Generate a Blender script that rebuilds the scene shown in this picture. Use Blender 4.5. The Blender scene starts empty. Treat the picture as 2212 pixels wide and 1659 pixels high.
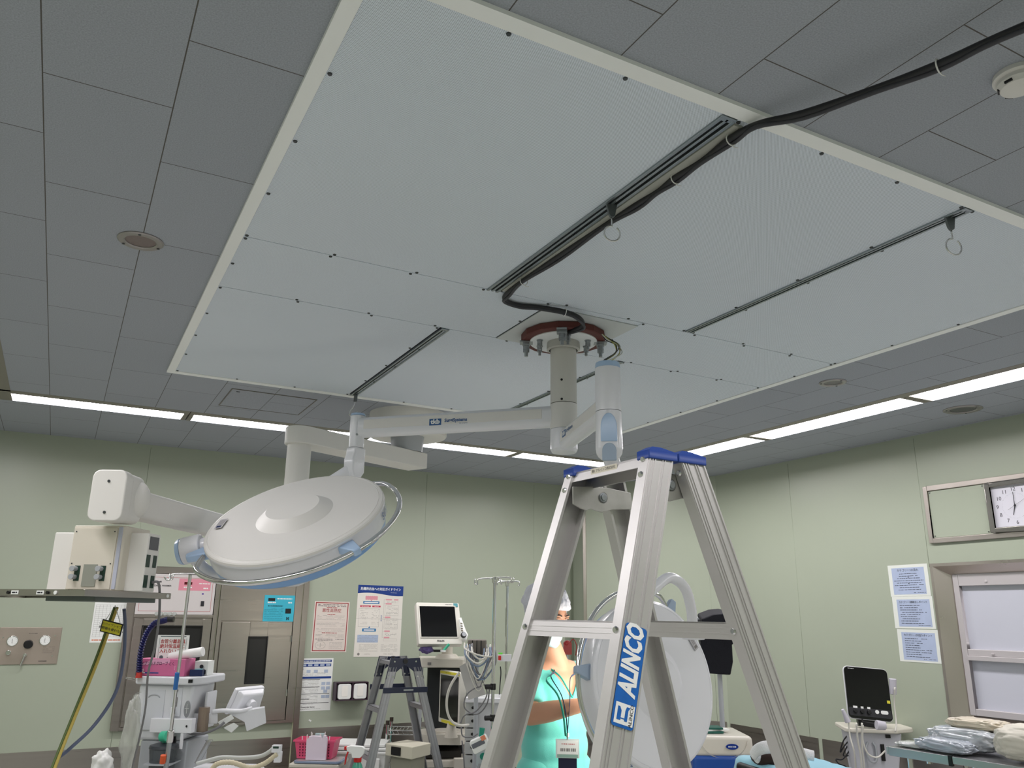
import bpy, bmesh, math, random
from mathutils import Vector, Matrix, Euler
random.seed(7)
SC = bpy.context.scene
COL = SC.collection
# ---------------------------------------------------------------- camera
FPX = 1755.94; EYE = 1.53; HC = 2.80
_yaw, _pit, _rol = 0.49343835, 0.27759203, 0.01221738
_f = Vector((math.sin(_yaw)*math.cos(_pit), math.cos(_yaw)*math.cos(_pit), math.sin(_pit)))
_r0 = Vector((math.cos(_yaw), -math.sin(_yaw), 0)); _u0 = _r0.cross(_f)
_r = _r0*math.cos(_rol) + _u0*math.sin(_rol); _u = -_r0*math.sin(_rol) + _u0*math.cos(_rol)
CAMP = Vector((0, 0, EYE))
cam = bpy.data.objects.new('camera', bpy.data.cameras.new('camera')); COL.objects.link(cam)
cam.data.sensor_fit = 'HORIZONTAL'; cam.data.sensor_width = 36; cam.data.lens = FPX/2212*36
cam.data.clip_start = .02; cam.data.clip_end = 60
cam.matrix_world = Matrix(((_r.x, _u.x, -_f.x, 0), (_r.y, _u.y, -_f.y, 0), (_r.z, _u.z, -_f.z, EYE), (0, 0, 0, 1)))
SC.camera = cam
def ray(px, py): return _f + _r*((px-1106)/FPX) - _u*((py-829.5)/FPX)
def at(px, py, x=None, y=None, z=None, d=None):
    "photo measurement -> point of the room on a known plane (wall x / wall y / height z / depth d)"
    D = ray(px, py)
    t = d if d is not None else (z-EYE)/D.z if z is not None else x/D.x if x is not None else y/D.y
    return CAMP + D*t
# ---------------------------------------------------------------- world and exposure
SC.view_settings.view_transform = 'Standard'; SC.view_settings.look = 'None'
SC.view_settings.exposure = 0.0; SC.view_settings.gamma = 1.0
SC.view_settings.use_curve_mapping = False
LAMP_E = 22.0          # fluorescent diffuser strength
FLUO = (1.0, .957, .965)
w = bpy.data.worlds.new('world'); SC.world = w; w.use_nodes = True
w.node_tree.nodes['Background'].inputs[0].default_value = (.8, .85, .9, 1)
w.node_tree.nodes['Background'].inputs[1].default_value = .02
# ---------------------------------------------------------------- materials
def lin(c):
    if isinstance(c, str):
        c = [int(c[i:i+2], 16)/255 for i in (0, 2, 4)]
    return tuple((v/12.92 if v <= .04045 else ((v+.055)/1.055)**2.4) for v in c) + (1,)
MATS = {}
def mat(name, col=None, rough=.5, metal=0., var=0., scale=8., bump=0., bscale=60., coat=0., emit=None, estr=0., trans=0., alpha=1., ior=1.45, aniso=None, sheen=0., spec=None):
    if name in MATS: return MATS[name]
    m = bpy.data.materials.new(name); m.use_nodes = True; nt = m.node_tree; b = nt.nodes['Principled BSDF']
    c = lin(col); b.inputs['Base Color'].default_value = c
    b.inputs['Roughness'].default_value = rough; b.inputs['Metallic'].default_value = metal
    b.inputs['IOR'].default_value = ior
    if spec is not None: b.inputs['Specular IOR Level'].default_value = spec
    if coat: b.inputs['Coat Weight'].default_value = coat; b.inputs['Coat Roughness'].default_value = .1
    if sheen: b.inputs['Sheen Weight'].default_value = sheen
    if trans: b.inputs['Transmission Weight'].default_value = trans
    if alpha < 1: b.inputs['Alpha'].default_value = alpha
    if emit: b.inputs['Emission Color'].default_value = lin(emit); b.inputs['Emission Strength'].default_value = estr
    tc = nt.nodes.new('ShaderNodeTexCoord')
    if var:
        n = nt.nodes.new('ShaderNodeTexNoise'); n.inputs['Scale'].default_value = scale; n.inputs['Detail'].default_value = 4
        mp = nt.nodes.new('ShaderNodeMapping'); nt.links.new(tc.outputs['Object'], mp.inputs[0])
        if aniso: mp.inputs['Scale'].default_value = aniso
        nt.links.new(mp.outputs[0], n.inputs['Vector'])
        mx = nt.nodes.new('ShaderNodeMixRGB'); mx.inputs[1].default_value = tuple(v*(1-var) for v in c[:3])+(1,)
        mx.inputs[2].default_value = tuple(min(1, v*(1+var)) for v in c[:3])+(1,)
        nt.links.new(n.outputs['Fac'], mx.inputs[0]); nt.links.new(mx.outputs[0], b.inputs['Base Color'])
        if metal > .5:
            mr = nt.nodes.new('ShaderNodeMapRange'); mr.inputs[3].default_value = max(.03, rough-.1); mr.inputs[4].default_value = rough+.12
            nt.links.new(n.outputs['Fac'], mr.inputs[0]); nt.links.new(mr.outputs[0], b.inputs['Roughness'])
    if bump:
        n2 = nt.nodes.new('ShaderNodeTexNoise'); n2.inputs['Scale'].default_value = bscale; n2.inputs['Detail'].default_value = 3
        nt.links.new(tc.outputs['Object'], n2.inputs['Vector'])
        bp = nt.nodes.new('ShaderNodeBump'); bp.inputs['Strength'].default_value = bump; bp.inputs['Distance'].default_value = .01
        nt.links.new(n2.outputs['Fac'], bp.inputs['Height']); nt.links.new(bp.outputs[0], b.inputs['Normal'])
    MATS[name] = m; return m
GREEN = mat('wall_green', 'a8b09f', .3, var=.02, scale=3)
GREEN2 = mat('wall_green_joint', 'a0a896', .22)
STEEL = mat('brushed_steel', 'cac2bb', .3, 1, var=.015, scale=3)
STEELH = mat('brushed_steel_horizontal', 'a8a29d', .3, 1, var=.07, scale=2, aniso=(.5, .5, 30))
ALU = mat('mill_aluminium', 'cdcbca', .37, .65, var=.02, scale=5)
ALUD = mat('worn_aluminium', 'a3a4a8', .42, .75, var=.12, scale=20)
CHROME = mat('chrome', 'dcdcdc', .09, 1)
WHITE = mat('white_paint', 'e3e3e1', .35, var=.015, scale=5)
WARMW = mat('ivory_paint', 'dfddd9', .38, var=.02, scale=5)
PANELW = mat('diffuser_white', 'c9ced0', .45)
COOLW = mat('cool_white_plastic', 'e2e3e8', .28, coat=.3)
GREYP = mat('grey_plastic', 'a9adb2', .4, var=.03)
LBLUE = mat('pale_blue_plastic', 'a9c3e2', .28, coat=.3)
BLACK = mat('black_plastic', '141416', .35)
SCREEN = mat('dark_screen', '0b0b0d', .12, spec=.6)
NAVY = mat('navy_plastic', '1d2a55', .3)
BLUEP = mat('blue_plastic', '1f4fa8', .4)
ZINC = mat('zinc_plated_steel', 'a3a8ac', .35, .8, var=.15, scale=60)
REDOX = mat('red_oxide_paint', '5e2f2a', .6, var=.15, scale=20)
RUBBER = mat('black_cable_sheath', '26262a', .45)
GREYCAB = mat('grey_cable', '77777a', .5)
WHITECAB = mat('white_cable', 'd2d0c8', .45)
INK = mat('black_ink', '26262c', .6)
GREYINK = mat('grey_ink', '7d7a78', .6)
BLUEINK = mat('blue_ink', '1c4c93', .5)
REDINK = mat('red_ink', 'b23a3e', .5)
PINKINK = mat('pink_ink', 'df9aa4', .5)
PAPER = mat('paper', 'e6e2da', .55, var=.01)
PAPERW = mat('white_paper', 'eceeec', .5)
CLEAR = mat('clear_film', 'f0f2f2', .12, trans=1, ior=1.15, alpha=.45)
SKIN = mat('skin', 'c39a80', .5, var=.05, scale=9, bump=.05, bscale=120)
# ---------------------------------------------------------------- mesh builder
class MB:
    def __init__(s, T=None): s.bm = bmesh.new(); s.T = T or Matrix(); s.mi = 0
    def _v(s, p): return s.bm.verts.new(s.T @ Vector(p))
    def face(s, pts):
        f = s.bm.faces.new([s._v(p) for p in pts]); f.material_index = s.mi; return f
    def hull(s, A, B, caps=True):
        "two loops of equal length joined by quads"
        a = [s._v(p) for p in A]; b = [s._v(p) for p in B]; n = len(a)
        for i in range(n):
            f = s.bm.faces.new((a[i], a[(i+1) % n], b[(i+1) % n], b[i])); f.material_index = s.mi
        if caps:
            for l in (a[::-1], b):
                f = s.bm.faces.new(l); f.material_index = s.mi
    def box(s, c, d, R=None, r=0.):
        "centre, dims; r = rounded vertical (local z) corners"
        M = Matrix.Translation(Vector(c)) @ (R.to_4x4() if R else Matrix())
        hx, hy, hz = d[0]/2, d[1]/2, d[2]/2
        if r > 0:
            pts = rrect(2*hx, 2*hy, r)
        else: pts = [(-hx, -hy), (hx, -hy), (hx, hy), (-hx, hy)]
        s.hull([M @ Vector((x, y, -hz)) for x, y in pts], [M @ Vector((x, y, hz)) for x, y in pts])
    def bx(s, x0, x1, y0, y1, z0, z1): s.box(((x0+x1)/2, (y0+y1)/2, (z0+z1)/2), (x1-x0, y1-y0, z1-z0))
    def prism(s, poly, h, M=None):
        "2D polygon in local xy extruded 0..h in local z"
        M = M or Matrix()
        s.hull([M @ Vector((x, y, 0)) for x, y in poly], [M @ Vector((x, y, h)) for x, y in poly])
    def cyl(s, a, b, r, r2=None, n=20, caps=True):
        a = Vector(a); b = Vector(b); Q = frame(b-a); r2 = r if r2 is None else r2
        c = [(math.cos(2*math.pi*i/n), math.sin(2*math.pi*i/n)) for i in range(n)]
        s.hull([a + Q @ Vector((x*r, y*r, 0)) for x, y in c], [b + Q @ Vector((x*r2, y*r2, 0)) for x, y in c], caps)
    def lathe(s, prof, M, n=48, close=False):
        "profile [(r,z)...] about local z"
        rings = []
        for r, z in prof:
            rings.append([s._v(M @ Vector((max(r, 1e-5)*math.cos(2*math.pi*i/n), max(r, 1e-5)*math.sin(2*math.pi*i/n), z))) for i in range(n)])
        for k in range(len(rings)-1+(1 if close else 0)):
            A, B = rings[k], rings[(k+1) % len(rings)]
            for i in range(n):
                f = s.bm.faces.new((A[i], A[(i+1) % n], B[(i+1) % n], B[i])); f.material_index = s.mi; f.smooth = True
    def tube(s, pts, r, n=8, smooth=4, closed=False, flat=None):
        P = spline(pts, smooth, closed) if smooth else [Vector(p) for p in pts]
        N = len(P); rings = []; up = None
        for i, p in enumerate(P):
            t = (P[(i+1) % N]-P[i-1]) if closed else (P[min(i+1, N-1)]-P[max(i-1, 0)])
            t.normalize()
            if up is None: up = frame(t) @ Vector((1, 0, 0))
            up = (up - t*up.dot(t)); up.normalize(); sd = t.cross(up)
            rr = r(i/(N-1)) if callable(r) else r
            rings.append([s._v(p + (up*math.cos(2*math.pi*k/n)*(flat or 1) + sd*math.sin(2*math.pi*k/n))*rr) for k in range(n)])
        for i in range(N-1+(1 if closed else 0)):
            A, B = rings[i], rings[(i+1) % N]
            for k in range(n):
                f = s.bm.faces.new((A[k], A[(k+1) % n], B[(k+1) % n], B[k])); f.material_index = s.mi; f.smooth = True
        if not closed:
            for l in (rings[0][::-1], rings[-1]):
                f = s.bm.faces.new(l); f.material_index = s.mi
    def sphere(s, c, r, sc=(1, 1, 1), R=None, n=16, m=10):
        M = Matrix.Translation(Vector(c)) @ (R.to_4x4() if R else Matrix()) @ Matrix.Diagonal((sc[0], sc[1], sc[2], 1))
        s.lathe([(r*math.sin(math.pi*k/m), -r*math.cos(math.pi*k/m)) for k in range(m+1)], M, n)
    def text(s, body, size, M, font=None, bold=0., depth=0., align='CENTER', sx=1., spacing=1.):
        if bold and any(ord(ch) > 0x2fff for ch in body):
            for q_ in (-bold*.7, bold*.7): s.text(body, size, M @ Matrix.Translation((q_, q_*.3, q_*.02)), None, 0., depth, align, sx, spacing)
            return
        cu = bpy.data.curves.new('t', 'FONT'); cu.body = body; cu.size = size; cu.align_x = align; cu.align_y = 'CENTER'
        if any(ord(ch) > 0x2fff for ch in body): bold = 0
        cu.extrude = depth; cu.offset = bold; cu.resolution_u = 2; cu.space_character = spacing
        ob = bpy.data.objects.new('t', cu); COL.objects.link(ob)
        dg = bpy.context.evaluated_depsgraph_get(); dg.update()
        me = bpy.data.meshes.new_from_object(ob.evaluated_get(dg))
        S = s.T @ M @ Matrix.Diagonal((sx, 1, 1, 1)); vs = [s.bm.verts.new(S @ v.co) for v in me.vertices]
        for p in me.polygons:
            try: f = s.bm.faces.new([vs[i] for i in p.vertices]); f.material_index = s.mi
            except ValueError: pass
        bpy.data.objects.remove(ob); bpy.data.curves.remove(cu); bpy.data.meshes.remove(me)
    def build(s, name, mats, parent=None, smooth=False, bevel=0., seg=2, subd=0, weld=True, solid=0.):
        if weld: bmesh.ops.remove_doubles(s.bm, verts=s.bm.verts, dist=1e-6)
        bmesh.ops.recalc_face_normals(s.bm, faces=s.bm.faces)
        me = bpy.data.meshes.new(name)
        if smooth:
            for f in s.bm.faces: f.smooth = True
        s.bm.to_mesh(me); s.bm.free()
        for m in (mats if isinstance(mats, (list, tuple)) else [mats]): me.materials.append(m)
        ob = bpy.data.objects.new(name, me); COL.objects.link(ob)
        if solid:
            md = ob.modifiers.new('s', 'SOLIDIFY'); md.thickness = solid; md.offset = 0
        if subd:
            md = ob.modifiers.new('u', 'SUBSURF'); md.levels = subd; md.render_levels = subd
        if bevel:
            md = ob.modifiers.new('b', 'BEVEL'); md.width = bevel; md.segments = seg; md.limit_method = 'ANGLE'; md.angle_limit = .7
            me.shade_smooth() if hasattr(me, 'shade_smooth') else None
            md.harden_normals = True
        elif smooth and smooth != 'all':
            me.set_sharp_from_angle(angle=.42) if hasattr(me, 'set_sharp_from_angle') else None
        if parent: adopt(ob, parent)
        return ob
def rrect(w, h, r, k=5):
    out = []
    for cx, cy, a0 in ((w/2-r, h/2-r, 0), (-w/2+r, h/2-r, 90), (-w/2+r, -h/2+r, 180), (w/2-r, -h/2+r, 270)):
        for i in range(k+1):
            a = math.radians(a0+90*i/k); out.append((cx+r*math.cos(a), cy+r*math.sin(a)))
    return out
def frame(t):
    t = Vector(t).normalized(); a = Vector((0, 0, 1)) if abs(t.z) < .95 else Vector((1, 0, 0))
    x = a.cross(t).normalized(); y = t.cross(x); return Matrix((x, y, t)).transposed()
def fm(o, x, y, z=None):
    "4x4 frame from origin and axes"
    x = Vector(x).normalized(); y = Vector(y).normalized(); z = z if z else x.cross(y)
    M = Matrix((x, y, Vector(z).normalized())).transposed().to_4x4(); M.translation = Vector(o); return M
def spline(pts, k, closed=False):
    P = [Vector(p) for p in pts]; n = len(P); out = []
    if n < 3: return P
    for i in range(n if closed else n-1):
        p0 = P[i-1] if (closed or i > 0) else P[0]*2-P[1]
        p1 = P[i]; p2 = P[(i+1) % n]; p3 = P[(i+2) % n] if (closed or i+2 < n) else P[-1]*2-P[-2]
        for j in range(k):
            t = j/k; out.append(.5*((2*p1)+(p2-p0)*t+(2*p0-5*p1+4*p2-p3)*t*t+(3*p1-p0-3*p2+p3)*t**3))
    if not closed: out.append(P[-1])
    return out
def adopt(ob, parent):
    ob.parent = parent; ob.matrix_parent_inverse = world(parent).inverted()
def world(o):
    M = o.matrix_basis.copy()
    return (world(o.parent) @ o.matrix_parent_inverse @ M) if o.parent else M
def tag(o, label=None, cat=None, group=None, kind=None):
    if label: o['label'] = label
    if cat: o['category'] = cat
    if group: o['group'] = group
    if kind: o['kind'] = kind
    return o
def thing(name, label, cat, loc=(0, 0, 0), group=None):
    o = bpy.data.objects.new(name, None); o.empty_display_size = .05; COL.objects.link(o); o.location = Vector(loc)
    return tag(o, label, cat, group)
def dup(o, M, label=None, parent=None):
    "copy of a thing with its parts and sub-parts, moved by M"
    c = o.copy(); COL.objects.link(c)
    if parent: c.parent = parent
    else: c.matrix_basis = M @ o.matrix_basis
    if label: c['label'] = label
    for ch in o.children: dup(ch, None, None, c)
    return c
X, Y, Z = Vector((1, 0, 0)), Vector((0, 1, 0)), Vector((0, 0, 1))
def Tr(*a): return Matrix.Translation(Vector(a))
def Rz(a): return Matrix.Rotation(a, 4, 'Z')
# ================================================================ THE ROOM
XR, YB, XL, YF = 5.22, 6.95, -1.5, -1.0
CH0, CH1 = Vector((4.35, 6.95, 0)), Vector((5.22, 5.70, 0))      # chamfered corner
def wallobj(name, pts_plan, z0=0, z1=HC, m=GREEN, thick=.1, out=None):
    b = MB(); a, c = pts_plan; d = (c-a).normalized(); nrm = Vector((d.y, -d.x, 0))
    if out is not None and nrm.dot(out) < 0: nrm = -nrm
    b.hull([a+Z*z0, c+Z*z0, c+nrm*thick+Z*z0, a+nrm*thick+Z*z0], [a+Z*z1, c+Z*z1, c+nrm*thick+Z*z1, a+nrm*thick+Z*z1])
    return tag(b.build(name, m), kind='structure')
wallobj('wall_back', (Vector((XL-.1, YB, 0)), Vector((4.35, YB, 0))), out=Y)
wallobj('wall_left', (Vector((XL, YF-.1, 0)), Vector((XL, YB, 0))), out=-X)
wallobj('wall_front', (Vector((XL, YF, 0)), Vector((XR, YF, 0))), out=-Y)
# chamfered corner: a pocket added to shade a strip beside the back wall, then the corner panel
cd = (CH1-CH0).normalized(); cn = Vector((-cd.y, cd.x, 0)); cn = cn if cn.y > 0 else -cn
b = MB(); j0 = .20
P = [CH0, CH0+cn*.22, CH0+cd*j0+cn*.22, CH0+cd*j0, CH1, CH1+cn*.35+X*.1, CH0+cn*.35+cd*-.05]
b.hull([p for p in P], [p+Z*HC for p in P])
tag(b.build('wall_corner', GREEN), kind='structure')
# right wall with the window opening
WY0, WY1, WZ0, WZ1 = 1.6, 3.62, .85, 1.885
b = MB()
b.bx(XR, XR+.12, WY1, 5.70, 0, HC); b.bx(XR, XR+.12, YF, WY0, 0, HC)
b.bx(XR, XR+.12, WY0, WY1, 0, WZ0); b.bx(XR, XR+.12, WY0, WY1, WZ1, HC)
tag(b.build('wall_right', GREEN), kind='structure')
FLOOR = mat('vinyl_floor', 'babab6', .35, var=.06, scale=30)
b = MB(); b.bx(XL-.2, XR+.4, YF-.2, YB+.4, -.06, 0); tag(b.build('floor', FLOOR), kind='structure')
# ceiling boards: staggered joints
CM = bpy.data.materials.new('ceiling_board'); CM.use_nodes = True; nt = CM.node_tree; pb = nt.nodes['Principled BSDF']
pb.inputs['Roughness'].default_value = .8
g = nt.nodes.new('ShaderNodeNewGeometry'); sx = nt.nodes.new('ShaderNodeSeparateXYZ'); nt.links.new(g.outputs['Position'], sx.inputs[0])
ax = nt.nodes.new('ShaderNodeMath'); ax.operation = 'ADD'; ax.inputs[1].default_value = .212+.6*10; nt.links.new(sx.outputs[0], ax.inputs[0])
ay = nt.nodes.new('ShaderNodeMath'); ay.operation = 'ADD'; ay.inputs[1].default_value = -2.360+.6*20; nt.links.new(sx.outputs[1], ay.inputs[0])
cx = nt.nodes.new('ShaderNodeCombineXYZ'); nt.links.new(ay.outputs[0], cx.inputs[0]); nt.links.new(ax.outputs[0], cx.inputs[1])
br = nt.nodes.new('ShaderNodeTexBrick'); br.inputs['Scale'].default_value = 1; br.inputs['Brick Width'].default_value = .6; br.inputs['Row Height'].default_value = .3
br.inputs['Mortar Size'].default_value = .0019; br.inputs['Mortar Smooth'].default_value = .3; br.offset = .5; br.offset_frequency = 2
CB = 'a3a8b1'
br.inputs['Color1'].default_value = lin(CB); br.inputs['Color2'].default_value = lin('9fa4ad'); br.inputs['Mortar'].default_value = lin('56534e')
nt.links.new(cx.outputs[0], br.inputs['Vector'])
nz = nt.nodes.new('ShaderNodeTexNoise'); nz.inputs['Scale'].default_value = 260; nz.inputs['Detail'].default_value = 2; nt.links.new(g.outputs['Position'], nz.inputs['Vector'])
mm = nt.nodes.new('ShaderNodeMixRGB'); mm.blend_type = 'OVERLAY'; mm.inputs[0].default_value = .35; nt.links.new(br.outputs['Color'], mm.inputs[1]); nt.links.new(nz.outputs['Fac'], mm.inputs[2])
nt.links.new(mm.outputs[0], pb.inputs['Base Color'])
b = MB()
# ceiling with slots for the light ring (outer slot edges / inner slot edges)
SLX0, SLX1, SLY0, SLY1 = -.68, 4.46, .10, 5.88      # outer edge of diffusers
FLW, DFW = .085, .20                                 # flange, diffuser
IX0, IX1, IY0, IY1 = SLX0+DFW, SLX1-DFW-.02, SLY0+DFW, SLY1-DFW
IX0f, IX1f, IY0f, IY1f = IX0+.06, IX1-.07, IY0+.07, IY1-FLW
b.bx(XL-.2, SLX0, YF-.2, YB+.4, HC, HC+.1); b.bx(SLX1, XR+.4, YF-.2, YB+.4, HC, HC+.1)
b.bx(SLX0, SLX1, YF-.2, SLY0, HC, HC+.1); b.bx(SLX0, SLX1, SLY1, YB+.4, HC, HC+.1)
b.bx(IX0f, IX1f, IY0f, IY1f, HC, HC+.1)
tag(b.build('ceiling', CM), kind='structure')
# ---------------------------------------------------------------- recessed fluorescent ring
EM = bpy.data.materials.new('lit_diffuser'); EM.use_nodes = True; nt = EM.node_tree; nt.nodes.clear()
e = nt.nodes.new('ShaderNodeEmission'); e.inputs[0].default_value = (*FLUO, 1); e.inputs[1].default_value = LAMP_E
o_ = nt.nodes.new('ShaderNodeOutputMaterial'); nt.links.new(e.outputs[0], o_.inputs[0])
FLANGE = mat('light_flange', '8f8880', .35, .6)
LR = .03                                            # recess
def light(label, x0, x1, y0, y1, fl, side):
    "diffuser rectangle; fl flange rectangle"
    t = thing('ceiling_light', label, 'ceiling light', ((x0+x1)/2, (y0+y1)/2, HC), 'fluorescent troffers in the ceiling ring')
    f = MB(); fx0, fx1, fy0, fy1 = fl
    f.bx(fx0, fx1, fy0, fy1, HC-.001, HC+.05)
    w_ = .012; ox0, ox1, oy0, oy1 = x0, x1, y0, y1      # housing walls
    e0, e1 = (.022, .022)
    if side == 'x':                                   # long along x
        f.bx(x0-.028, x0, y0, y1, HC-.001, HC+.06); f.bx(x1, x1+.028, y0, y1, HC-.001, HC+.06)
    else:
        f.bx(x0, x1, y0-.028, y0, HC-.001, HC+.06); f.bx(x0, x1, y1, y1+.028, HC-.001, HC+.06)
    f.build('frame', FLANGE, t)
    d = MB(); d.face([(x0, y0, HC+LR), (x0, y1, HC+LR), (x1, y1, HC+LR), (x1, y0, HC+LR)])
    d.build('diffuser', EM, t)
    return t
xs = [(-.45, .575), (.64, 1.84), (1.90, 3.105), (3.165, 4.20)]
lbb = ['far left tube light of the back row, above the gas panel', 'back row tube light just left of the pendant column', 'back row tube light right of the pendant arm', 'back row tube light ending behind the big stepladder']
for (a, c), l in zip(xs, lbb): light(l, a, c, IY1, SLY1, (a-.03, c+.03, IY1f, IY1), 'x')
lbf = ['front row tube light behind the viewer, first from the left', 'front row tube light behind the viewer, second from the left', 'front row tube light behind the viewer, third from the left', 'front row tube light behind the viewer, fourth from the left']
for (a, c), l in zip(xs, lbf): light(l, a, c, SLY0, IY0, (a-.03, c+.03, IY0, IY0f), 'x')
ys = [(.40, 1.65), (1.71, 2.955), (3.015, 4.25), (4.31, 5.60)]
lbr = ['right row tube light nearest the viewer', 'right row tube light above the wall clock', 'long right row tube light between the two round grilles', 'right row tube light behind the blue ladder caps']
for (a, c), l in zip(ys, lbr): light(l, IX1, SLX1, a, c, (IX1f, IX1, a-.03, c+.03), 'y')
lbl = ['left row tube light nearest the viewer', 'left row tube light, second from the front', 'left row tube light, third from the front', 'left row tube light whose end shows at the left picture edge']
for (a, c), l in zip(ys, lbl): light(l, SLX0, IX0, a, c, (IX0, IX0f, a-.03, c+.03), 'y')
b = MB()                                             # corner infill plates of the ring
for x0, x1, y0, y1 in ((IX1f, SLX1, 5.63, SLY1), (4.23, IX1f, IY1f, SLY1), (SLX0, IX0f, 5.63, SLY1), (SLX0, -.48, IY1f, 5.63), (SLX0, IX0f, SLY0, .37), (IX1f, SLX1, SLY0, .37), (4.23, IX1f, SLY0, IY0f), (-.62, -.48, SLY0, IY0f)):
    if x1 > x0 and y1 > y0: b.bx(x0, x1, y0, y1, HC-.0012, HC+.07)
tag(b.build('trim_1', FLANGE), kind='structure')
b = MB(); b.bx(XL-.2, XR+.4, YF-.2, YB+.4, HC+.1, HC+.14); tag(b.build('ceiling_slab', WHITE), kind='structure')
# ---------------------------------------------------------------- wainscot and joints
WZ = .645
b = MB()
b.bx(XL, 1.79, YB-.006, YB, 0, .585); b.bx(1.835, 4.33, YB-.006, YB, 0, WZ); b.build('trim_2', STEELH)['kind'] = 'structure'
b = MB(); b.bx(XR-.006, XR, YF, 4.70, 0, WZ+.02); b.bx(XR-.006, XR, 4.74, 5.68, 0, WZ+.02); b.build('trim_3', STEELH)['kind'] = 'structure'
b = MB(); q0, q1 = CH0+cd*(j0+.03), CH1-cd*.02
b.hull([q0, q1, q1-cn*.006, q0-cn*.006], [p+Z*(WZ+.03) for p in (q0, q1, q1-cn*.006, q0-cn*.006)]); b.build('trim_4', STEELH)['kind'] = 'structure'
b = MB(); q = CH0+cd*(j0+.015); b.box(q+Z*HC/2-cn*.004, (.03, .012, HC-.01), Rz(math.atan2(cd.y, cd.x)).to_3x3()); b.build('trim_5', STEEL)['kind'] = 'structure'
b = MB()
for x in (.492, 2.857, 4.0, -.70): b.tube([(x, YB, WZ-.06), (x, YB, HC-.02)], .0015, 6, 0)
for y in (4.82, 3.645): b.tube([(XR, y, WZ if y > 4 else WZ1), (XR, y, HC-.02)], .0015, 6, 0)
b.tube([CH1-cd*.10+Z*WZ, CH1-cd*.10+Z*2.0], .0015, 6, 0)
b.build('trim_6', GREEN2)['kind'] = 'structure'
# ---------------------------------------------------------------- window on the right wall
t = tag(thing('window_1', None, None, (XR, 2.6, 1.3)), kind='structure')
b = MB()   # splayed stainless reveal
def ringq(x0, x1, a0, a1, c0, c1, b0, b1, d0, d1):
    o1 = [(x0, a0, c0), (x0, a1, c0), (x0, a1, c1), (x0, a0, c1)]; i1 = [(x1, b0, d0), (x1, b1, d0), (x1, b1, d1), (x1, b0, d1)]
    for i in range(4): b.face([o1[i], o1[(i+1) % 4], i1[(i+1) % 4], i1[i]])
ringq(XR-.004, XR-.004, WY0-.02, WY1+.02, WZ0-.02, WZ1+.02, WY0, WY1, WZ0, WZ1)
ringq(XR-.004, XR+.09, WY0, WY1, WZ0, WZ1, WY0+.10, WY1-.10, WZ0+.10, WZ1-.075)
b.build('window_reveal', STEEL, t)
y0, y1, z0, z1 = WY0+.10, WY1-.10, WZ0+.10, WZ1-.075
WFR = mat('window_aluminium', 'c9c4c6', .4, .3)
b = MB(); xx = XR+.06
b.bx(xx, xx+.06, y0+.03, y1-.03, z1-.055, z1+.02); b.bx(xx, xx+.06, y0+.03, y1-.03, 1.315, 1.355); b.bx(xx-.012, xx+.06, y0+.03, y1-.03, 1.285, 1.315)
b.bx(xx, xx+.06, y1-.03, y1+.01, z0, z1+.02); b.bx(xx, xx+.06, y0, y0+.03, z0, z1+.02); b.bx(xx, xx+.06, y0+.03, y1-.03, z0, z0+.04)
b.cyl((xx-.006, y1-.22, z1-.03), (xx+.01, y1-.22, z1-.03), .009, n=10); b.cyl((xx-.02, y1-.2, 1.33), (xx+.01, y1-.2, 1.33), .007, n=10)
b.build('window_frame', WFR, t, bevel=.003)
b = MB(); b.bx(xx+.03, xx+.036, y0, y1, z0, z1)
b.build('window_pane', mat('milky_blind_behind_glass', 'c8cad6', .16, coat=.4), t)
# ================================================================ CEILING EQUIPMENT
# perforated sheet: fine staggered holes, from object coordinates
PF = bpy.data.materials.new('perforated_white_sheet'); PF.use_nodes = True; nt = PF.node_tree; pb = nt.nodes['Principled BSDF']; pb.inputs['Roughness'].default_value = .5
tc = nt.nodes.new('ShaderNodeTexCoord'); mp = nt.nodes.new('ShaderNodeMapping'); mp.inputs['Rotation'].default_value = (0, 0, math.radians(45)); nt.links.new(tc.outputs['Object'], mp.inputs[0])
vo = nt.nodes.new('ShaderNodeTexVoronoi'); vo.voronoi_dimensions = '2D'; vo.inputs['Scale'].default_value = 1/.0038; vo.inputs['Randomness'].default_value = 0; nt.links.new(mp.outputs[0], vo.inputs['Vector'])
rp = nt.nodes.new('ShaderNodeMapRange'); rp.inputs[1].default_value = .26; rp.inputs[2].default_value = .36; nt.links.new(vo.outputs['Distance'], rp.inputs[0])
mx = nt.nodes.new('ShaderNodeMixRGB'); mx.inputs[1].default_value = lin('97a1ad'); mx.inputs[2].default_value = lin('ebf3fd'); nt.links.new(rp.outputs[0], mx.inputs[0]); nt.links.new(mx.outputs[0], pb.inputs['Base Color'])
af = thing('airflow_diffuser', 'large white perforated airflow diffuser covering the middle of the ceiling', 'ceiling diffuser', (1.88, 2.99, HC))
PX0, PX1, PY0, PY1 = .395, 3.345, 1.36, 4.61
ZT = HC-.006
b = MB()
for x0, x1, y0, y1 in ((PX0-.04, PX0, PY0-.045, PY1+.045), (PX1, PX1+.04, PY0-.045, PY1+.045), (PX0, PX1, PY0-.045, PY0), (PX0, PX1, PY1, PY1+.045)): b.bx(x0, x1, y0, y1, HC-.012, HC+.0)
b.build('trim_frame', mat('trim_white', 'f8faf9', .4), af)
RX0, RX1 = 1.38, 2.375      # rails
g_ = .0016
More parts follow.
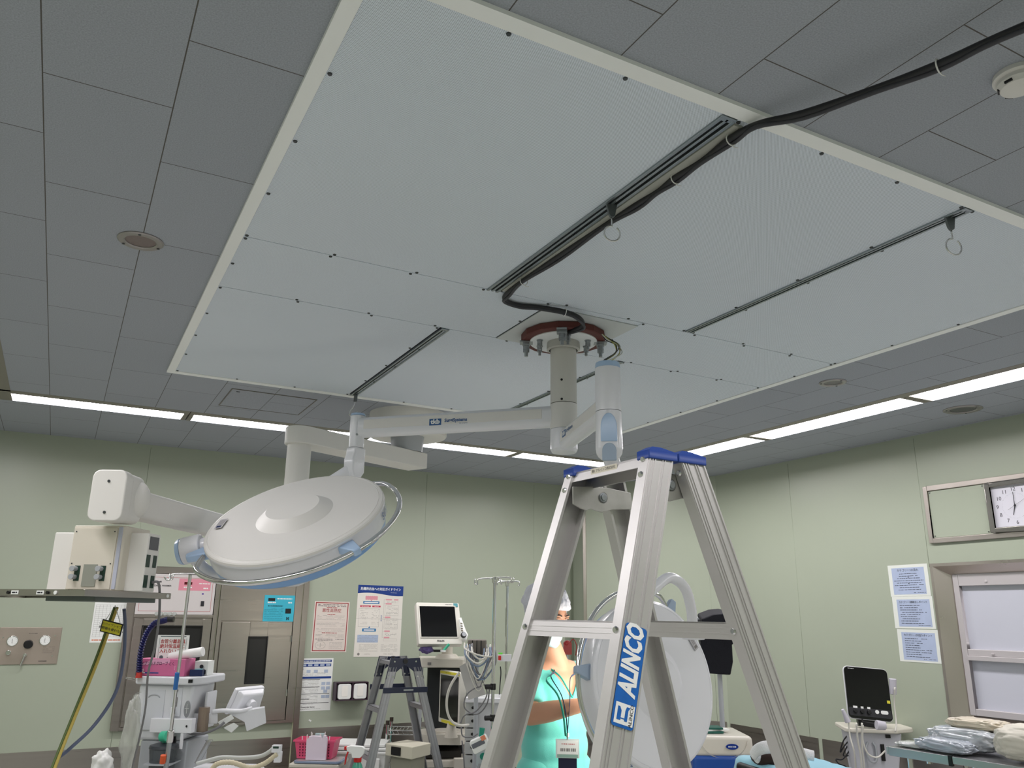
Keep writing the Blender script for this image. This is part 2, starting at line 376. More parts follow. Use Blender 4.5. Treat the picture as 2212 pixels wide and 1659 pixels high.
cells = [(PX0, RX0-.018, PY0, 2.725), (RX0+.018, RX1-.018, PY0, 2.725), (RX1+.018, PX1, PY0, 2.725),
         (PX0, 1.65, 2.727, 3.238), (1.65, 2.126, 2.727, 2.768), (2.126, PX1, 2.727, 3.238),
         (PX0, RX0-.014, 3.24, PY1), (RX0+.014, RX1-.014, 3.24, PY1), (RX1+.014, PX1, 3.24, PY1)]
SCREW = mat('dark_screw', '55585a', .4, .8)
def screw(p, par, r=.0065):
    m = MB(); m.cyl(p, Vector(p)-Z*.0035, r, r*.8, n=10); m.build('screw', SCREW, par)
panels = []
for i, (x0, x1, y0, y1) in enumerate(cells):
    b = MB(Tr(0, 0, ZT)); b.bx(x0+g_, x1-g_, y0+g_, y1-g_, -.002, .004); p = b.build('perforated_panel', PF, af); panels.append(p)
    if y1-y0 < .1: continue
    xsn = []
    if x0 < .5 or i in (3,): xsn.append(x0+.006)
    for k in range(int((y1-y0)/.34)+1):
        y = y0+.012+k*((y1-y0-.024)/max(1, round((y1-y0)/.34)))
        if y > y1: break
        screw((x0+.010, y, ZT-.002), p); screw((x1-.010, y, ZT-.002), p)
    for k in range(1, round((x1-x0)/.315)):
        x = x0+k*(x1-x0)/round((x1-x0)/.315); screw((x, y0+.010, ZT-.002), p); screw((x, y1-.010, ZT-.002), p)
# curtain rails set between the panels
RAILM = mat('galvanised_rail', '9aa2a6', .3, .9, var=.08, scale=20, aniso=(8, .5, 1))
DARK = mat('dark_gap', '17181a', .7)
def crail(label, x, y0, y1, hw, name='ceiling_rail'):
    t = thing(name, label, 'ceiling rail', (x, (y0+y1)/2, HC), 'slotted rails in the airflow diffuser')
    b = MB()
    b.bx(x-hw, x-hw*.55, y0, y1, HC-.014, HC-.002); b.bx(x+hw*.55, x+hw, y0, y1, HC-.014, HC-.002)
    b.bx(x-hw*.18, x+hw*.18, y0, y1, HC-.013, HC-.002); b.bx(x-hw, x+hw, y0-.008, y0+.012, HC-.013, HC-.002)
    b.build('track', RAILM, t, bevel=.0015)
    b = MB(); b.bx(x-hw, x+hw, y0, y1, HC-.005, HC-.001); b.build('slot', DARK, t)
crail('long slotted rail beside the black cable, ending near the lamp mount', 1.372, 1.372, 2.73, .026)
crail('thin rail carrying the ring hook nearest the right trim', 2.375, 1.372, 2.715, .020)
crail('short rail left of the lamp mount, with a small hook at its far end', 1.395, 3.25, 4.60, .020)
crail('thin rail passing behind the lamp mount column', 2.375, 3.25, 4.60, .018)
b = MB(); b.bx(1.400, 1.432, 1.38, 2.70, HC-.016, HC-.004); b.build('cable_cover', mat('grey_cover_strip', 'a9aaa2', .5))
tag(bpy.data.objects['cable_cover'], 'flat grey cover strip running along the long rail under the cable', 'cable cover')
# hooks
HOOKG = mat('grey_hook_metal', '6f7476', .4, .7)
def hook(label, x, y, r=.026, ax=None, drop=.045):
    t = thing('rail_hook', label, 'hook', (x, y, HC-.014), 'hooks hanging from the ceiling rails')
    ax = Vector(ax or (1, -.3, 0)).normalized()
    b = MB(); M = fm((x, y, HC-.012), ax, -Z)
    b.prism([(-.018, 0), (.018, 0), (.010, drop*.9), (.004, drop), (-.004, drop), (-.010, drop*.8)], .010, M @ Tr(0, 0, -.005)); b.build('carrier', HOOKG, t, bevel=.001)
    c = Vector((x, y, HC-.012-drop-.03-r)); P = [Vector((x, y, HC-.012-drop)), Vector((x, y, HC-.012-drop-.02))]
    for k in range(0, 25):
        a = math.pi/2 + .0 - k*(2*math.pi*.9)/24; P.append(c+ax*math.cos(a)*r*-1+Z*math.sin(a)*r)
    b = MB(); b.tube(P, .0028, 8, 2); b.build('ring', CHROME, t)
hook('ring hook on the long rail above the lamp mount', 1.372, 1.90)
hook('ring hook at the far right end of the thin rail', 2.372, 1.43, .028)
t = thing('rail_hook', 'small silver hook at the end of the short rail over the lamp elbow', 'hook', (1.40, 4.57, HC-.01), 'hooks hanging from the ceiling rails')
b = MB(); b.bx(1.392, 1.408, 4.56, 4.58, HC-.055, HC-.012); b.build('carrier', HOOKG, t)
b = MB(); b.tube([(1.40, 4.57, HC-.05), (1.39, 4.57, HC-.085), (1.37, 4.57, HC-.12), (1.375, 4.57, HC-.145), (1.40, 4.57, HC-.14), (1.415, 4.57, HC-.11)], .004, 8, 4); b.build('hook_bend', CHROME, t)
# round ceiling speakers / grilles
def speaker(label, x, y, R, rim=RAILM, mesh='8b7f7c', name='ceiling_speaker', grp='round grilles in the ceiling'):
    t = thing(name, label, 'ceiling speaker', (x, y, HC), grp)
    M = Tr(x, y, HC) @ Matrix.Diagonal((1, 1, -1, 1))
    b = MB(); b.lathe([(R, -.004), (R, .003), (R*.93, .007), (R*.72, .007), (R*.66, .003), (R*.66, -.002)], M, 40); rimo = b.build('rim', rim, t, smooth=True)
    b = MB(); b.lathe([(0, .002), (R*.68, .001)], M, 32); b.build('grille', mat('grille_'+mesh, mesh, .6, .2, bump=.5, bscale=600), t)
    for k in range(3):
        a = 2*math.pi*k/3+.4; m = MB(); m.cyl((x+R*.86*math.cos(a), y+R*.86*math.sin(a), HC-.006), (x+R*.86*math.cos(a), y+R*.86*math.sin(a), HC-.009), .005, n=8); m.build('screw', SCREW, rimo)
RIMM = mat('dull_silver_rim', 'a09c9a', .35, .7)
speaker('round grey ceiling speaker left of the airflow diffuser', .085, 2.965, .077, RIMM)
speaker('small round grille between the diffuser corner and the right light row', 3.63, 2.98, .073, RIMM, '8a8a86')
speaker('larger round grille between the right light row and the green wall', 4.80, 2.99, .112, RIMM, '6a6d6a')
# smoke detector
t = thing('smoke_detector', 'ivory round smoke detector cut by the right picture edge', 'smoke detector', (1.86, .905, HC))
M = Tr(1.86, .905, HC) @ Matrix.Diagonal((1, 1, -1, 1))
b = MB(); b.lathe([(.052, 0), (.054, .012), (.050, .016), (0, .016)], M, 40); b.build('base', WARMW, t, smooth=True)
b = MB(); b.lathe([(.046, .016), (.047, .026), (.040, .038), (.024, .043), (0, .044)], M, 40); hd = b.build('sensor_head', WARMW, t, smooth=True)
for k in range(6):
    a = k*math.pi/3; m = MB(); m.box((1.86+.042*math.cos(a), .905+.042*math.sin(a), HC-.033), (.006, .018, .006), Matrix.Rotation(a, 3, 'Z')); m.build('vent_slot', BLACK, hd)
# access hatch
t = thing('access_hatch', 'thin framed access hatch in the ceiling boards near the pendant', 'access hatch', (1.0, 5.07, HC))
b = MB()
for x0, x1, y0, y1 in ((.735, 1.245, 4.850, 4.856), (.735, 1.245, 5.305, 5.311), (.735, .741, 4.856, 5.305), (1.239, 1.245, 4.856, 5.305)): b.bx(x0, x1, y0, y1, HC-.004, HC)
b.build('hatch_frame', mat('dark_thin_frame', '76736b', .5), t)
b = MB(); b.bx(.742, 1.238, 4.857, 5.304, HC-.0025, HC); b.build('hatch_lid', CM, t)
b = MB(); b.bx(.77, .79, 4.90, 4.906, HC-.005, HC-.002); b.build('latch', SCREW, t)
# black cable laid along the ceiling
t = thing('ceiling_cable', 'thick black cable running along the ceiling into the lamp mount', 'cable', (1.42, 2.0, HC-.03))
zc = HC-.022
CP = [(1.842, 2.90, zc-.03), (1.85, 2.80, zc-.03), (1.80, 2.745, zc-.02), (1.72, 2.735, zc-.01), (1.62, 2.765, zc), (1.52, 2.79, zc), (1.45, 2.765, zc), (1.425, 2.70, zc), (1.418, 2.55, zc), (1.420, 2.3, zc), (1.428, 2.0, zc), (1.432, 1.85, zc), (1.440, 1.75, zc), (1.432, 1.66, zc), (1.44, 1.55, zc), (1.425, 1.42, zc-.005), (1.435, 1.33, zc-.01), (1.475, 1.22, zc-.03), (1.53, 1.05, zc-.045), (1.57, .92, zc-.05), (1.60, .80, zc-.05), (1.66, .60, zc-.05), (1.80, .2, zc-.03), (1.9, -.3, zc)]
b = MB(); b.tube([(x, y, z+.002) for x, y, z in CP], .0095, 10, 5); b.build('sheath', RUBBER, t, weld=False)
b = MB(); b.tube([(x+.010*(1 if k % 2 else -.6)*(.6 if k > 16 else 1), y, z-.008) for k, (x, y, z) in enumerate(CP)], .0062, 8, 5); b.build('second_cable', mat('dark_grey_cable', '3a3a40', .45), t, weld=False)
for k in (3, 8, 13, 15, 19):
    p = Vector(CP[k]); q = Vector(CP[k+1])-Vector(CP[k-1]); Q = frame(q); b = MB()
    b.tube([p-Z*.002+Q @ Vector((math.cos(a_*math.pi/6)*.0165, math.sin(a_*math.pi/6)*.0165, 0)) for a_ in range(12)], .0018, 6, 0, closed=True)
    b.tube([p-Z*.018, p-Z*.022+X*.008, p-Z*.020+X*.022], .0013, 5, 3); b.build('cable_tie', WHITE, t)
# ================================================================ SURGICAL LAMP MOUNT
MX, MY = 1.900, 3.035
mt = thing('lamp_mount', 'ivory ceiling column with dark red flange and bolts carrying both surgical lamps', 'ceiling mount', (MX, MY, HC))
b = MB(); b.bx(1.655, 2.128, 2.768, 3.238, HC-.012, HC-.008); b.build('ceiling_plate', mat('plate_white', 'c8cdce', .45), mt)
M = Tr(MX, MY, HC) @ Matrix.Diagonal((1, 1, -1, 1))
b = MB(); n = 6
def ringp(r, k0=0): return [(r*math.cos(2*math.pi*(k+.5)/48), r*math.sin(2*math.pi*(k+.5)/48)) for k in range(48)]
b.lathe([(.150, .012), (.190, .012), (.196, .016), (.196, .042), (.190, .046), (.150, .046), (.145, .03)], M, 14, close=True); b.build('red_flange', REDOX, mt, smooth=True)
b = MB(); b.lathe([(.156, .044), (.156, .050), (.153, .052), (.05, .052)], M, 48); b.build('mount_plate', mat('plate_bright', 'e6eaec', .4), mt, smooth=True)
def bolt(p, s=1., nm='bolt'):
    m = MB(); p = Vector(p)
    m.cyl(p, p-Z*.004*s, .016*s, n=20); m.cyl(p-Z*.004*s, p-Z*.018*s, .0125*s, n=6); m.cyl(p-Z*.018*s, p-Z*.022*s, .013*s, n=20); m.cyl(p-Z*.022*s, p-Z*.033*s, .0125*s, n=6); m.cyl(p-Z*.033*s, p-Z*.050*s, .007*s, n=12)
    m.build(nm, ZINC, mt)
for a in (-112, -50, -6, 62, 128, 172):
    a = math.radians(a); bolt((MX+.118*math.cos(a), MY+.118*math.sin(a), HC-.052), .92)
for a in (-124, 150, -28, 62):
    a = math.radians(a+0); p = Vector((MX+.172*math.cos(a), MY+.172*math.sin(a), HC-.046))
    m = MB(); m.box(p-Z*.004, (.060, .046, .008), Matrix.Rotation(a, 3, 'Z')); m.box(p-Z*.014+Vector((math.cos(a), math.sin(a), 0))*.0, (.030, .046, .012), Matrix.Rotation(a, 3, 'Z')); m.build('clamp_plate', ZINC, mt, bevel=.002)
    bolt(p-Z*.014, 1.15)
b = MB(); b.lathe([(.055, .052), (.075, .052), (.077, .066), (.077, .086), (.066, .090)], M, 48); b.build('collar', mat('dull_collar', 'b9b8b2', .45), mt, smooth=True)
CR = .060
COLM = mat('ivory_column', 'd2d0ca', .38)
b = MB(); b.lathe([(CR, .075), (CR, .345)], M, 48); col_ = b.build('column', COLM, mt, smooth=True)
cdir = (CAMP-Vector((MX, MY, EYE))).normalized()
for dz in (.245, .335):
    m = MB(); p = Vector((MX, MY, HC-dz))+(cdir+_r*-.15).normalized()*CR*.985; m.cyl(p, p+cdir*.003, .0055, n=12); m.build('set_screw', BLACK, col_)
# wires from the flange
wc = [mat('wire_yellow_green', 'a9a84a', .5), mat('wire_black', '1b1b1b', .5), mat('wire_white', 'c9c8be', .5)]
w0 = at(1312, 733, d=3.66); w1 = at(1335, 765, d=3.5); w2 = at(1300, 785, d=3.2); w3 = at(1299, 803, d=3.06)
wt = thing('lamp_wiring', 'loose thin wires dropping from the flange into the arm cap', 'wires', w0)
for k in range(6):
    j = [Vector((random.uniform(-1, 1)*.018, random.uniform(-1, 1)*.018, random.uniform(-1, 1)*.008)) for _ in range(4)]
    b = MB(); b.tube([w0-X*.03+Z*.02, w0+j[0]*.5, at(1328+k*2, 745, d=3.6), w1+j[1], w2+j[2]*1.2, w3+j[3]*.4+Z*.004], .0024, 6, 6); b.build('wire', wc[(0, 1, 2, 0, 1, 2)[k]], wt)
# ================================================================ LEFT LAMP
def arm_profile(b, p, q, w, h, up=Z, r=.35):
    "soft rectangular bar from p to q (width w sideways, height h)"
    p = Vector(p); q = Vector(q); d = (q-p).normalized(); s = d.cross(up).normalized(); u2 = s.cross(d)
    pts = rrect(w, h, min(w, h)*r)
    b.hull([p+s*x+u2*y for x, y in pts], [q+s*x+u2*y for x, y in pts])
    return s, u2
A1 = at(772, 925, z=2.400); zc1 = 2.400
la = thing('surgical_lamp', 'left surgical lamp, tilted round white head seen from above behind its back', 'surgical lamp', (MX, MY, zc1), 'ceiling surgical lamps')
b = MB(); b.cyl((MX, MY, 2.452), (MX, MY, 2.336), CR+.0015, n=48); hb = b.build('hub', WARMW, la, smooth=True)
for dz in (2.336,): m = MB(); m.cyl((MX, MY, dz+.001), (MX, MY, dz-.001), CR+.0018, n=48); m.build('seam_ring', GREYP, hb)
d1 = (A1-Vector((MX, MY, zc1))).normalized()
b = MB(); s1, u1 = arm_profile(b, Vector((MX, MY, zc1))+d1*.04, A1-d1*.02, .075, .098, r=.42); ar = b.build('arm', COOLW, la, smooth=True)
# raised flat strip of the arm, with printed badge
cams = -s1 if s1.dot(CAMP-A1) < 0 else s1
LA = (A1-Vector((MX, MY, zc1))).length
b = MB(); pm = Vector((MX, MY, zc1))+d1*(LA*.52)+cams*.0375+Z*.008
b.box(pm, (LA*.86, .003, .045), Matrix((d1, cams, Z)).transposed()); b.build('side_strip', WARMW, ar, bevel=.001)
bp = at(967, 910, d=(pm-CAMP).dot(_f)); 
tt = ((bp-CAMP).normalized()); nn = cams; pl = pm+cams*.0022; k_ = (pl-CAMP).dot(nn)/tt.dot(nn); bp = CAMP+tt*k_
dr = -d1 if (-d1).dot(_r) > 0 else d1
BM = fm(bp, dr, Z)
b = MB(); b.box(BM @ Vector((-.062, 0, 0)), (.060, .031, .0008), BM.to_3x3()); b.mi = 1; b.text('tkb', .030, BM @ Tr(-.062, .001, .0008), bold=.0012, sx=1.15); b.mi = 0
b.text('SurgiSystems', .0225, BM @ Tr(.0405, .004, .0008), bold=.0007, sx=.95); b.text('tkb company', .008, BM @ Tr(.078, -.012, .0008))
b.build('badge', [mat('badge_blue', '27588f', .4), PAPERW], ar)
b = MB(); b.cyl(A1+Z*.060, A1-Z*.098, .036, n=36); b.build('arm_end', COOLW, la, bevel=.004)
b = MB(); b.cyl(A1+Z*.072, A1+Z*.060, .034, .0365, n=36); b.build('end_cap', LBLUE, la, bevel=.004)
m = MB(); p = A1-Z*.03+(CAMP-A1).normalized()*.036; m.cyl(p, p+(CAMP-p).normalized()*.002, .006, n=10); m.build('set_screw', ZINC, la)
# elbow below the arm end
J1 = at(768, 992, d=(A1-CAMP).dot(_f)); J1 = Vector((A1.x, A1.y, J1.z))
# lamp head
LC = Vector((.772, 3.207, 1.896)); LN = Vector((-.42, -.406, .812)).normalized(); LR1 = .350
def lamp_head(par, C, Nrm, R, up, clip_angs, ring_a, ring_r=1.12, logo=None, T=.085, hub_dir=None):
    "round head: N points out of the back cover; up = reference direction in the plane of the disc"
    u_ = (up-Nrm*up.dot(Nrm)).normalized(); v_ = Nrm.cross(u_)
    M = Matrix((u_, v_, Nrm)).transposed().to_4x4(); M.translation = C
    b = MB(M); b.lathe([(R, -.014), (R-.002, -.004), (R-.006, .0), (R-.016, .003), (R-.018, .0015), (R-.020, .0035), (.150, .006), (.104, .040), (0, .041)], Matrix(), 96); cv = b.build('back_cover', WARMW if par is la else COOLW, par, smooth=True)
    b = MB(M); b.lathe([(R, -.012), (R, -.018), (R-.006, -.020), (R-.008, -T+.01), (R-.012, -T)], Matrix(), 96); sk = b.build('side_band', COOLW, par, smooth=True)
    b = MB(M); b.lathe([(R-.012, -T), (R-.018, -T-.028), (R-.035, -T-.040), (R*.82, -T-.044), (R*.80, -T-.044)], Matrix(), 96); b.build('front_rim', mat('sky_blue_plastic', '86aee0', .3, coat=.3), par, smooth=True)
    return M, cv, sk
up1 = Vector((-1, 0, .2))
ML1, cov1, band1 = lamp_head(la, LC, LN, LR1, up1, None, None)
GLASS = mat('lamp_front_glass', 'd5dde6', .12, spec=.6)
b = MB(ML1); b.lathe([(0, -.126), (LR1*.80, -.127)], Matrix(), 64); b.build('lens', GLASS, la, smooth=True)
def disc_ang(M, p):
    q = M.inverted() @ Vector(p); return math.atan2(q.y, q.x)
def rimpt(M, px, py, zoff=0.):
    "where a photo ray meets the plane of the disc"
    n = M.to_3x3() @ Z; o = M @ Vector((0, 0, zoff)); D = ray(px, py); t = (o-CAMP).dot(n)/D.dot(n); return M.inverted() @ (CAMP+D*t)
def handle(par, M, R, a0, a1, zoff, clips, nm='handle_rail', ext=1.13, clipmat=LBLUE, fn=None):
    P = []
    for k in range(33):
        a = a0+(a1-a0)*k/32; e = min(1, min(k, 32-k)/2.2); rr = R+((fn(a) if fn else R*ext)-R)*e
        P.append((rr*math.cos(a), rr*math.sin(a), zoff))
    b = MB(M); b.tube(P, .0105, 12, 2); h = b.build(nm, CHROME, par)
    for a in clips:
        m = MB(M @ Matrix.Rotation(a, 4, 'Z')); L = R*(ext-1)
        m.hull([(R-.012, -.034, zoff-.018), (R-.012, .034, zoff-.018), (R-.012, .034, zoff+.014), (R-.012, -.034, zoff+.014)],
               [(R+L+.016, -.014, zoff-.014), (R+L+.016, .014, zoff-.014), (R+L+.016, .014, zoff+.014), (R+L+.016, -.014, zoff+.014)])
        m.build('handle_clip', clipmat, par, bevel=.006, seg=3)
zo = -.040
ptsL = [(408, 1213), (519, 1258), (678, 1231), (790, 1170), (866, 1086), (815, 1037)]
an = [rimpt(ML1, *p, zoff=zo) for p in ptsL]
hr = [math.hypot(p.x, p.y) for p in an]; ha = [math.atan2(p.y, p.x) for p in an]
HD1 = (hr, ha)
for i in range(1, len(ha)):
    while ha[i]-ha[i-1] > math.pi: ha[i] -= 2*math.pi
    while ha[i]-ha[i-1] < -math.pi: ha[i] += 2*math.pi
def rad_fn(ha, hr):
    pr_ = sorted(zip(ha, hr))
    def f(a):
        if a <= pr_[0][0]: return pr_[0][1]
        for (a0, r0), (a1, r1) in zip(pr_, pr_[1:]):
            if a <= a1: t = (a-a0)/(a1-a0); t = t*t*(3-2*t); return r0+(r1-r0)*t
        return pr_[-1][1]
    return f
0 and print('HD1', [(round(a, 2), round(r, 3)) for a, r in zip(ha, hr)])
cl = rimpt(ML1, 762, 1187, zo); cl2 = rimpt(ML1, 408, 1205, zo)
handle(la, ML1, LR1, ha[0]-.04*(1 if ha[-1] > ha[0] else -1), ha[-1]+.1*(1 if ha[-1] > ha[0] else -1), zo, [math.atan2(cl.y, cl.x), math.atan2(cl2.y, cl2.x)], ext=1.155)
# swivel can on the left side
hp = rimpt(ML1, 410, 1180, -.03); ah = math.atan2(hp.y, hp.x)
b = MB(ML1 @ Matrix.Rotation(ah, 4, 'Z')); b.cyl((LR1-.02, 0, -.045), (LR1+.03, 0, -.045), .034, n=32); b.cyl((LR1+.02, 0, -.045), (LR1+.095, 0, -.045), .052, n=36); sw = b.build('swivel', COOLW, la, bevel=.006, seg=3)
b = MB(ML1 @ Matrix.Rotation(ah, 4, 'Z')); b.cyl((LR1+.095, 0, -.045), (LR1+.112, 0, -.045), .052, .046, n=36); b.build('swivel_cap', LBLUE, sw, bevel=.003)
SWP = ML1 @ Matrix.Rotation(ah, 4, 'Z') @ Vector((LR1+.06, 0, -.06))
# elbow, spring arm and yoke under the head
b = MB(); q0 = A1-Z*.098; q1 = J1+Z*-.055
fx = (SWP-q1); fx.z = 0; fx.normalize(); sd_ = fx.cross(Z)
EM_ = fm(q0, fx, Z)
b.prism([(-.036, 0), (.036, 0), (.036, -.03), (.046, -.06), (.046, -.115), (.028, -.150), (-.010, -.155), (-.036, -.12)], .066, EM_ @ Tr(0, 0, -.033)); el = b.build('elbow', COOLW, la, bevel=.010, seg=4)
e1 = EM_ @ Vector((.03, -.10, 0)); e2 = at(700, 1050, d=(e1-CAMP).dot(_f)-.02)
b = MB(); b.cyl(e1-fx*.02, e2, .030, .026, n=28); b.build('spring_arm', COOLW, la, bevel=.003)
b = MB()
under = [e2-(e2-e1)*.1, ML1 @ Vector((.0, .10, -.20)), ML1 @ (Matrix.Rotation(ah, 4, 'Z') @ Vector((.22, .02, -.20))), ML1 @ (Matrix.Rotation(ah, 4, 'Z') @ Vector((LR1+.02, 0, -.16))), ML1 @ (Matrix.Rotation(ah, 4, 'Z') @ Vector((LR1+.06, 0, -.085)))]
b.tube(under, .024, 16, 8); b.build('yoke', COOLW, la)
# printing
lp = rimpt(ML1, 478, 1133, .006); la_ = math.atan2(lp.y, lp.x)
b = MB(ML1 @ Tr(lp.x, lp.y, .0098) @ Matrix.Rotation(la_-math.pi/2+.0, 4, 'Z')); b.box((0, 0, 0), (.075, .030, .0008)); b.mi = 1; b.box((-.024, .0, .0006), (.014, .018, .0006)); b.mi = 2
for k in range(4): b.box((.008, .010-k*.006, .0006), (.040, .0015, .0006))
b.build('rating_label', [mat('silver_label', 'b3b1b4', .4), NAVY, GREYINK], cov1)
def ring_text(par, M, R, s, ang, size, zoff, mats_, flip=1, bold=.001):
    b = MB(M)
    for i, ch in enumerate(s):
        a = ang+flip*(i-(len(s)-1)/2)*size*.62/R
        o = Vector((math.cos(a)*R, math.sin(a)*R, zoff)); rad = Vector((math.cos(a), math.sin(a), 0)); tg = Vector((-math.sin(a), math.cos(a), 0))*flip
        upv = rad.cross(tg)
        b.text(ch, size, fm(o+rad*.0012, tg, upv), bold=bold)
    b.build('printing', mats_, par)
def band_ang(M, R, z, px, py):
    best = None
    for k in range(720):
        a = k*math.pi/360; p = M @ Vector((R*math.cos(a), R*math.sin(a), z)); nn_ = M.to_3x3() @ Vector((math.cos(a), math.sin(a), 0))
        if nn_.dot(CAMP-p) < 0: continue
        v = p-CAMP; dd = v.dot(_f); x = 1106+FPX*v.dot(_r)/dd; y = 829.5-FPX*v.dot(_u)/dd; e_ = (x-px)**2+(y-py)**2
        if best is None or e_ < best[0]: best = (e_, a)
    return best[1]
ring_text(band1, ML1, LR1-.004, 'SurgiSystems', band_ang(ML1, LR1, -.045, 829, 1112)+.40, .042, -.048, mat('badge_blue', '27588f', .4), flip=1)
# ================================================================ RIGHT LAMP
zc2 = 2.300
A2 = at(1314, 868, z=zc2)
lb = thing('surgical_lamp', 'right surgical lamp, upright round head lit toward the person behind it', 'surgical lamp', (MX, MY, 2.25), 'ceiling surgical lamps')
b = MB(); b.cyl((MX, MY, 2.335), (MX, MY, 2.245), CR+.001, n=48); b.cyl((MX, MY, 2.245), (MX, MY, 2.232), CR+.001, CR-.006, n=48); b.build('hub', COOLW, lb, smooth=True)
p0 = Vector((MX, MY, 2.282)); d2 = (Vector((A2.x, A2.y, 0))-Vector((MX, MY, 0))).normalized()
p1_ = Vector((A2.x, A2.y, 2.282))
b = MB(); s2, u2_ = arm_profile(b, p0+d2*.035, p1_-d2*.0, .070, .088, r=.42); ar2 = b.build('arm', COOLW, lb, smooth=True)
c2s = s2 if s2.dot(CAMP-A2) > 0 else -s2
L2_ = (p1_-p0).length
if c2s.dot(_r) > 0: c2l = -c2s
else: c2l = c2s
b = MB(); b.box(p0+d2*(L2_*.52)+c2l*.035+Z*.004, (L2_*.82, .003, .04), Matrix((d2, c2l, Z)).transposed()); b.build('side_strip', WARMW, ar2, bevel=.001)
BM2 = fm(p0+d2*(L2_*.30)+c2l*.0372+Z*.006, (-d2).cross(Z).cross(Z)*1. if False else (d2 if c2l.cross(Z).dot(d2) < 0 else -d2), Z)
b = MB(); b.box(BM2 @ Vector((-.055, 0, 0)), (.052, .028, .0008), BM2.to_3x3()); b.mi = 1; b.text('tkb', .026, BM2 @ Tr(-.055, .001, .0008), bold=.001, sx=1.15); b.mi = 0
b.text('SurgiSystems', .020, BM2 @ Tr(.034, .003, .0008), bold=.0006); b.build('badge', [mat('badge_blue', '27588f', .4), PAPERW], ar2)
ct = 2.300+.128
AE = Vector((A2.x, A2.y, 0))
b = MB(); b.cyl(AE+Z*ct, AE+Z*2.262, .0475, n=40); b.cyl(AE+Z*2.260, AE+Z*2.257, .0465, n=40); b.build('arm_end', COOLW, lb, smooth=True)
b = MB(); b.cyl(AE+Z*(ct+.022), AE+Z*ct, .0455, .0478, n=40); b.build('end_cap', LBLUE, lb, bevel=.003)
# spring arm: hood, tapering down to the lamp
LC2 = Vector((2.298, 2.942, 1.261)); LN2 = Vector((.12, -.982, .145)).normalized()
K0 = AE+Z*2.235; K1 = at(1362, 1160, d=3.1)
hx_ = (K1-K0); hz_ = hx_.normalized(); 
b = MB(); b.cyl(AE+Z*2.257, AE+Z*2.12, .0475, .050, n=40); 
b.sphere(AE+Z*2.118, .050, (1, 1, .9)); hd2 = b.build('knuckle_housing', COOLW, lb, smooth=True)
fr_ = (CAMP-AE); fr_.z = 0; fr_.normalize()
b = MB(fm(AE+Z*2.19+fr_*.047, Z.cross(fr_), Z)); b.prism([(x*.030, y*.056) for x, y in [(math.cos(a*math.pi/12), math.sin(a*math.pi/12)) for a in range(0, 13)]]+[(-.030, -.05), (.030, -.05)], .006); b.build('cover_plate', LBLUE, hd2, bevel=.003)
b = MB(fm(AE+Z*2.105+fr_*.035, Z.cross(fr_), Z)); b.prism([(x*.026, y*.03) for x, y in [(math.cos(a*math.pi/12), math.sin(a*math.pi/12)) for a in range(0, 13)]]+[(-.026, -.035), (.026, -.035)], .018); b.build('lower_cover', mat('grey_blue_plastic', '9fb0c4', .3), hd2, bevel=.004)
b = MB(); sA = AE+Z*2.11; K2 = at(1392, 1290, d=3.16)
b.cyl(sA, K1, .030, .028, n=28); b.cyl(K1, K2, .024, n=24); b.build('spring_arm', COOLW, lb, smooth=True)
b = MB(); b.tube([K2+Z*.02, K2, at(1412, 1272, d=3.2), at(1446, 1248, d=3.28), at(1478, 1268, d=3.34), at(1492, 1310, d=3.38), at(1496, 1345, d=3.40)], .0215, 16, 7); b.build('yoke', COOLW, lb)
kq = at(1497, 1352, d=3.41)
b = MB(); b.cyl(kq+Z*.015, kq-Z*.03, .040, .046, n=32); b.cyl(kq-Z*.03, kq-Z*.055, .046, n=32); b.build('swivel', COOLW, lb, bevel=.004)
ML2, cov2, band2 = lamp_head(lb, LC2, LN2, .35, Z, None, None, T=.095)
b = MB(ML2); b.lathe([(0, -.136), (.28, -.137)], Matrix(), 64)
LENS2 = mat('lit_lamp_lens', 'ffffff', .3, emit='fff6e8', estr=9.0); b.build('lens', LENS2, lb, smooth=True)
zo2 = -.040
P2 = [(1287, 1598), (1251, 1440), (1280, 1333), (1323, 1285), (1445, 1295)]
an = [rimpt(ML2, *p, zoff=zo2) for p in P2]; hr = [math.hypot(p.x, p.y) for p in an]; ha = [math.atan2(p.y, p.x) for p in an]
for i in range(1, len(ha)):
    while ha[i]-ha[i-1] > math.pi: ha[i] -= 2*math.pi
    while ha[i]-ha[i-1] < -math.pi: ha[i] += 2*math.pi
HD2 = (hr, ha)
0 and print('HD2', [(round(a, 2), round(r, 3)) for a, r in zip(ha, hr)])
s_ = 1 if ha[-1] > ha[0] else -1
c3 = rimpt(ML2, 1262, 1450, zo2); c4 = rimpt(ML2, 1452, 1298, zo2)
handle(lb, ML2, .35, ha[0]-.5*s_, ha[-1]+.06*s_, zo2, [math.atan2(c3.y, c3.x), math.atan2(c4.y, c4.x)], ext=1.135, clipmat=mat('grey_blue_plastic', '9fb0c4', .3))
lp = rimpt(ML2, 1496, 1388, .006); la_ = math.atan2(lp.y, lp.x)
b = MB(ML2 @ Tr(lp.x, lp.y, .0098) @ Matrix.Rotation(la_+math.pi/2, 4, 'Z')); b.box((0, 0, 0), (.07, .028, .0008)); b.mi = 1; b.box((-.022, .0, .0006), (.012, .018, .0006)); b.box((.008, .004, .0006), (.034, .002, .0006)); b.box((.008, -.004, .0006), (.034, .002, .0006))
b.build('rating_label', [mat('silver_label', 'b3b1b4', .4), GREYINK], cov2)
ring_text(band2, ML2, .346, 'ED', band_ang(ML2, .35, -.05, 1352, 1650), .05, -.05, mat('badge_blue', '27588f', .4), flip=1)
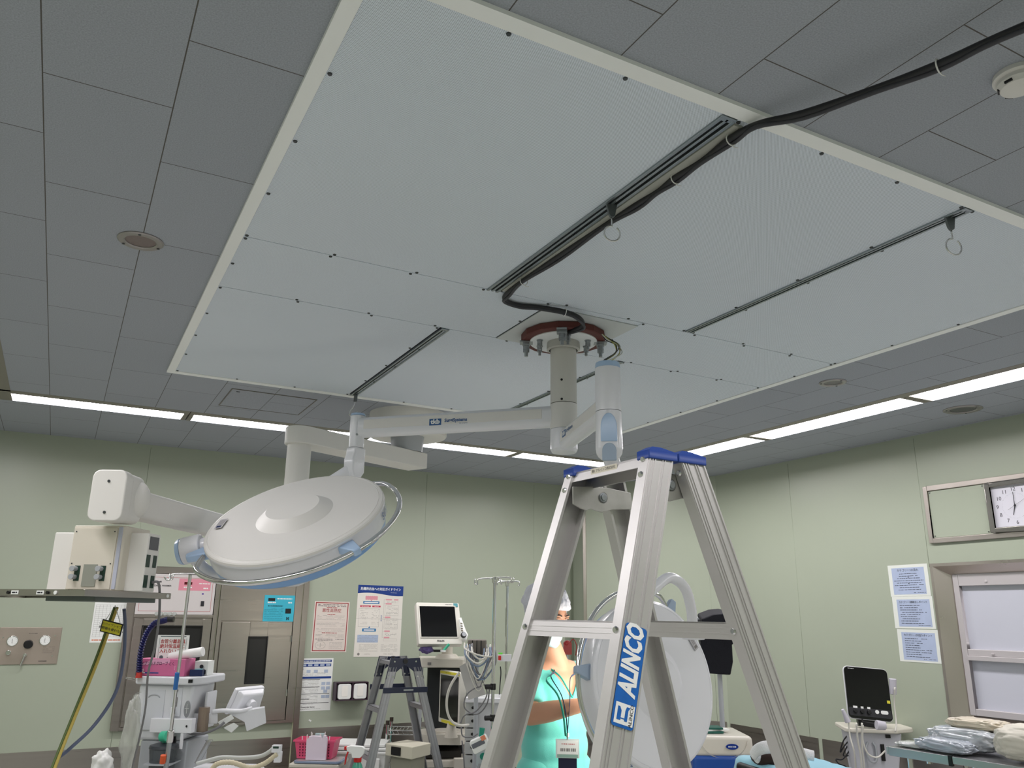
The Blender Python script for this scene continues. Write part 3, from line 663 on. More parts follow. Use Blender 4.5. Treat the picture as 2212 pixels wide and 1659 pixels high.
# ================================================================ STEPLADDERS
def ladder(t, x0, y0, yaw, Zt, Wt, a, b_, g, g2, b2, DW, FLG, sp, mA, style):
    wv = Vector((math.cos(yaw), math.sin(yaw), 0)); dv = Vector((-math.sin(yaw), math.cos(yaw), 0)); O = Vector((x0, y0, 0))
    def P(s, fr, z, off=0, w_=0):
        tt = Zt-z
        return O+wv*(s*(Wt+a*tt)+w_)+dv*((-(g+b_*tt)+off) if fr else (g2+b2*tt+off))+Z*z
    def rail(s, fr, z0, z1, nm='rail'):
        m = MB(); th = .0022
        def q(z, off, w_): return P(s, fr, z, off, -s*w_)
        def barq(o0, o1, w0, w1):
            m.hull([q(z0, o0, w0), q(z0, o1, w0), q(z0, o1, w1), q(z0, o0, w1)], [q(z1, o0, w0), q(z1, o1, w0), q(z1, o1, w1), q(z1, o0, w1)])
        barq(0, DW, 0, th); barq(0, th, th, FLG); barq(DW-th, DW, th, FLG)
        for c, wd in ((.06, .05), (.17, .035), (.27, .035), (.56, .03), (.66, .03), (.93, .05)): barq(DW*(c-wd/2), DW*(c+wd/2), -.0020, .0004)
        barq(th, th+.004, FLG-.002, FLG); barq(DW-th-.004, DW-th, FLG-.002, FLG)
        r = m.build(nm, mA, t); return r
    rails = {}
    for s in (1, -1):
        for fr in (True, False): rails[(s, fr)] = rail(s, fr, .012, Zt)
    def cross(fr, z, h, dpt, nm, full=True):
        m = MB(); o0 = .004; o1 = .004+dpt
        m.hull([P(-1, fr, z-h, o0, .003), P(1, fr, z-h, o0, -.003), P(1, fr, z, o0, -.003), P(-1, fr, z, o0, .003)], [P(-1, fr, z-h, o0+.0025, .003), P(1, fr, z-h, o0+.0025, -.003), P(1, fr, z, o0+.0025, -.003), P(-1, fr, z, o0+.0025, .003)])
        m.hull([P(-1, fr, z-.003, o0, .003), P(1, fr, z-.003, o0, -.003), P(1, fr, z, o0, -.003), P(-1, fr, z, o0, .003)], [P(-1, fr, z-.003, o1, .003), P(1, fr, z-.003, o1, -.003), P(1, fr, z, o1, -.003), P(-1, fr, z, o1, .003)])
        if full: m.hull([P(-1, fr, z-h*.9, o1-.0025, .003), P(1, fr, z-h*.9, o1-.0025, -.003), P(1, fr, z, o1-.0025, -.003), P(-1, fr, z, o1-.0025, .003)], [P(-1, fr, z-h*.9, o1, .003), P(1, fr, z-h*.9, o1, -.003), P(1, fr, z, o1, -.003), P(-1, fr, z, o1, .003)])
        for c in (.35, .65): m.hull([P(-1, fr, z-h*c-.001, o0-.0008, .004), P(1, fr, z-h*c-.001, o0-.0008, -.004), P(1, fr, z-h*c+.001, o0-.0008, -.004), P(-1, fr, z-h*c+.001, o0-.0008, .004)], [P(-1, fr, z-h*c-.001, o0, .004), P(1, fr, z-h*c-.001, o0, -.004), P(1, fr, z-h*c+.001, o0, -.004), P(-1, fr, z-h*c+.001, o0, .004)])
        return m.build(nm, mA, t)
    def rivet(fr, s, z, off=None, r=.0065, w_=-.001, side='f'):
        m = MB(); p = P(s, fr, z, 0, -s*FLG*.55)
        n_ = -dv if fr else -dv
        if side == 'f': m.cyl(p+n_*.0002, p+n_*.0035, r, r*.7, n=12)
        m.build('rivet', CHROME, rails[(s, fr)])
    return P, wv, dv, rails, cross, rivet
big = thing('stepladder', 'large aluminium stepladder with blue end caps standing close to the viewer', 'stepladder', (.955, 1.331, 0))
LP = dict(x0=.955, y0=1.331, yaw=-1.523, Zt=1.827, Wt=.135, a=.075, b_=.301, g=.026, g2=.048, b2=.334, DW=.062, FLG=.026, sp=.3)
P, wv, dv, rails, cross, rivet = ladder(big, mA=ALU, style='big', **LP)
Zt = 1.827
m = MB()        # top tread: shallow lipped tray
z1 = Zt-.004; h = .030
m.hull([P(-1, True, z1-.021, .006, .003), P(1, True, z1-.021, .006, -.003), P(1, True, z1, .006, -.003), P(-1, True, z1, .006, .003)], [P(-1, True, z1-.021, .010, .003), P(1, True, z1-.021, .010, -.003), P(1, True, z1, .010, -.003), P(-1, True, z1, .010, .003)])
m.hull([P(-1, True, z1-.004, .006, .003), P(1, True, z1-.004, .006, -.003), P(1, True, z1, .006, -.003), P(-1, True, z1, .006, .003)], [P(-1, True, z1-.004, .060, .003), P(1, True, z1-.004, .060, -.003), P(1, True, z1, .060, -.003), P(-1, True, z1, .060, .003)]); m.hull([P(-1, True, z1-.030, .056, .003), P(1, True, z1-.030, .056, -.003), P(1, True, z1, .056, -.003), P(-1, True, z1, .056, .003)], [P(-1, True, z1-.030, .060, .003), P(1, True, z1-.030, .060, -.003), P(1, True, z1, .060, -.003), P(-1, True, z1, .060, .003)])
top = m.build('top_tread', ALU, big)
m = MB(); q0 = P(-1, True, z1-.008, .0055, .095); q1 = P(-1, True, z1-.008, .0055, .165); dd_ = (q1-q0).normalized()
Ms = fm((q0+q1)/2-dv*.0008, dd_, Z); m.box(Ms @ Vector((0, 0, 0)), (.085, .011, .0006), Ms.to_3x3()); m.mi = 1
m.text('第1 アルインコ株式会社', .0072, Ms @ Tr(0, 0, .0006)); m.build('maker_label', [mat('label_cream', 'd9d3c2', .5), INK], top)
for k in range(0, 5): cross(True, Zt-.30*(k+1)-.004, .030, .052, 'step')
for k in range(0, 5): cross(False, Zt-.305*(k+1)+.001, .032, .030, 'crossbar', full=False)
for s in (1, -1):
    for z in (Zt-.012, Zt-.042, Zt-.318): rivet(True, s, z)
    for z in (Zt-.03, Zt-.32): rivet(False, s, z)
# caps
CAPB = mat('ladder_cap_blue', '1f3f8c', .45)
for s in (1, -1):
    for fr in (True, False):
        m = MB(); e_ = .005
        def q(off, w_, z): return P(s, fr, Zt, off, -s*w_)+Z*(z)
        m.hull([q(-e_, -e_, -.012), q(LP['DW']+e_, -e_, -.012), q(LP['DW']+e_, LP['FLG']+e_, -.012), q(-e_, LP['FLG']+e_, -.012)], [q(-e_, -e_, .004), q(LP['DW']+e_, -e_, .004), q(LP['DW']+e_, LP['FLG']+e_, .004), q(-e_, LP['FLG']+e_, .004)])
        m.hull([q(-e_, -e_, .004), q(LP['DW']+e_, -e_, .004), q(LP['DW']+e_, LP['FLG']+e_, .004), q(-e_, LP['FLG']+e_, .004)], [q(.012, .002, .013), q(LP['DW']*.5, .002, .013), q(LP['DW']*.5, LP['FLG'], .013), q(.012, LP['FLG'], .013)])
        c = m.build('end_cap', CAPB, big, bevel=.002)
# hinge brackets between front and rear frame, both sides
CAST = mat('cast_aluminium', 'b9b8b4', .4, .8, var=.18, scale=30)
for s in (1, -1):
    m = MB(); o = P(s, True, Zt, 0, -s*.028); Mh = fm(o, dv, Z, None)
    wgt = LP['g']+LP['g2']
    pts = [(.0, -.035), (.0, -.072), (.02, -.080), (.035, -.083), (.045, -.079), (.06, -.082), (.075, -.084), (.09, -.080), (.105, -.076), (.15, -.072), (.16, -.070), (.155, -.035), (.10, -.030), (.055, -.030)]
    m.prism([(x-.006, y) for x, y in pts], .004*s if s > 0 else .004, Mh); hb = m.build('hinge_bracket', CAST, big, bevel=.0015)
    m = MB(); c = o+dv*.072-Z*.052
    for r_, l in ((.014, .004), (.010, .007), (.007, .010)): m.cyl(c-wv*s*0, c-wv*s*l, r_, n=18); m.cyl(c, c+wv*s*l, r_, n=18)
    m.build('hinge_bolt', ZINC, hb, bevel=.001)
# sticker on the right rail
def prj(p):
    v = p-CAMP; d = v.dot(_f); return 1106+FPX*v.dot(_r)/d, 829.5-FPX*v.dot(_u)/d
def zfor(py, s, fr, off):
    lo, hi = .8, Zt
    for _ in range(40):
        mid = (lo+hi)/2
        if prj(P(s, fr, mid, off))[1] > py: lo = mid
        else: hi = mid
    return lo
za, zb = zfor(1352, 1, True, .031), zfor(1572, 1, True, .031)
pa, pb_ = P(1, True, za, .031, .0018), P(1, True, zb, .031, .0018)
up_ = (pa-pb_).normalized(); yv = wv.cross(up_).normalized(); nv = up_.cross(yv); Lst = (pa-pb_).length; Wst = .047
STB = mat('sticker_blue', '1762b4', .4, var=.25, scale=45)
Mst = fm((pa+pb_)/2, up_, yv)
m = MB(Mst); m.prism(rrect(Lst, Wst, .006), .0007); m.mi = 1
m.text('ALINCO', .051, Tr(.033*Lst/.2, .0, .0011) @ Matrix(((1, .12, 0, 0), (0, 1, 0, 0), (0, 0, 1, 0), (0, 0, 0, 1))), bold=.0022, sx=Lst*.755/.205)
m.prism([(-Lst*.47, -.021), (-Lst*.275, -.021), (-Lst*.275, .019), (-Lst*.47, .019)], .0010)
m.mi = 0
x_ = -Lst*.372
m.prism([(-Lst*.435, .014), (-Lst*.435, .006), (-Lst*.345, .006), (-Lst*.31, .010), (-Lst*.31, .014)], .0014); m.prism([(-Lst*.42, .006), (-Lst*.42, -.002), (-Lst*.41, -.002), (-Lst*.41, .006)], .0014); m.prism([(-Lst*.435, -.002), (-Lst*.435, -.008), (-Lst*.33, -.008), (-Lst*.30, -.012), (-Lst*.30, -.004), (-Lst*.34, -.002)], .0014)
m.mi = 2; m.text('ALINCO', .0095, Tr(x_, -.0150, .0016), sx=1.0)
m.build('brand_sticker', [STB, PAPERW, INK], rails[(1, True)])
# ---- small ladder by the back wall
sm = thing('stepladder', 'small grey stepladder with navy hinge brackets under the white guideline poster', 'stepladder', (2.172, 5.736, 0))
SP_ = dict(x0=2.172, y0=5.736, yaw=-1.628, Zt=1.235, Wt=.14, a=.07, b_=.217, g=.074, g2=.074, b2=.268, DW=.055, FLG=.025, sp=.29)
P, wv, dv, r2, cross, rivet = ladder(sm, mA=ALUD, style='small', **SP_)
zt2 = 1.235
cross(True, zt2-.02, .022, .05, 'top_tread')
for k in range(1, 4): cross(True, zt2-.29*k-.03, .03, .05, 'step'); cross(False, zt2-.29*k-.02, .03, .05, 'step')
NAV = mat('navy_bracket_paint', '1b2340', .28, coat=.3)
for s in (1, -1):
    m = MB(); o = P(s, True, zt2, 0, s*.004); Mh = fm(o, dv, Z)
    def loc(p): q = Mh.inverted() @ p; return (q.x, q.y)
    f0 = loc(P(s, True, zt2+.004, -.004)); f1 = loc(P(s, True, zt2-.135, -.004)); f2 = loc(P(s, True, zt2-.135, .060)); r0 = loc(P(s, False, zt2+.004, .060)); r1 = loc(P(s, False, zt2-.135, .060)); r2_ = loc(P(s, False, zt2-.135, -.004))
    mid = (f0[0]+r0[0])/2
    m.prism([f0, f1, f2, (f2[0]+.008, f2[1]+.045), (mid, -.040), (r2_[0]-.008, r2_[1]+.045), r2_, r1, r0, (mid+.02, .0), (mid, .004), (mid-.02, .0)], .004 if s > 0 else .004, Mh @ Tr(0, 0, -.002)); hb = m.build('hinge_bracket', NAV, sm, bevel=.0015)
    for q in ((f1[0]+.016, f1[1]+.018), (f2[0]-.014, f2[1]+.016), (r1[0]-.016, r1[1]+.018), (r2_[0]+.014, r2_[1]+.016), (f0[0]+.028, -.02), (r0[0]-.028, -.02)):
        m = MB(); c = Mh @ Vector((q[0], q[1], 0)); m.cyl(c-wv*.004, c+wv*.006, .006, n=12); m.build('rivet', CHROME, hb)
    m = MB(); c = Mh @ Vector((mid, -.018, 0)); m.cyl(c-wv*.004, c+wv*.009, .017, n=24); m.build('pivot', BLACK, hb, bevel=.002)
    zb_ = zt2-.205; pA = P(s, True, zb_, .008, s*.008); pB = P(s, False, zb_, .048, s*.008)
    m = MB(); d_ = (pB-pA).normalized(); m.box((pA+pB)/2, ((pB-pA).length+.03, .006, .036), Matrix((d_, wv, Z)).transposed()); br_ = m.build('spreader_bar', NAV, sm, bevel=.002)
    m = MB(); m.box((pA+pB)/2+wv*s*.0035+dv*.02, (.07, .002, .010), Matrix((d_, wv, Z)).transposed()); m.build('lock_slot', ZINC, br_)
for s in (1, -1):
    for fr in (True, False):
        m = MB(); m.hull([P(s, fr, 0, -.004, s*.004), P(s, fr, 0, .060, s*.004), P(s, fr, 0, .060, -s*.03), P(s, fr, 0, -.004, -s*.03)], [P(s, fr, .03, -.004, s*.004), P(s, fr, .03, .060, s*.004), P(s, fr, .03, .060, -s*.03), P(s, fr, .03, -.004, -s*.03)]); m.build('foot', BLACK, sm, bevel=.003)
def Pb(s, fr, z, off=0, w_=0):
    wv = Vector((math.cos(-1.523), math.sin(-1.523), 0)); dv = Vector((-math.sin(-1.523), math.cos(-1.523), 0)); tt = 1.827-z
    return Vector((.955, 1.331, 0))+wv*(s*(.135+.075*tt)+w_)+dv*((-(.026+.301*tt)+off) if fr else (.048+.334*tt+off))+Z*z
for s in (1, -1):
    for fr in (True, False):
        m = MB(); m.hull([Pb(s, fr, 0, -.004, s*.004), Pb(s, fr, 0, .068, s*.004), Pb(s, fr, 0, .068, -s*.03), Pb(s, fr, 0, -.004, -s*.03)], [Pb(s, fr, .04, -.004, s*.004), Pb(s, fr, .04, .068, s*.004), Pb(s, fr, .04, .068, -s*.03), Pb(s, fr, .04, -.004, -s*.03)]); m.build('foot', BLACK, big, bevel=.003)
# ================================================================ CEILING PENDANT
EF = Vector((.4737, .8807, 0)); ER = Vector((.8807, -.4737, 0))
near = at(872, 876, z=HC); HBp = near+EF*.255
pd = thing('ceiling_pendant', 'ivory jointed medical pendant arm from the ceiling drum to the socket console on the left', 'ceiling pendant', (HBp.x, HBp.y, HC))
b = MB(); b.lathe([(.255, 0), (.257, -.138), (.250, -.148), (.10, -.150), (0, -.150)], Tr(HBp.x, HBp.y, HC), 64); cvr = b.build('ceiling_cover', WARMW, pd, smooth=True)
adir = Vector((.91, .41, 0)).normalized(); asd = adir.cross(Z)
CLp = HBp-adir*.86
az0, az1 = at(648, 940, d=(CLp-CAMP).dot(_f)).z, None; az0 = 2.450
b = MB(); Ma = fm((CLp.x, CLp.y, az0), adir, Z.cross(adir))
out_ = [(.97, -.085), (.97, .085), (0, .085)]+[(-.085*math.sin(k*math.pi/10), .085*math.cos(k*math.pi/10)) for k in range(1, 10)]+[(0, -.085)]
b.prism(out_, .100, Ma); ua = b.build('upper_arm', WARMW, pd, bevel=.006, seg=3)
b = MB(); b.cyl((CLp.x+.862*adir.x, CLp.y+.862*adir.y, az0+.10), (HBp.x, HBp.y, HC-.148), .10, .11, n=40); b.build('bearing_neck', GREYP, pd, smooth=True)
b = MB(); b.cyl((CLp.x, CLp.y, az0+.002), (CLp.x, CLp.y, 1.80), .067, n=48); b.build('column', WARMW, pd, smooth=True)
zl = 1.892
EB = at(256, 1082, z=zl+.0); EB.z = zl
ldir = (EB-Vector((CLp.x, CLp.y, zl))).normalized()
b = MB(); sL, uL = arm_profile(b, Vector((CLp.x, CLp.y, zl)), EB-ldir*.04, .085, .096, r=.16); lo_ = b.build('lower_arm', WARMW, pd, bevel=.004)
# elbow housing faces the viewer
cf = (CAMP-EB); cf.z = 0; cf.normalize(); cr_ = cf.cross(Z)*-1
er2 = (ER*.995-EF*.09).normalized(); ef2 = Z.cross(er2)
hc = at(247, 1074, d=2.66)
b = MB(fm(hc, ER, Z)); b.prism(rrect(.112, .166, .026), .05, Tr(0, 0, -.0)); b.prism(rrect(.108, .160, .026), .09, Tr(0, 0, -.09)); eh = b.build('elbow_housing', WARMW, pd, bevel=.005, seg=3)
for dz in (.045, -.055):
    m = MB(fm(hc, ER, Z)); m.cyl((0, dz, .05), (0, dz, .053), .0045, n=10); m.build('screw', SCREW, eh)
b = MB(fm(hc+ER*.035, ER, Z)); b.sphere((-.004, .002, -.075), 1, (.052, .066, .052), None, n=30, m=18)
b.build('hinge_drum', WARMW, pd, smooth=True)
# console
c0 = at(200, 1280, d=2.62); zc0 = 1.592; c0.z = zc0
Mc = fm(c0, er2, ef2)      # x right, y back, z up
top_z = at(221, 1131, d=2.62).z-zc0
CONS = mat('console_cream', 'd3cdc0', .42)
b = MB(Mc); b.box((-.011, .085, top_z/2), (.178, .17, top_z), r=.012); cn_ = b.build('console_body', CONS, pd, bevel=.003)
b = MB(Mc); b.box((-.120, .085, .094), (.13, .10, .188), r=.006); b.build('side_wing', WARMW, pd, bevel=.003)
b = MB(Mc); b.box((.085, .085, .094), (.110, .08, .188), r=.006); wr = b.build('side_wing', WARMW, pd, bevel=.003)
m = MB(Mc); m.bx(-.092, .056, -.003, 0, .004, top_z-.008); m.mi = 1
for q in ((-.084, top_z-.02), (.048, top_z-.02), (-.084, .085), (.048, .085)): m.cyl((q[0], -.003, q[1]), (q[0], -.005, q[1]), .0025, n=8)
fp = m.build('front_plate', [CONS, SCREW], cn_, bevel=.001)
m = MB(Mc); m.bx(-.040, .006, -.006, -.003, .012, .082); m.build('cover_plate', mat('grey_cover_plate', '8f9288', .5), cn_)
m = MB(Mc); m.box((.067, -.001, top_z/2), (.012, .004, top_z-.01)); m.build('edge_strip', mat('pale_strip', 'b7bbcb', .4), cn_)
TEAL = mat('dark_green_inlay', '1f3a30', .4)
for x in (-.060, .027):
    m = MB(Mc); m.bx(x-.010, x+.008, -.005, -.002, .030, .078); ol = m.build('gas_outlet', TEAL, cn_)
    for z in (.042, .068):
        m = MB(Mc); m.cyl((x-.006, -.004, z), (x-.006, -.022, z), .0075, n=16); m.cyl((x-.006, -.022, z), (x-.006, -.028, z), .009, n=16); m.build('outlet_knob', GREYP, ol, bevel=.001)
xw = .140
for (y0, y1, z0, z1, mm_) in ((.055, .112, .135, .178, mat('dark_meter', '3d4148', .2)), (.048, .070, .078, .118, TEAL), (.090, .112, .078, .118, TEAL), (.048, .070, .012, .052, TEAL), (.090, .112, .012, .052, TEAL)):
    m = MB(Mc); m.bx(xw-.001, xw+.0015, y0, y1, z0, z1); m.build('socket', mm_, wr)
# equipment shelf below
ers = (ER*.965-EF*.26).normalized(); Mc_ = Mc; Mc = fm(c0, ers, Z.cross(ers))
b = MB(Mc)
qs_ = Mc.inverted() @ at(183, 1279, d=2.5); sx1, sy0 = qs_.x, qs_.y; sx0, sy1 = sx1-.62, sy0+.40
b.bx(sx0, sx1, sy0, sy1, -.004, -.002); b.bx(sx0, sx1, sy0-.008, sy0, -.020, .000); b.bx(sx1, sx1+.008, sy0-.008, sy1, -.020, .000); b.bx(sx0, sx1, sy1, sy1+.008, -.020, 0); b.bx(sx0-.008, sx0, sy0-.008, sy1, -.020, 0)
sh = b.build('shelf', mat('shelf_steel', 'a8a49d', .28, .95, var=.1, scale=8), pd, bevel=.0015)
b = MB(Mc); b.bx(sx1-.22, sx1-.03, sy0+.08, sy1-.03, -.034, -.006); b.bx(sx1-.60, sx1-.25, sy0+.04, sy1-.04, -.013, -.006); b.build('under_shelf_frame', mat('grey_underframe', '6c7472', .4, .5), pd, bevel=.002)
m = MB(Mc); m.cyl((sx1+.008, sy1-.02, -.010), (sx1+.011, sy1-.02, -.010), .006, n=10); m.cyl((sx1-.10, sy0-.008, -.010), (sx1-.10, sy0-.011, -.010), .006, n=14); m.build('shelf_screw', PAPERW, sh)
m = MB(Mc); m.cyl((sx1-.13, sy0-.008, -.010), (sx1-.13, sy0-.012, -.010), .005, n=14); m.cyl((sx1-.28, sy0-.008, -.010), (sx1-.28, sy0-.012, -.010), .005, n=14); m.build('rubber_stop', BLACK, sh)
for x in (sx1-.158, sx1-.255):
    m = MB(Mc); m.bx(x-.014, x+.014, sy0-.0092, sy0-.008, -.016, -.004); m.mi = 1; m.bx(x-.010, x+.002, sy0-.0098, sy0-.0092, -.012, -.008); m.bx(x+.004, x+.009, sy0-.0098, sy0-.0092, -.012, -.008); m.build('shelf_label', [PAPERW, INK], sh)
# hoses and cords from the console
Mc = Mc_
def hose(name, label, cat, pts, r, m_, grp=None, n=10):
    b = MB(); b.tube(pts, r, n, 6); o = b.build(name, m_); return tag(o, label, cat, grp)
HB1 = [at(248, 1312, d=2.85), at(236, 1345, d=2.84), at(205, 1430, d=2.80), at(160, 1540, d=2.72), at(118, 1645, d=2.62), at(100, 1700, d=2.55), at(80, 1800, d=2.5)]
hose('gas_hose', 'green gas hose hanging slanted from the pendant console', 'hose', HB1, .0052, mat('hose_green', '5d7040', .5), 'gas hoses under the pendant')
hose('gas_hose', 'yellow gas hose hanging alongside the green one', 'hose', [p+ER*.0105-EF*.004 for p in HB1], .0050, mat('hose_yellow', 'b9a552', .5), 'gas hoses under the pendant')
HB2 = [at(268, 1315, d=2.9), at(270, 1350, d=2.9), at(267, 1420, d=2.88), at(250, 1495, d=2.84), at(205, 1565, d=2.78), at(150, 1618, d=2.7), at(118, 1648, d=2.66), at(90, 1720, d=2.6)]
hose('gas_hose', 'grey-blue hose curving in a wide bow under the pendant', 'hose', HB2, .0060, mat('hose_greyblue', '5c6580', .45), 'gas hoses under the pendant')
HB3 = [Mc @ Vector((.141, .10, .030)), Mc @ Vector((.163, .10, .030)), at(345, 1288, d=2.86), at(343, 1340, d=2.9), at(334, 1400, d=3.0), at(320, 1455, d=3.2), at(314, 1530, d=3.4), at(300, 1600, d=3.5), at(285, 1665, d=3.6), at(275, 1760, d=3.7)]
hose('power_cord', 'grey power cord plugged into the side of the pendant console', 'power cord', HB3, .0042, GREYCAB)
# yellow tag on a string
t = thing('warning_tag', 'yellow handwritten tag in a black frame hanging under the shelf', 'tag', at(243, 1355, d=2.74))
tq = at(241, 1356, d=2.74); tx = (at(264, 1346+6, d=2.74)-at(221, 1341, d=2.74)).normalized(); ty = tx.cross(-(tq-CAMP).normalized()).normalized()*-1
ty = (at(226, 1338, d=2.74)-at(220, 1362, d=2.74)).normalized(); ty = (ty-tx*ty.dot(tx)).normalized()
Mt = fm(tq, tx, ty); b = MB(Mt); b.box((0, 0, 0), (.072, .043, .0015)); b.build('tag_frame', BLACK, t)
b = MB(Mt); b.box((0, 0, .0014), (.064, .035, .001)); b.mi = 1; b.text('このパイプシャフト', .0098, Tr(0, .008, .0022)); b.text('麻酔器を使わない', .0105, Tr(0, -.006, .0022), bold=.0003); b.build('tag_card', [mat('tag_yellow', 'c9bf2e', .5), INK], t)
b = MB(); tp_ = at(249, 1308, d=2.80); b.tube([Mt @ Vector((-.026, .02, 0)), tp_, Mt @ Vector((.026, .02, 0))], .0016, 5, 0); b.build('string', WHITE, t)
# ================================================================ WALL-MOUNTED THINGS (back wall y = YB)
def wm(x, z, off=.0, y=None): return fm((x, (YB if y is None else y)-off, z), X, Z)      # frame on the back wall: x right, y up, z out
def dashes(b, x0, x1, y, h, z, dens=.86, lo=.004, hi=.03):
    x = x0
    while x < x1:
        L = random.uniform(lo, hi)*.7; L = min(L, x1-x)
        if random.random() < dens: b.box((x+L/2, y, z), (L, h*(.75 if h < .005 else 1), .0004))
        x += L+random.uniform(.0015, .005)
# piped gas / suction panel
t = thing('gas_control_panel', 'stainless wall panel with two dials and a black knob at the left edge', 'control panel', (-.125, YB, 1.285))
M = wm(-.125, 1.285); b = MB(M); b.box((0, 0, .004), (.385, .25, .008)); pp = b.build('plate', mat('satin_steel', 'b9aca2', .34, .85, var=.05, scale=6), t, bevel=.002)
for x, y in ((-.105, .032), (.095, .036)):
    b = MB(M); b.cyl((x, y, .008), (x, y, .014), .036, n=32); g_o = b.build('gauge', CHROME, t, bevel=.002)
    b = MB(M); b.cyl((x, y, .014), (x, y, .0155), .031, n=32); b.mi = 1; b.box((x-.001, y+.004, .016), (.002, .022, .0006))
    for k in range(9): a = math.radians(-40+k*32.5); b.box((x+.026*math.cos(a), y+.026*math.sin(a), .016), (.004, .001, .0004), Matrix.Rotation(a, 3, 'Z'))
    b.mi = 1; b.text('MPa', .006, Tr(x, y-.012, .016)); b.build('dial', [PAPERW, INK], g_o)
b = MB(M); b.cyl((-.005, .010, .008), (-.005, .010, .035), .031, .028, n=28); b.build('knob', BLACK, t, bevel=.004)
b = MB(M); b.cyl((-.118, -.045, .008), (-.118, -.045, .026), .017, n=20); b.build('push_button', CHROME, t, bevel=.003)
b = MB(M); b.cyl((-.014, -.062, .008), (-.014, -.062, .03), .012, n=16); b.cyl((-.014, -.062, .024), (-.032, -.135, .030), .0075, n=12); b.build('lever', CHROME, t, bevel=.001)
for x, y in ((-.165, .055), (-.17, -.085), (.155, .068), (.155, -.07)): b = MB(M); b.cyl((x, y, .008), (x, y, .010), .005, n=10); b.build('screw', CHROME, pp)
b = MB(M); dashes(b, -.03, .06, .085, .004, .0085); b.text('KAWASAKI', .010, Tr(.10, -.105, .0085), bold=.0004)
for k in range(4): dashes(b, .09, .165, -.01-.013*k, .0015, .0085)
b.build('engraving', INK, pp)
# chart
t = thing('wall_chart', 'white gridded chart with an orange footer line, partly behind the hanging tag', 'chart', (.363, YB, 1.45))
M = wm(.363, 1.447); b = MB(M); b.box((0, 0, .001), (.215, .285, .001)); b.build('sheet', PAPERW, t)
b = MB(M)
for k in range(17): b.box((0, .125-.0142*k, .0017), (.19, .0009, .0003))
for k in range(9): b.box((-.095+.0237*k, .012, .0017), (.0009, .228, .0003))
b.mi = 1; dashes(b, -.095, .095, -.125, .006, .0018, .98, .01, .05); b.build('print', [GREYINK, mat('orange_ink', 'd0672f', .5)], t)
# ---- built-in warming cabinets
WSTEEL = mat('cabinet_steel', 'a39c95', .3, .95, var=.07, scale=2, aniso=(.6, 1, 26))
def door(t, x0, x1, z0, z1, wx0, wx1, wz0, wz1, glass, hinge=None):
    b = MB(); yb = YB-.035
    for a0, a1, c0, c1 in ((x0, wx0, z0, z1), (wx1, x1, z0, z1), (wx0, wx1, z0, wz0), (wx0, wx1, wz1, z1)): b.bx(a0, a1, yb, YB-.01, c0, c1)
    d_ = b.build('door', WSTEEL, t, bevel=.002)
    b = MB(); b.bx(wx0-.004, wx1+.004, YB-.026, YB-.022, wz0-.004, wz1+.004); b.build('glass_pane', glass, d_)
    b = MB()
    for a0, a1, c0, c1 in ((wx0-.008, wx0, wz0-.008, wz1+.008), (wx1, wx1+.008, wz0-.008, wz1+.008), (wx0, wx1, wz0-.008, wz0), (wx0, wx1, wz1, wz1+.008)): b.bx(a0, a1, yb-.003, yb+.002, c0, c1)
    b.build('window_gasket', BLACK, d_); return d_
t = thing('warming_cabinet', 'built-in medical warmer with a pinkish control fascia over a glazed steel door', 'cabinet', (.82, YB, .7))
b = MB()
for a0, a1, c0, c1 in ((.47, .525, .695, 1.86), (1.095, 1.125, .695, 1.86), (.525, 1.095, 1.81, 1.86), (.525, 1.095, .695, .715), (.525, 1.095, 1.485, 1.505)): b.bx(a0, a1, YB-.03, YB, c0, c1)
b.bx(.525, 1.095, YB-.012, YB-.002, .71, 1.81); b.build('steel_frame', WSTEEL, t, bevel=.002)
M = wm(.81, 1.657, .03); b = MB(M); b.box((0, 0, -.006), (.56, .30, .014)); fa = b.build('fascia', mat('fascia_grey', 'cfcac9', .4), t, bevel=.003)
b = MB(M); 
for c, d in (((0, .125), (.515, .0022)), ((0, -.125), (.515, .0022)), ((-.258, 0), (.0022, .25)), ((.258, 0), (.0022, .25))): b.box((c[0], c[1], .0014), (*d, .0004))
b.mi = 1; b.box((.125, .075, .0014), (.235, .088, .0006)); b.mi = 2; b.text('MEDICAL WARMER', .017, Tr(-.115, .062, .0018), bold=.0003, sx=.95); b.text('Kawasaki', .017, Tr(-.150, .092, .0018), bold=.0008)
b.mi = 3; b.box((.075, .085, .002), (.058, .020, .0006)); b.mi = 4; dashes(b, .155, .235, .085, .006, .002, 1, .02, .03); dashes(b, .045, .105, .055, .008, .002, 1, .015, .02); dashes(b, .19, .225, .05, .010, .002, 1, .02, .03)
b.mi = 5; b.box((.19, .008, .0016), (.014, .012, .0006)); b.mi = 2; b.box((.195, -.065, .003), (.024, .038, .004))
b.build('control_print', [REDINK, mat('fascia_pink', 'dd8fa0', .45), INK, mat('red_display', '5a0f18', .2), PAPERW, mat('violet', '6d56a0', .5)], fa)
DGL = mat('dark_cabinet_glass', '2b2b2a', .25, spec=.25)
door(t, .535, 1.088, .72, 1.475, .60, 1.02, 1.08, 1.42, DGL)
t2 = thing('warming_cabinet', 'taller built-in steel cabinet with a cyan control label and narrow dark window', 'cabinet', (1.44, YB, .7))
b = MB()
for a0, a1, c0, c1 in ((1.135, 1.16, .695, 1.86), (1.725, 1.785, .695, 1.86), (1.16, 1.725, 1.80, 1.86), (1.16, 1.725, .695, .715)): b.bx(a0, a1, YB-.03, YB, c0, c1)
b.bx(1.16, 1.725, YB-.026, YB-.002, 1.465, 1.80); b.bx(1.16, 1.725, YB-.012, YB-.002, .71, 1.47); b.build('steel_frame', WSTEEL, t2, bevel=.002)
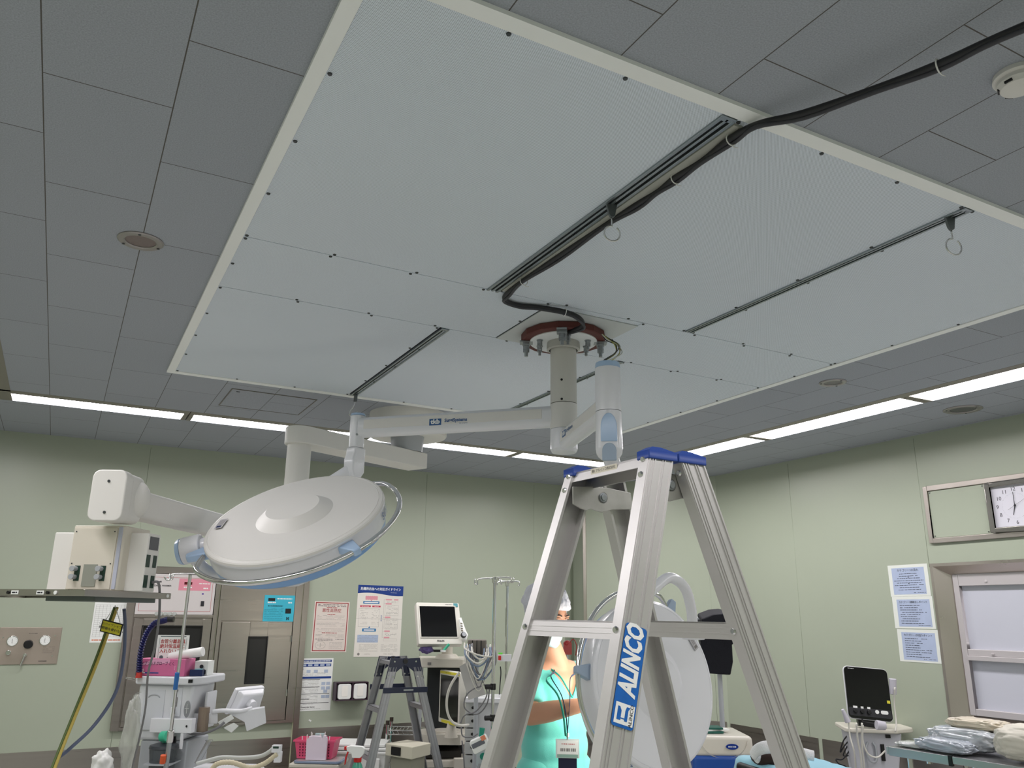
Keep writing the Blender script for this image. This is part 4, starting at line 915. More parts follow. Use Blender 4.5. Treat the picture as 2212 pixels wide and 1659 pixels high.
d_ = door(t2, 1.168, 1.718, .72, 1.455, 1.385, 1.525, 1.0, 1.34, DGL)
for z in (.92, 1.33): b = MB(); b.cyl((1.715, YB-.040, z-.025), (1.715, YB-.040, z+.025), .007, n=12); b.build('hinge', CHROME, d_)
M = wm(1.60, 1.565, .028); b = MB(M); b.box((0, 0, 0), (.245, .205, .003)); b.mi = 1; b.box((-.065, .068, .002), (.055, .022, .001)); b.box((.075, -.02, .002), (.045, .038, .004)); b.mi = 2; dashes(b, -.02, .10, .075, .008, .0022, 1, .025, .03); dashes(b, -.095, -.03, .045, .010, .0022, 1, .02, .025); dashes(b, .07, .10, .045, .010, .0022, 1, .02, .03); b.mi = 3
dashes(b, -.09, .03, .018, .008, .0022, .95, .008, .02)
for k in range(8): dashes(b, -.115, .035, .0-.013*k, .0022, .0022)
b.text('M', .03, Tr(.075, -.08, .0022), bold=.002); b.build('control_label', [mat('label_cyan', '3fb4cc', .45), BLACK, PAPERW, mat('teal_ink', '155563', .5)], t2)
b = MB(); b.bx(1.79, 1.835, YB-.03, YB, 0, 1.95); tag(b.build('trim_7', WSTEEL), kind='structure')
b = MB(); b.bx(1.128, 1.133, YB-.012, YB, WZ, 1.86); b.bx(1.787, 1.79, YB-.02, YB, 0, 1.95); tag(b.build('trim_8', mat('cream_edge', 'c9cdb0', .4)), kind='structure')
# ---- posters
t = thing('poster', 'red-bordered text poster on the back wall, left of the large guideline poster', 'poster', (2.045, YB, 1.42), 'posters on the back wall')
M = wm(2.045, 1.424) @ Matrix.Rotation(-.012, 4, 'Z'); b = MB(M); b.box((0, 0, .001), (.300, .406, .001)); b.build('sheet', mat('poster_cream', 'ddd3cb', .4), t)
b = MB(M)
for c, d in (((0, .191), (.28, .007)), ((0, -.191), (.28, .007)), ((-.137, 0), (.007, .38)), ((.137, 0), (.007, .38))): b.box((c[0], c[1], .0017), (*d, .0004))
b.text('悪性高熱症', .033, Tr(0, .128, .0017), bold=.0007); dashes(b, -.045, .045, .152, .005, .0017, 1); dashes(b, -.035, .035, .098, .005, .0017, 1); dashes(b, -.07, .06, -.050, .005, .0017, .9)
b.mi = 1; dashes(b, -.12, .12, .177, .005, .0017, .95); dashes(b, -.12, .12, .165, .005, .0017, .95); dashes(b, -.125, .12, -.100, .005, .0017, .97); dashes(b, -.10, .03, -.110, .004, .0017, .97)
b.mi = 2
for k in range(13):
    if k not in (4, 9): dashes(b, -.12, .12, .088-.0105*k, .0026, .0017, .88, .01, .05)
for k in range(3): dashes(b, -.12, .12, -.064-.0105*k, .003, .0017, .8, .01, .06)
for k in range(6): dashes(b, .0, .11, -.125-.0095*k, .0026, .0017, .8)
for k in range(40):
    a = 2*math.pi*k/40; b.box((-.075+.042*math.cos(a), -.148+.030*math.sin(a), .0017), (.004, .003, .0004))
b.box((-.075, -.148, .0017), (.004, .034, .0004)); dashes(b, -.105, -.082, -.148, .004, .0017, 1); dashes(b, -.068, -.045, -.148, .004, .0017, 1)
b.build('print', [mat('deep_red_ink', 'a03236', .5), mat('soft_ink', '6a6564', .5), mat('pale_ink', 'a39d98', .5)], t)
t = thing('poster', 'large white guideline poster with a dark blue title band', 'poster', (2.467, YB, 1.47), 'posters on the back wall')
M = wm(2.467, 1.474) @ Matrix.Rotation(-.008, 4, 'Z'); b = MB(M); b.box((0, 0, .001), (.412, .588, .001)); b.build('sheet', PAPER, t)
b = MB(M); pts = [(-.206, .294), (-.206, .222)]+[(-.206+.412*k/12, .225+.012*math.sin(k/12*math.pi*1.6+.3)-.008*k/12) for k in range(13)]+[(.206, .294)]
pts = [(-.206, .294)]+[(-.206+.412*k/16, .222+.010*math.sin(k/16*5.2+.2)-.004*k/16) for k in range(17)]+[(.206, .294)]
b.prism(pts, .0006, Tr(0, 0, .0015)); b.mi = 1; b.text('危機的出血への対応ガイドライン', .0285, Tr(0, .262, .0024), bold=.0009, sx=.86); dashes(b, .09, .15, .236, .002, .0024, 1)
b.mi = 2; b.prism([(-.135+.11*(k/12)+0, .188+.014+(.003 if k % 2 else 0)) for k in range(13)][::-1]+[(-.135+.11*(k/12), .188-.014-(.003 if k % 2 else 0)) for k in range(13)], .0005, Tr(0, 0, .0015)); 
for x, y, w_ in ((.05, .178, .055), (.05, .143, .055), (.125, .178, .04), (.05, .030, .05), (.052, -.085, .05), (.052, -.137, .05)): b.box((x+w_/2, y, .0016), (w_, .011, .0005))
b.box((-.08, .167, .0016), (.012, .010, .0005)); b.mi = 3; b.box((-.13, .118, .0016), (.095, .014, .0005)); b.box((-.032, .118, .0016), (.075, .014, .0005)); 
b.mi = 4; b.box((-.08, .150, .0016), (.145, .022, .0005)); b.box((-.085, -.077, .0016), (.122, .024, .0005)); b.prism([(-.095, -.060), (-.075, -.060), (-.085, -.046)], .0005, Tr(0, 0, .0015)); b.mi = 1; b.box((-.08, .150, .0021), (.125, .008, .0004)); b.box((-.085, -.077, .0021), (.095, .010, .0004)); dashes(b, -.165, -.095, .118, .004, .0021, 1); dashes(b, -.05, -.01, .118, .004, .0021, 1)
b.mi = 6; b.box((-.092, -.147, .0016), (.185, .062, .0005)); b.mi = 5
for k in range(5): dashes(b, -.182, -.003, -.124-.012*k, .002, .0022, .75, .01, .03)
for k in range(22):
    y = .095-.0135*k
    if y > -.04:
        if abs(y-.0) > .008: dashes(b, -.175, -.105, y, .0026, .0017, .7); dashes(b, -.07, .0, y, .0026, .0017, .55)
for k in range(28):
    y = .165-.0115*k
    if min(abs(y-q) for q in (.178, .143, .030, -.085, -.137)) > .009: dashes(b, .06, .165, y, .0026, .0017, .65)
for k in range(6): dashes(b, -.165, .0, -.195-.0105*k, .0022, .0017, .85, .01, .05); dashes(b, .03, .18, -.195-.0105*k, .0022, .0017, .7, .01, .05)
for x, y0, y1 in ((.035, -.137, .178),): b.box((x, (y0+y1)/2, .0017), (.0012, y1-y0, .0003))
for y in (.178, .143, .030, -.085, -.137): b.box((.042, y, .0017), (.014, .0012, .0003))
for (x0, x1, y0, y1) in ((-.185, -.003, -.05, .10), (.048, .17, .045, .13), (.048, .17, -.065, .018), (.048, .17, -.165, -.147)):
    for c, d in ((((x0+x1)/2, y0), (x1-x0, .001)), (((x0+x1)/2, y1), (x1-x0, .001)), ((x0, (y0+y1)/2), (.001, y1-y0)), ((x1, (y0+y1)/2), (.001, y1-y0))): b.box((c[0], c[1], .0017), (*d, .0003))
b.text('日本麻酔科学会', .008, Tr(-.09, -.272, .0017)); b.text('日本輸血・細胞治療学会', .008, Tr(.10, -.272, .0017)); b.cyl((-.165, -.272, .0014), (-.165, -.272, .0018), .011, n=18); b.box((0, .015, .0017), (.412, .0012, .0003))
b.mi = 7; b.text('輸\n血\n手\n順', .013, Tr(.018, .02, .0017))
b.build('print', [mat('poster_blue', '163a86', .4), PAPERW, PINKINK, mat('rose_ink', 'c53b55', .5), mat('mid_blue_ink', '1c72ad', .5), mat('poster_grey', '8e8985', .5), mat('table_blue', 'aebdd6', .5), BLUEINK], t)
t = thing('poster', 'small white instruction poster with dark blue bars beside the glove box holder', 'poster', (1.948, YB, .972), 'posters on the back wall')
M = wm(1.948, .973); b = MB(M); b.box((0, 0, .001), (.282, .402, .001)); b.build('sheet', PAPERW, t)
b = MB(M); b.box((0, .180, .0017), (.255, .018, .0004)); b.box((0, .148, .0017), (.25, .022, .0004)); b.box((0, .052, .0017), (.262, .016, .0004)); b.prism([(-.120, .135), (-.110, .135), (-.110, .120), (-.100, .120), (-.115, .102), (-.130, .120), (-.120, .120)], .0005, Tr(0, 0, .0015))
b.mi = 1; dashes(b, -.12, .12, .180, .006, .0022, .95, .01, .04); b.mi = 4
for k in range(5): b.box((-.10+.05*k, .148, .0022), (.035, .014, .0004))
b.mi = 2
for y, x1 in ((.038, .04), (-.02, .04), (-.072, .125), (-.112, -.04), (-.142, .125)): b.box(((-.128+x1)/2, y, .0017), (x1+.128, .0035, .0004))
b.mi = 3
for k in range(17):
    y = .03-.0112*k; dashes(b, -.12, .03, y, .0018, .0017, .8, .02, .07)
for k in range(3): dashes(b, -.12, .10, .09-.01*k, .0018, .0017, .7)
b.mi = 4
for x, y in ((.07, .005), (.11, .005), (.07, -.03), (.11, -.03), (.09, -.055), (.075, -.095), (.11, -.095), (.0, .10), (.085, .10), (-.06, .10)): b.box((x, y, .0017), (.032, .024, .0004))
b.mi = 2; b.text('Powergrips Games', .014, Tr(-.045, -.172, .0017), bold=.0004, sx=1.05); dashes(b, -.125, .06, -.187, .002, .0017, 1)
b.build('print', [mat('poster_blue', '163a86', .4), PAPERW, INK, GREYINK, mat('sketch_blue', 'b3c0d4', .5)], t)
b = MB(wm(1.93, .70) @ Matrix.Rotation(-.5, 4, 'Z')); b.box((0, 0, .001), (.022, .012, .001)); tag(b.build('tape_scrap', PAPERW), 'scrap of white tape on the back wall under the small poster', 'tape')
# glove dispenser
t = thing('glove_dispenser', 'dark purple wall holder with two white glove boxes', 'dispenser', (2.24, YB, .92))
M = wm(2.238, .917); b = MB(M); PUR = mat('dark_purple_plastic', '3c2a38', .35)
for c, d in (((0, .068, .045), (.275, .010, .09)), ((0, -.066, .045), (.275, .008, .09)), ((-.134, 0, .045), (.008, .14, .09)), ((.134, 0, .045), (.008, .14, .09)), ((.004, 0, .045), (.010, .13, .09)), ((0, 0, .003), (.27, .14, .006))): b.box(c, d)
b.build('holder', PUR, t, bevel=.003)
for x in (-.063, .069):
    b = MB(M); b.box((x, 0, .046), (.112, .120, .085), r=.02); gb = b.build('glove_box', PAPERW, t, bevel=.006, seg=3)
    b = MB(M); b.box((x, .004, .089), (.050, .085, .002), r=.008); b.build('box_opening', mat('tissue_white', 'f4f2ec', .7), gb, bevel=.001)
# ================================================================ RIGHT WALL THINGS (x = XR)
def rm(y, z, off=0.): return fm((XR-off, y, z), -Y, Z)      # x toward the viewer, y up, z out of wall
titles = ['カテゴリー1の流れ', 'カテゴリー1器械出しポイント', 'カテゴリー1外回りポイント']
lbs = ['topmost of the three laminated blue notices beside the window', 'middle one of the three laminated notices beside the window', 'lowest of the three laminated notices beside the window']
for k, (yc, zc, tl) in enumerate(((3.815, 1.800, titles[0]), (3.808, 1.584, titles[1]), (3.798, 1.364, titles[2]))):
    t = thing('notice_sheet', lbs[k], 'notice', (XR, yc, zc), 'laminated notices by the window')
    M = rm(yc, zc) @ Matrix.Rotation((.006, .002, -.006)[k], 4, 'Z'); b = MB(M); b.box((0, 0, .001), (.312, .215, .001)); b.build('laminate', mat('laminate_white', 'e4e8e2', .2, coat=.3), t)
    b = MB(M); sx_ = (0, .006, .004)[k]; b.box((sx_, -.004, .0017), (.255, .182, .0005)); b.mi = 1; b.text(tl, (.020, .0165, .0175)[k], Tr(sx_, .068, .0023), bold=.0003)
    for j in range(9 if k else 8):
        L = random.uniform(.06, .115)
        if k == 0: dashes(b, -L, L, .045-.0155*j, .0042, .0022, .95)
        else: dashes(b, -.10, -.10+L*1.8, .046-.0148*j, .0042, .0022, .95)
    dashes(b, .03, .12, -.085, .003, .0022, .9)
    if k == 0:
        for y_ in (.020, -.022): b.prism([(-.006, y_+.004), (.006, y_+.004), (0, y_-.004)], .0005, Tr(0, 0, .002))
    b.build('print', [mat('notice_blue', 'aebbd6', .4, var=.12, scale=9), INK], t)
# recessed clock box
t = thing('wall_clock', 'square white clock with black numerals in a steel frame, cut by the right picture edge', 'clock', (XR, 2.99, 2.2))
CY, CZ = 3.365, 2.225
b = MB(); zA, zB = 2.040, 2.425
for y0, y1, z0, z1 in ((3.580, 3.612, zA, zB), (2.60, 3.58, zB-.032, zB), (2.60, 3.58, zA, zA+.032), (2.60, 2.632, zA+.03, zB-.03)): b.bx(XR-.018, XR, y0, y1, z0, z1)
tf = thing('clock_frame', 'long stainless wall frame holding the green panel and the clock', 'frame', (XR, 3.1, 2.23)); b.build('steel_border', STEEL, tf, bevel=.003)
b = MB(); b.bx(XR-.008, XR-.001, 3.172, 3.578, zA+.034, zB-.034); gp = b.build('green_insert', GREEN, tf, bevel=.001)
for y, z in ((3.565, zB-.045), (3.565, zA+.045), (3.19, zB-.045), (3.19, zA+.045)): b = MB(); b.cyl((XR-.008, y, z), (XR-.011, y, z), .005, n=10); b.build('screw', CHROME, gp)
b = MB()
cy0, cy1, cz0, cz1 = 2.822, 3.165, zA+.034, zB-.036
for y0, y1, z0, z1 in ((cy0, cy0+.030, cz0, cz1), (cy1-.030, cy1, cz0, cz1), (cy0+.03, cy1-.03, cz0, cz0+.030), (cy0+.03, cy1-.03, cz1-.030, cz1)): b.bx(XR-.040, XR-.004, y0, y1, z0, z1)
b.build('clock_bezel', mat('dark_chrome_bezel', 'a8a59f', .2, 1), t, bevel=.006, seg=3)
b = MB(); b.bx(XR-.016, XR-.010, cy0+.028, cy1-.028, cz0+.028, cz1-.028); b.build('clock_face', mat('clock_white', 'd9d8e2', .3), t)
cc = ((cy0+cy1)/2, (cz0+cz1)/2); M = rm(cc[0], cc[1], .0165); b = MB(M)
for k in range(1, 13):
    a = math.radians(90-30*k); rx, ry = .112, .104; b.text(str(k), .034, Tr(rx*math.cos(a), ry*math.sin(a), 0), bold=.0001)
for k in range(60):
    a = math.radians(6*k); b.box((.082*math.cos(a), .078*math.sin(a), 0), (.0015 if k % 5 else .004, .001, .0003), Matrix.Rotation(a, 3, 'Z'))
b.build('numerals', INK, t)
def hand(nm, ang, L, w_, tail, z, mt_=INK):
    a = math.radians(90-ang); m = MB(M @ Matrix.Rotation(a, 4, 'Z')); m.prism([(-tail, -w_), (L, -w_*.6), (L, w_*.6), (-tail, w_)], .001, Tr(0, 0, z)); m.build(nm, mt_, t)
hand('hour_hand', 197, .060, .0028, .010, .003); hand('minute_hand', 0, .085, .0022, .012, .005); hand('second_hand', 62, .095, .0008, .05, .007, GREYINK)
b = MB(M); b.cyl((0, 0, 0), (0, 0, .009), .005, n=14); b.build('hub', INK, t)
# ================================================================ EQUIPMENT ALONG THE BACK WALL
def F(px, py, d, rot=0., z=0.):
    p = at(px, py, d=d); o = Vector((p.x, p.y, z)); a = math.radians(rot); ex = ER*math.cos(a)-EF*math.sin(a); ey = EF*math.cos(a)+ER*math.sin(a)
    return fm(o, ex, ey)
def zat(px, py, d): return at(px, py, d=d).z
def locof(M): return M.translation
def casters(par, M, w_, d_, r=.035):
    for x in (-w_/2, w_/2):
        for y in (-d_/2, d_/2):
            b = MB(M); b.cyl((x-.012, y, r), (x+.012, y, r), r, n=20); b.cyl((x, y, r), (x, y, .11), .010, n=10); b.build('caster', BLACK, par)
# ---- anaesthesia machine
MAu = F(388, 1500, 4.75, 4); MA = MAu @ Matrix.Diagonal((.80, .85, 1, 1))
zt_ = zat(388, 1462, 4.6); s_ = 4.75/1756
am = thing('anaesthesia_machine', 'white anaesthesia machine with a rounded top tray in front of the steel cabinets', 'anaesthesia machine', locof(MA))
AW = mat('machine_white', 'd7d9de', .35, coat=.2)
b = MB(MA); b.prism([(-.24, -.20), (.17, -.22), (.225, -.17), (.245, -.10), (.245, .20), (-.24, .22)], .045, Tr(0, 0, zt_-.045)); tray = b.build('top_tray', AW, am, bevel=.012, seg=3)
b = MB(MA); b.box((.17, -.2, zt_-.022), (.028, .05, .018), Matrix.Rotation(.25, 3, 'Z')); b.build('tray_socket', BLACK, tray)
zb = zat(380, 1592, 4.7)
b = MB(MA); b.hull([(-.215, -.16, zb), (.135, -.16, zb), (.135, .18, zb), (-.215, .18, zb)], [(-.225, -.17, zt_-.045), (.185, -.17, zt_-.045), (.185, .18, zt_-.045), (-.225, .18, zt_-.045)]); bd = b.build('body', AW, am, bevel=.02, seg=3)
b = MB(MA); b.box((.0, .02, zb/2+.06), (.34, .34, zb-.12)); b.build('lower_cabinet', mat('machine_grey', 'b3b7bd', .4), am, bevel=.01)
b = MB(MA); b.box((.02, .02, .09), (.52, .50, .07)); b.build('base', mat('machine_grey', 'b3b7bd', .4), am, bevel=.02)
casters(am, MA, .46, .42)
zm = (zt_+zb)/2
b = MB(MA); b.box((-.10, -.168, zm-.01), (.155, .006, zt_-zb-.13)); lp_ = b.build('front_panel', mat('panel_light_grey', 'cdd0d6', .4), bd, bevel=.002)
b = MB(MA); b.tube([(-.15+.05+.04*math.cos(a*math.pi/12), -.173, zm+.055+.016*math.sin(a*math.pi/12)) for a in range(13)], .003, 6, 0); b.build('recess_handle', GREYP, lp_)
b = MB(MA); b.box((.065, -.170, zm+.035), (.075, .006, .155)); b.mi = 1; b.box((.070, -.174, zm+.035), (.010, .002, .05)); b.cyl((.065, -.172, zm+.095), (.065, -.176, zm+.095), .008, n=14); b.cyl((.060, -.172, zm-.025), (.060, -.176, zm-.025), .008, n=14); b.build('vaporiser_plate', [mat('panel_light_grey', 'cdd0d6', .4), GREYINK], bd, bevel=.002)
b = MB(MA); b.cyl((.152, -.166, zm+.01), (.152, -.172, zm+.01), .0001, .0001, n=8); b.bm.clear() if False else None
b = MB(MA); b.lathe([(0, .004), (.026, .004), (.030, 0)], fm((.150, -.170, zm-.002), X, Z, -Y) @ Matrix.Diagonal((.8, 1.5, 1, 1)), 28); b.mi = 1; b.box((.150, -.176, zm), (.002, .001, .05)); b.box((.150, -.176, zm), (.03, .001, .002)); b.build('oval_gauge', [mat('gauge_grey', '8c8f92', .3), PAPERW], bd)
b = MB(MA); b.box((-.08, -.172, zb+.075), (.02, .002, .025)); b.box((-.075, -.172, zb+.105), (.026, .002, .006)); b.build('marking', GREYINK, lp_)
b = MB(MA); b.box((.07, -.19, zb+.085), (.30, .06, .075)); b.box((.055, -.21, zb+.03), (.016, .016, .11)); b.box((.155, -.21, zb+.03), (.022, .016, .13)); b.box((.06, -.20, zb+.14), (.02, .03, .08)); br = b.build('bracket_rail', COOLW, am, bevel=.004)
b = MB(MA); b.cyl((.075, -.222, zb+.085), (.075, -.226, zb+.085), .006, n=10); b.cyl((.185, -.222, zb+.085), (.185, -.226, zb+.085), .006, n=10); b.build('bracket_screw', BLACK, br)
b = MB(MA); b.box((.04, -.165, zb-.0), (.10, .02, .05)); b.build('dark_opening', BLACK, am)
b = MB(MA); b.box((.215, .05, zm-.02), (.02, .16, .20)); b.build('absorber_housing', AW, am, bevel=.008, seg=3)
b = MB(MA); b.cyl((.225, -.06, zm-.0), (.225, -.06, zm-.13), .038, n=24); b.build('absorber_canister', mat('smoky_plastic', '8b7c6d', .2), am)
b = MB(MA); b.cyl((-.235, -.10, zm+.055), (-.235, -.16, zm+.055), .014, n=14); b.tube([(-.24+.045*math.cos(a*math.pi/8), -.13, zm+.02+.04*math.sin(a*math.pi/8)) for a in range(16)], .0035, 6, 0, closed=True); b.sphere((-.24, -.13, zm+.02), .014); b.build('breathing_port', CHROME, am)
b = MB(MA); b.cyl((-.24, -.20, zt_-.018), (-.31, -.20, zt_-.012), .006, n=10); b.build('side_tube', CLEAR, am)
# suction unit hanging lower front
sb = thing('suction_bottle', 'smoky suction canister with a green knob at the foot of the front drip pole', 'suction bottle', locof(F(352, 1650, 4.35)))
MS = F(350, 1650, 4.45); z_b = zat(350, 1655, 4.35)
b = MB(MS); b.lathe([(.0, -.16), (.062, -.16), (.068, .0), (.075, .055), (.070, .060), (.0, .060)], Tr(0, 0, z_b+.02), 32); b.build('canister', mat('smoked_clear', '5a6066', .15, alpha=.75, trans=.3), sb, smooth=True)
b = MB(MS); b.lathe([(.074, .050), (.078, .056), (.074, .070), (.03, .082), (0, .082)], Tr(0, 0, z_b+.02), 32); b.build('lid', mat('dark_grey_plastic', '3c3f45', .35), sb, smooth=True)
b = MB(MS); b.box((0, 0, z_b+.0), (.145, .16, .008)); b.build('shelf_ring', GREYP, sb)
b = MB(MS); b.cyl((-.01, -.02, z_b+.135), (.03, -.04, z_b+.14), .028, n=20); b.cyl((0, 0, z_b+.1), (0, 0, z_b+.135), .012, n=12); b.build('valve_knob', mat('mint_green_plastic', '43b894', .35), sb, bevel=.004)
b = MB(MS); b.cyl((0, .03, 0), (0, .03, z_b-.14), .02, n=12); b.cyl((0, .03, 0), (0, .03, .02), .08, n=24); b.build('stand', GREYP, sb)
# ---- things on the tray
MT = MAu @ Tr(0.0, 0, zt_)
bx_ = thing('glove_carton', 'pink carton of nitrile gloves lying on the machine tray', 'box', MT @ Vector((-.06, -.08, 0)))
PK = mat('carton_pink', 'cd6b98', .4, var=.12, scale=12); b = MB(MT @ Tr(-.055, -.095, 0) @ Rz(-.02)); b.box((0, 0, .047), (.285, .125, .092)); b.build('carton', PK, bx_, bevel=.002)
b = MB(fm(MT @ Tr(-.055, -.095, 0) @ Rz(-.02) @ Vector((0, -.0632, .047)), MT.to_3x3() @ X, Z)); b.mi = 2; b.prism([(-.13, .01), (-.05, .044), (.14, .044), (.14, .035), (.02, .02)], .0003); b.mi = 0
b.text('ハイブリッドグローブ とくひか', .021, Tr(-.01, .020, .0008), bold=.0004, sx=.83); b.mi = 1; b.box((-.10, -.030, .0006), (.075, .007, .0006)); b.mi = 3; b.text('L', .03, Tr(-.098, -.022, .0014), bold=.0015); b.mi = 1; b.box((-.035, -.030, .0006), (.05, .006, .0006)); b.mi = 2
for k in range(9): b.cyl((.105+.018*math.cos(k*.7), -.002+.018*math.sin(k*.7), .0004), (.105+.018*math.cos(k*.7), -.002+.018*math.sin(k*.7), .001), .0075, n=10)
b.build('print', [mat('dark_purple_ink', '4a1e45', .5), BLUEINK, mat('carton_highlight', 'dfa3c2', .45), PAPERW], bx_)
b = MB(MT @ Tr(.135, -.01, 0)); b.box((0, 0, .04), (.075, .11, .078), Matrix.Rotation(.1, 3, 'Z')); b.mi = 1; b.cyl((.01, -.062, .05), (.01, -.064, .05), .011, n=16); b.box((.0, -.058, .02), (.07, .008, .022)); tag(b.build('supply_box', [PAPERW, INK]), 'small white supply box behind the right end of the pink carton', 'box')
b = MB(MT @ Tr(.135, -.10, 0)); b.box((0, 0, .018), (.07, .055, .034), Matrix.Rotation(.2, 3, 'Z')); b.mi = 1; b.box((.01, -.003, .037), (.04, .02, .006), Matrix.Rotation(.2, 3, 'Z')); tag(b.build('small_pouch', [NAVY, mat('pouch_cyan', '8fc4cc', .4)]), 'dark blue pouch on the tray, right of the pink carton', 'pouch')
# rolled tissue
rl = MT @ Vector((.06, -.10, .118)); rd = (MT.to_3x3() @ Vector((.98, -.05, .16))).normalized()
b = MB(); b.cyl(rl-rd*.10, rl+rd*.10, .026, n=28); b.cyl(rl+rd*.10, rl+rd*.098, .012, n=16); tag(b.build('paper_roll', mat('paper_roll_white', 'efeeee', .6), bevel=.004), 'white roll lying tilted on top of the pink carton', 'roll')
# sign card leaning
t = thing('warning_card', 'white sign card with red writing standing behind the pink carton', 'sign', MT @ Vector((-.03, .02, 0)))
pc = at(372, 1402, d=4.72); SW, SH = .185, .155
Mg = fm(pc, ER, Z); b = MB(Mg); b.box((0, -.02, 0), (SW, SH+.04, .002)); b.build('card', PAPERW, t)
b = MB(Mg); b.text('血管分離器具\n絶対保温庫に\n入れないこと', .0265, Tr(0, .014, .0016), bold=.0008, sx=.92); b.mi = 1; b.prism(rrect(.15, .004, .0015), .0003, Tr(.0, .070, .001)); b.box((-.078, .0, .0014), (.0015, .12, .0004)); b.box((.078, .0, .0014), (.0015, .12, .0004)); b.cyl((-.058, -.046, .001), (-.058, -.046, .002), .011, n=16); b.box((.015, -.046, .0014), (.08, .003, .0004)); b.build('writing', [mat('sign_red', 'b02a30', .5), mat('slate_ink', '56666b', .5)], t)
b = MB(Mg); b.box((0, -.12, -.02), (.06, .10, .003)); b.build('card_foot', CLEAR, t)
# blue jointed ball-chain arm with clear clip
t = thing('flexible_arm', 'dark blue jointed hose arm holding a clear clip rack above the pink carton', 'flexible arm', MT @ Vector((-.22, -.1, 0)))
chain = spline([at(301, 1452, d=4.62), at(302, 1425, d=4.62), at(307, 1395, d=4.62), at(317, 1368, d=4.62), at(333, 1347, d=4.62), at(350, 1342, d=4.6), at(362, 1338, d=4.6)], 5)
BL = mat('chain_blue', '14164f', .35)
for i in range(len(chain)-1):
    b = MB(); q = chain[i]; d_ = chain[i+1]-q; b.lathe([(.009, 0), (.0165, .005), (.0165, .010), (.008, .017)], fm(q, frame(d_) @ X, frame(d_) @ Y), 14); b.build('joint', BL, t, smooth=True)
b = MB(); b.cyl(chain[0]-Z*.03, chain[0], .018, .014, n=16); b.build('base_nut', mat('red_nut', 'b8352c', .4), t)
b = MB(); b.cyl(chain[-1], chain[-1]+ER*.035, .016, n=14); b.build('head_nut', BLACK, t)
Mq = fm(at(358, 1332, d=4.6), ER, Z); b = MB(Mq); b.prism(rrect(.115, .055, .008), .004, Tr(.0, -.02, 0)); b.build('clip_plate', CLEAR, t)
for k in range(5):
    b = MB(Mq); b.cyl((-.05+.025*k, .015, 0), (-.05+.025*k, .015, .012), .010, n=14); b.build('clip', mat('clear_clip', 'e8ecec', .08, trans=.7, ior=1.3), t)
# ---- side monitor on the machine's arm (seen from behind)
sm_ = am
pm0 = at(533, 1538, d=4.75)
exm = (ER*.62-EF*.78).normalized(); Rm = Matrix.Rotation(0, 4, 'Z')
def P3(px, py, d): return at(px, py, d=d)
DM = 4.75
front = [P3(487, 1546, DM-.02), P3(560, 1530, DM+.14), P3(574, 1484, DM+.16), P3(513, 1490, DM)]
nrm = (front[1]-front[0]).cross(front[3]-front[0]).normalized(); nrm = nrm if nrm.dot(CAMP-front[0]) > 0 else -nrm
b = MB(); cpt = sum(front, Vector())/4
b.hull([p-nrm*.035 for p in front], [p for p in front]); b.hull([cpt+(p-cpt)*.97 for p in front], [cpt+(p-cpt)*.72+nrm*.04 for p in front]); hs = b.build('monitor_housing', COOLW, sm_, bevel=.012, seg=3)
b = MB(); b.cyl(cpt+nrm*.03, cpt+nrm*.07, .028, n=20); b.build('monitor_pivot', COOLW, hs, bevel=.003)
b = MB(); b.hull([P3(493, 1541, 4.66), P3(572, 1528, 4.66), P3(575, 1562, 4.66), P3(533, 1580, 4.66), P3(528, 1560, 4.66)][::1], [P3(493, 1538, 4.74), P3(572, 1525, 4.74), P3(575, 1559, 4.74), P3(533, 1577, 4.74), P3(528, 1557, 4.74)]); b.build('bracket_plate', COOLW, sm_, bevel=.003)
b = MB(); b.tube([P3(458, 1538, 4.66), P3(480, 1535, 4.66), P3(520, 1536, 4.66), P3(545, 1530, 4.68)], .012, 8, 4); b.build('bracket_bar', COOLW, sm_)
b = MB(); b.hull([P3(470, 1560, 4.64), P3(500, 1543, 4.64), P3(506, 1552, 4.64), P3(478, 1570, 4.64)], [P3(470, 1560, 4.70), P3(500, 1543, 4.70), P3(506, 1552, 4.70), P3(478, 1570, 4.70)]); b.hull([P3(482, 1572, 4.62), P3(505, 1561, 4.62), P3(516, 1568, 4.62), P3(500, 1583, 4.62)], [P3(482, 1572, 4.66), P3(505, 1561, 4.66), P3(516, 1568, 4.66), P3(500, 1583, 4.66)]); b.build('joint_plate', PAPERW, sm_, bevel=.003)
b = MB(); b.hull([P3(410, 1541, 4.66), P3(470, 1541, 4.66), P3(470, 1563, 4.66), P3(410, 1565, 4.66)], [P3(410, 1541, 4.72), P3(470, 1541, 4.72), P3(470, 1563, 4.72), P3(410, 1565, 4.72)]); b.build('rail_clamp', COOLW, sm_, bevel=.003)
hose('breathing_cable', 'dark cable sagging between the machine bracket and the side monitor', 'cable', [P3(395, 1578, 4.6), P3(420, 1586, 4.6), P3(445, 1583, 4.6), P3(470, 1572, 4.6), P3(485, 1560, 4.62)], .0075, GREYCAB)
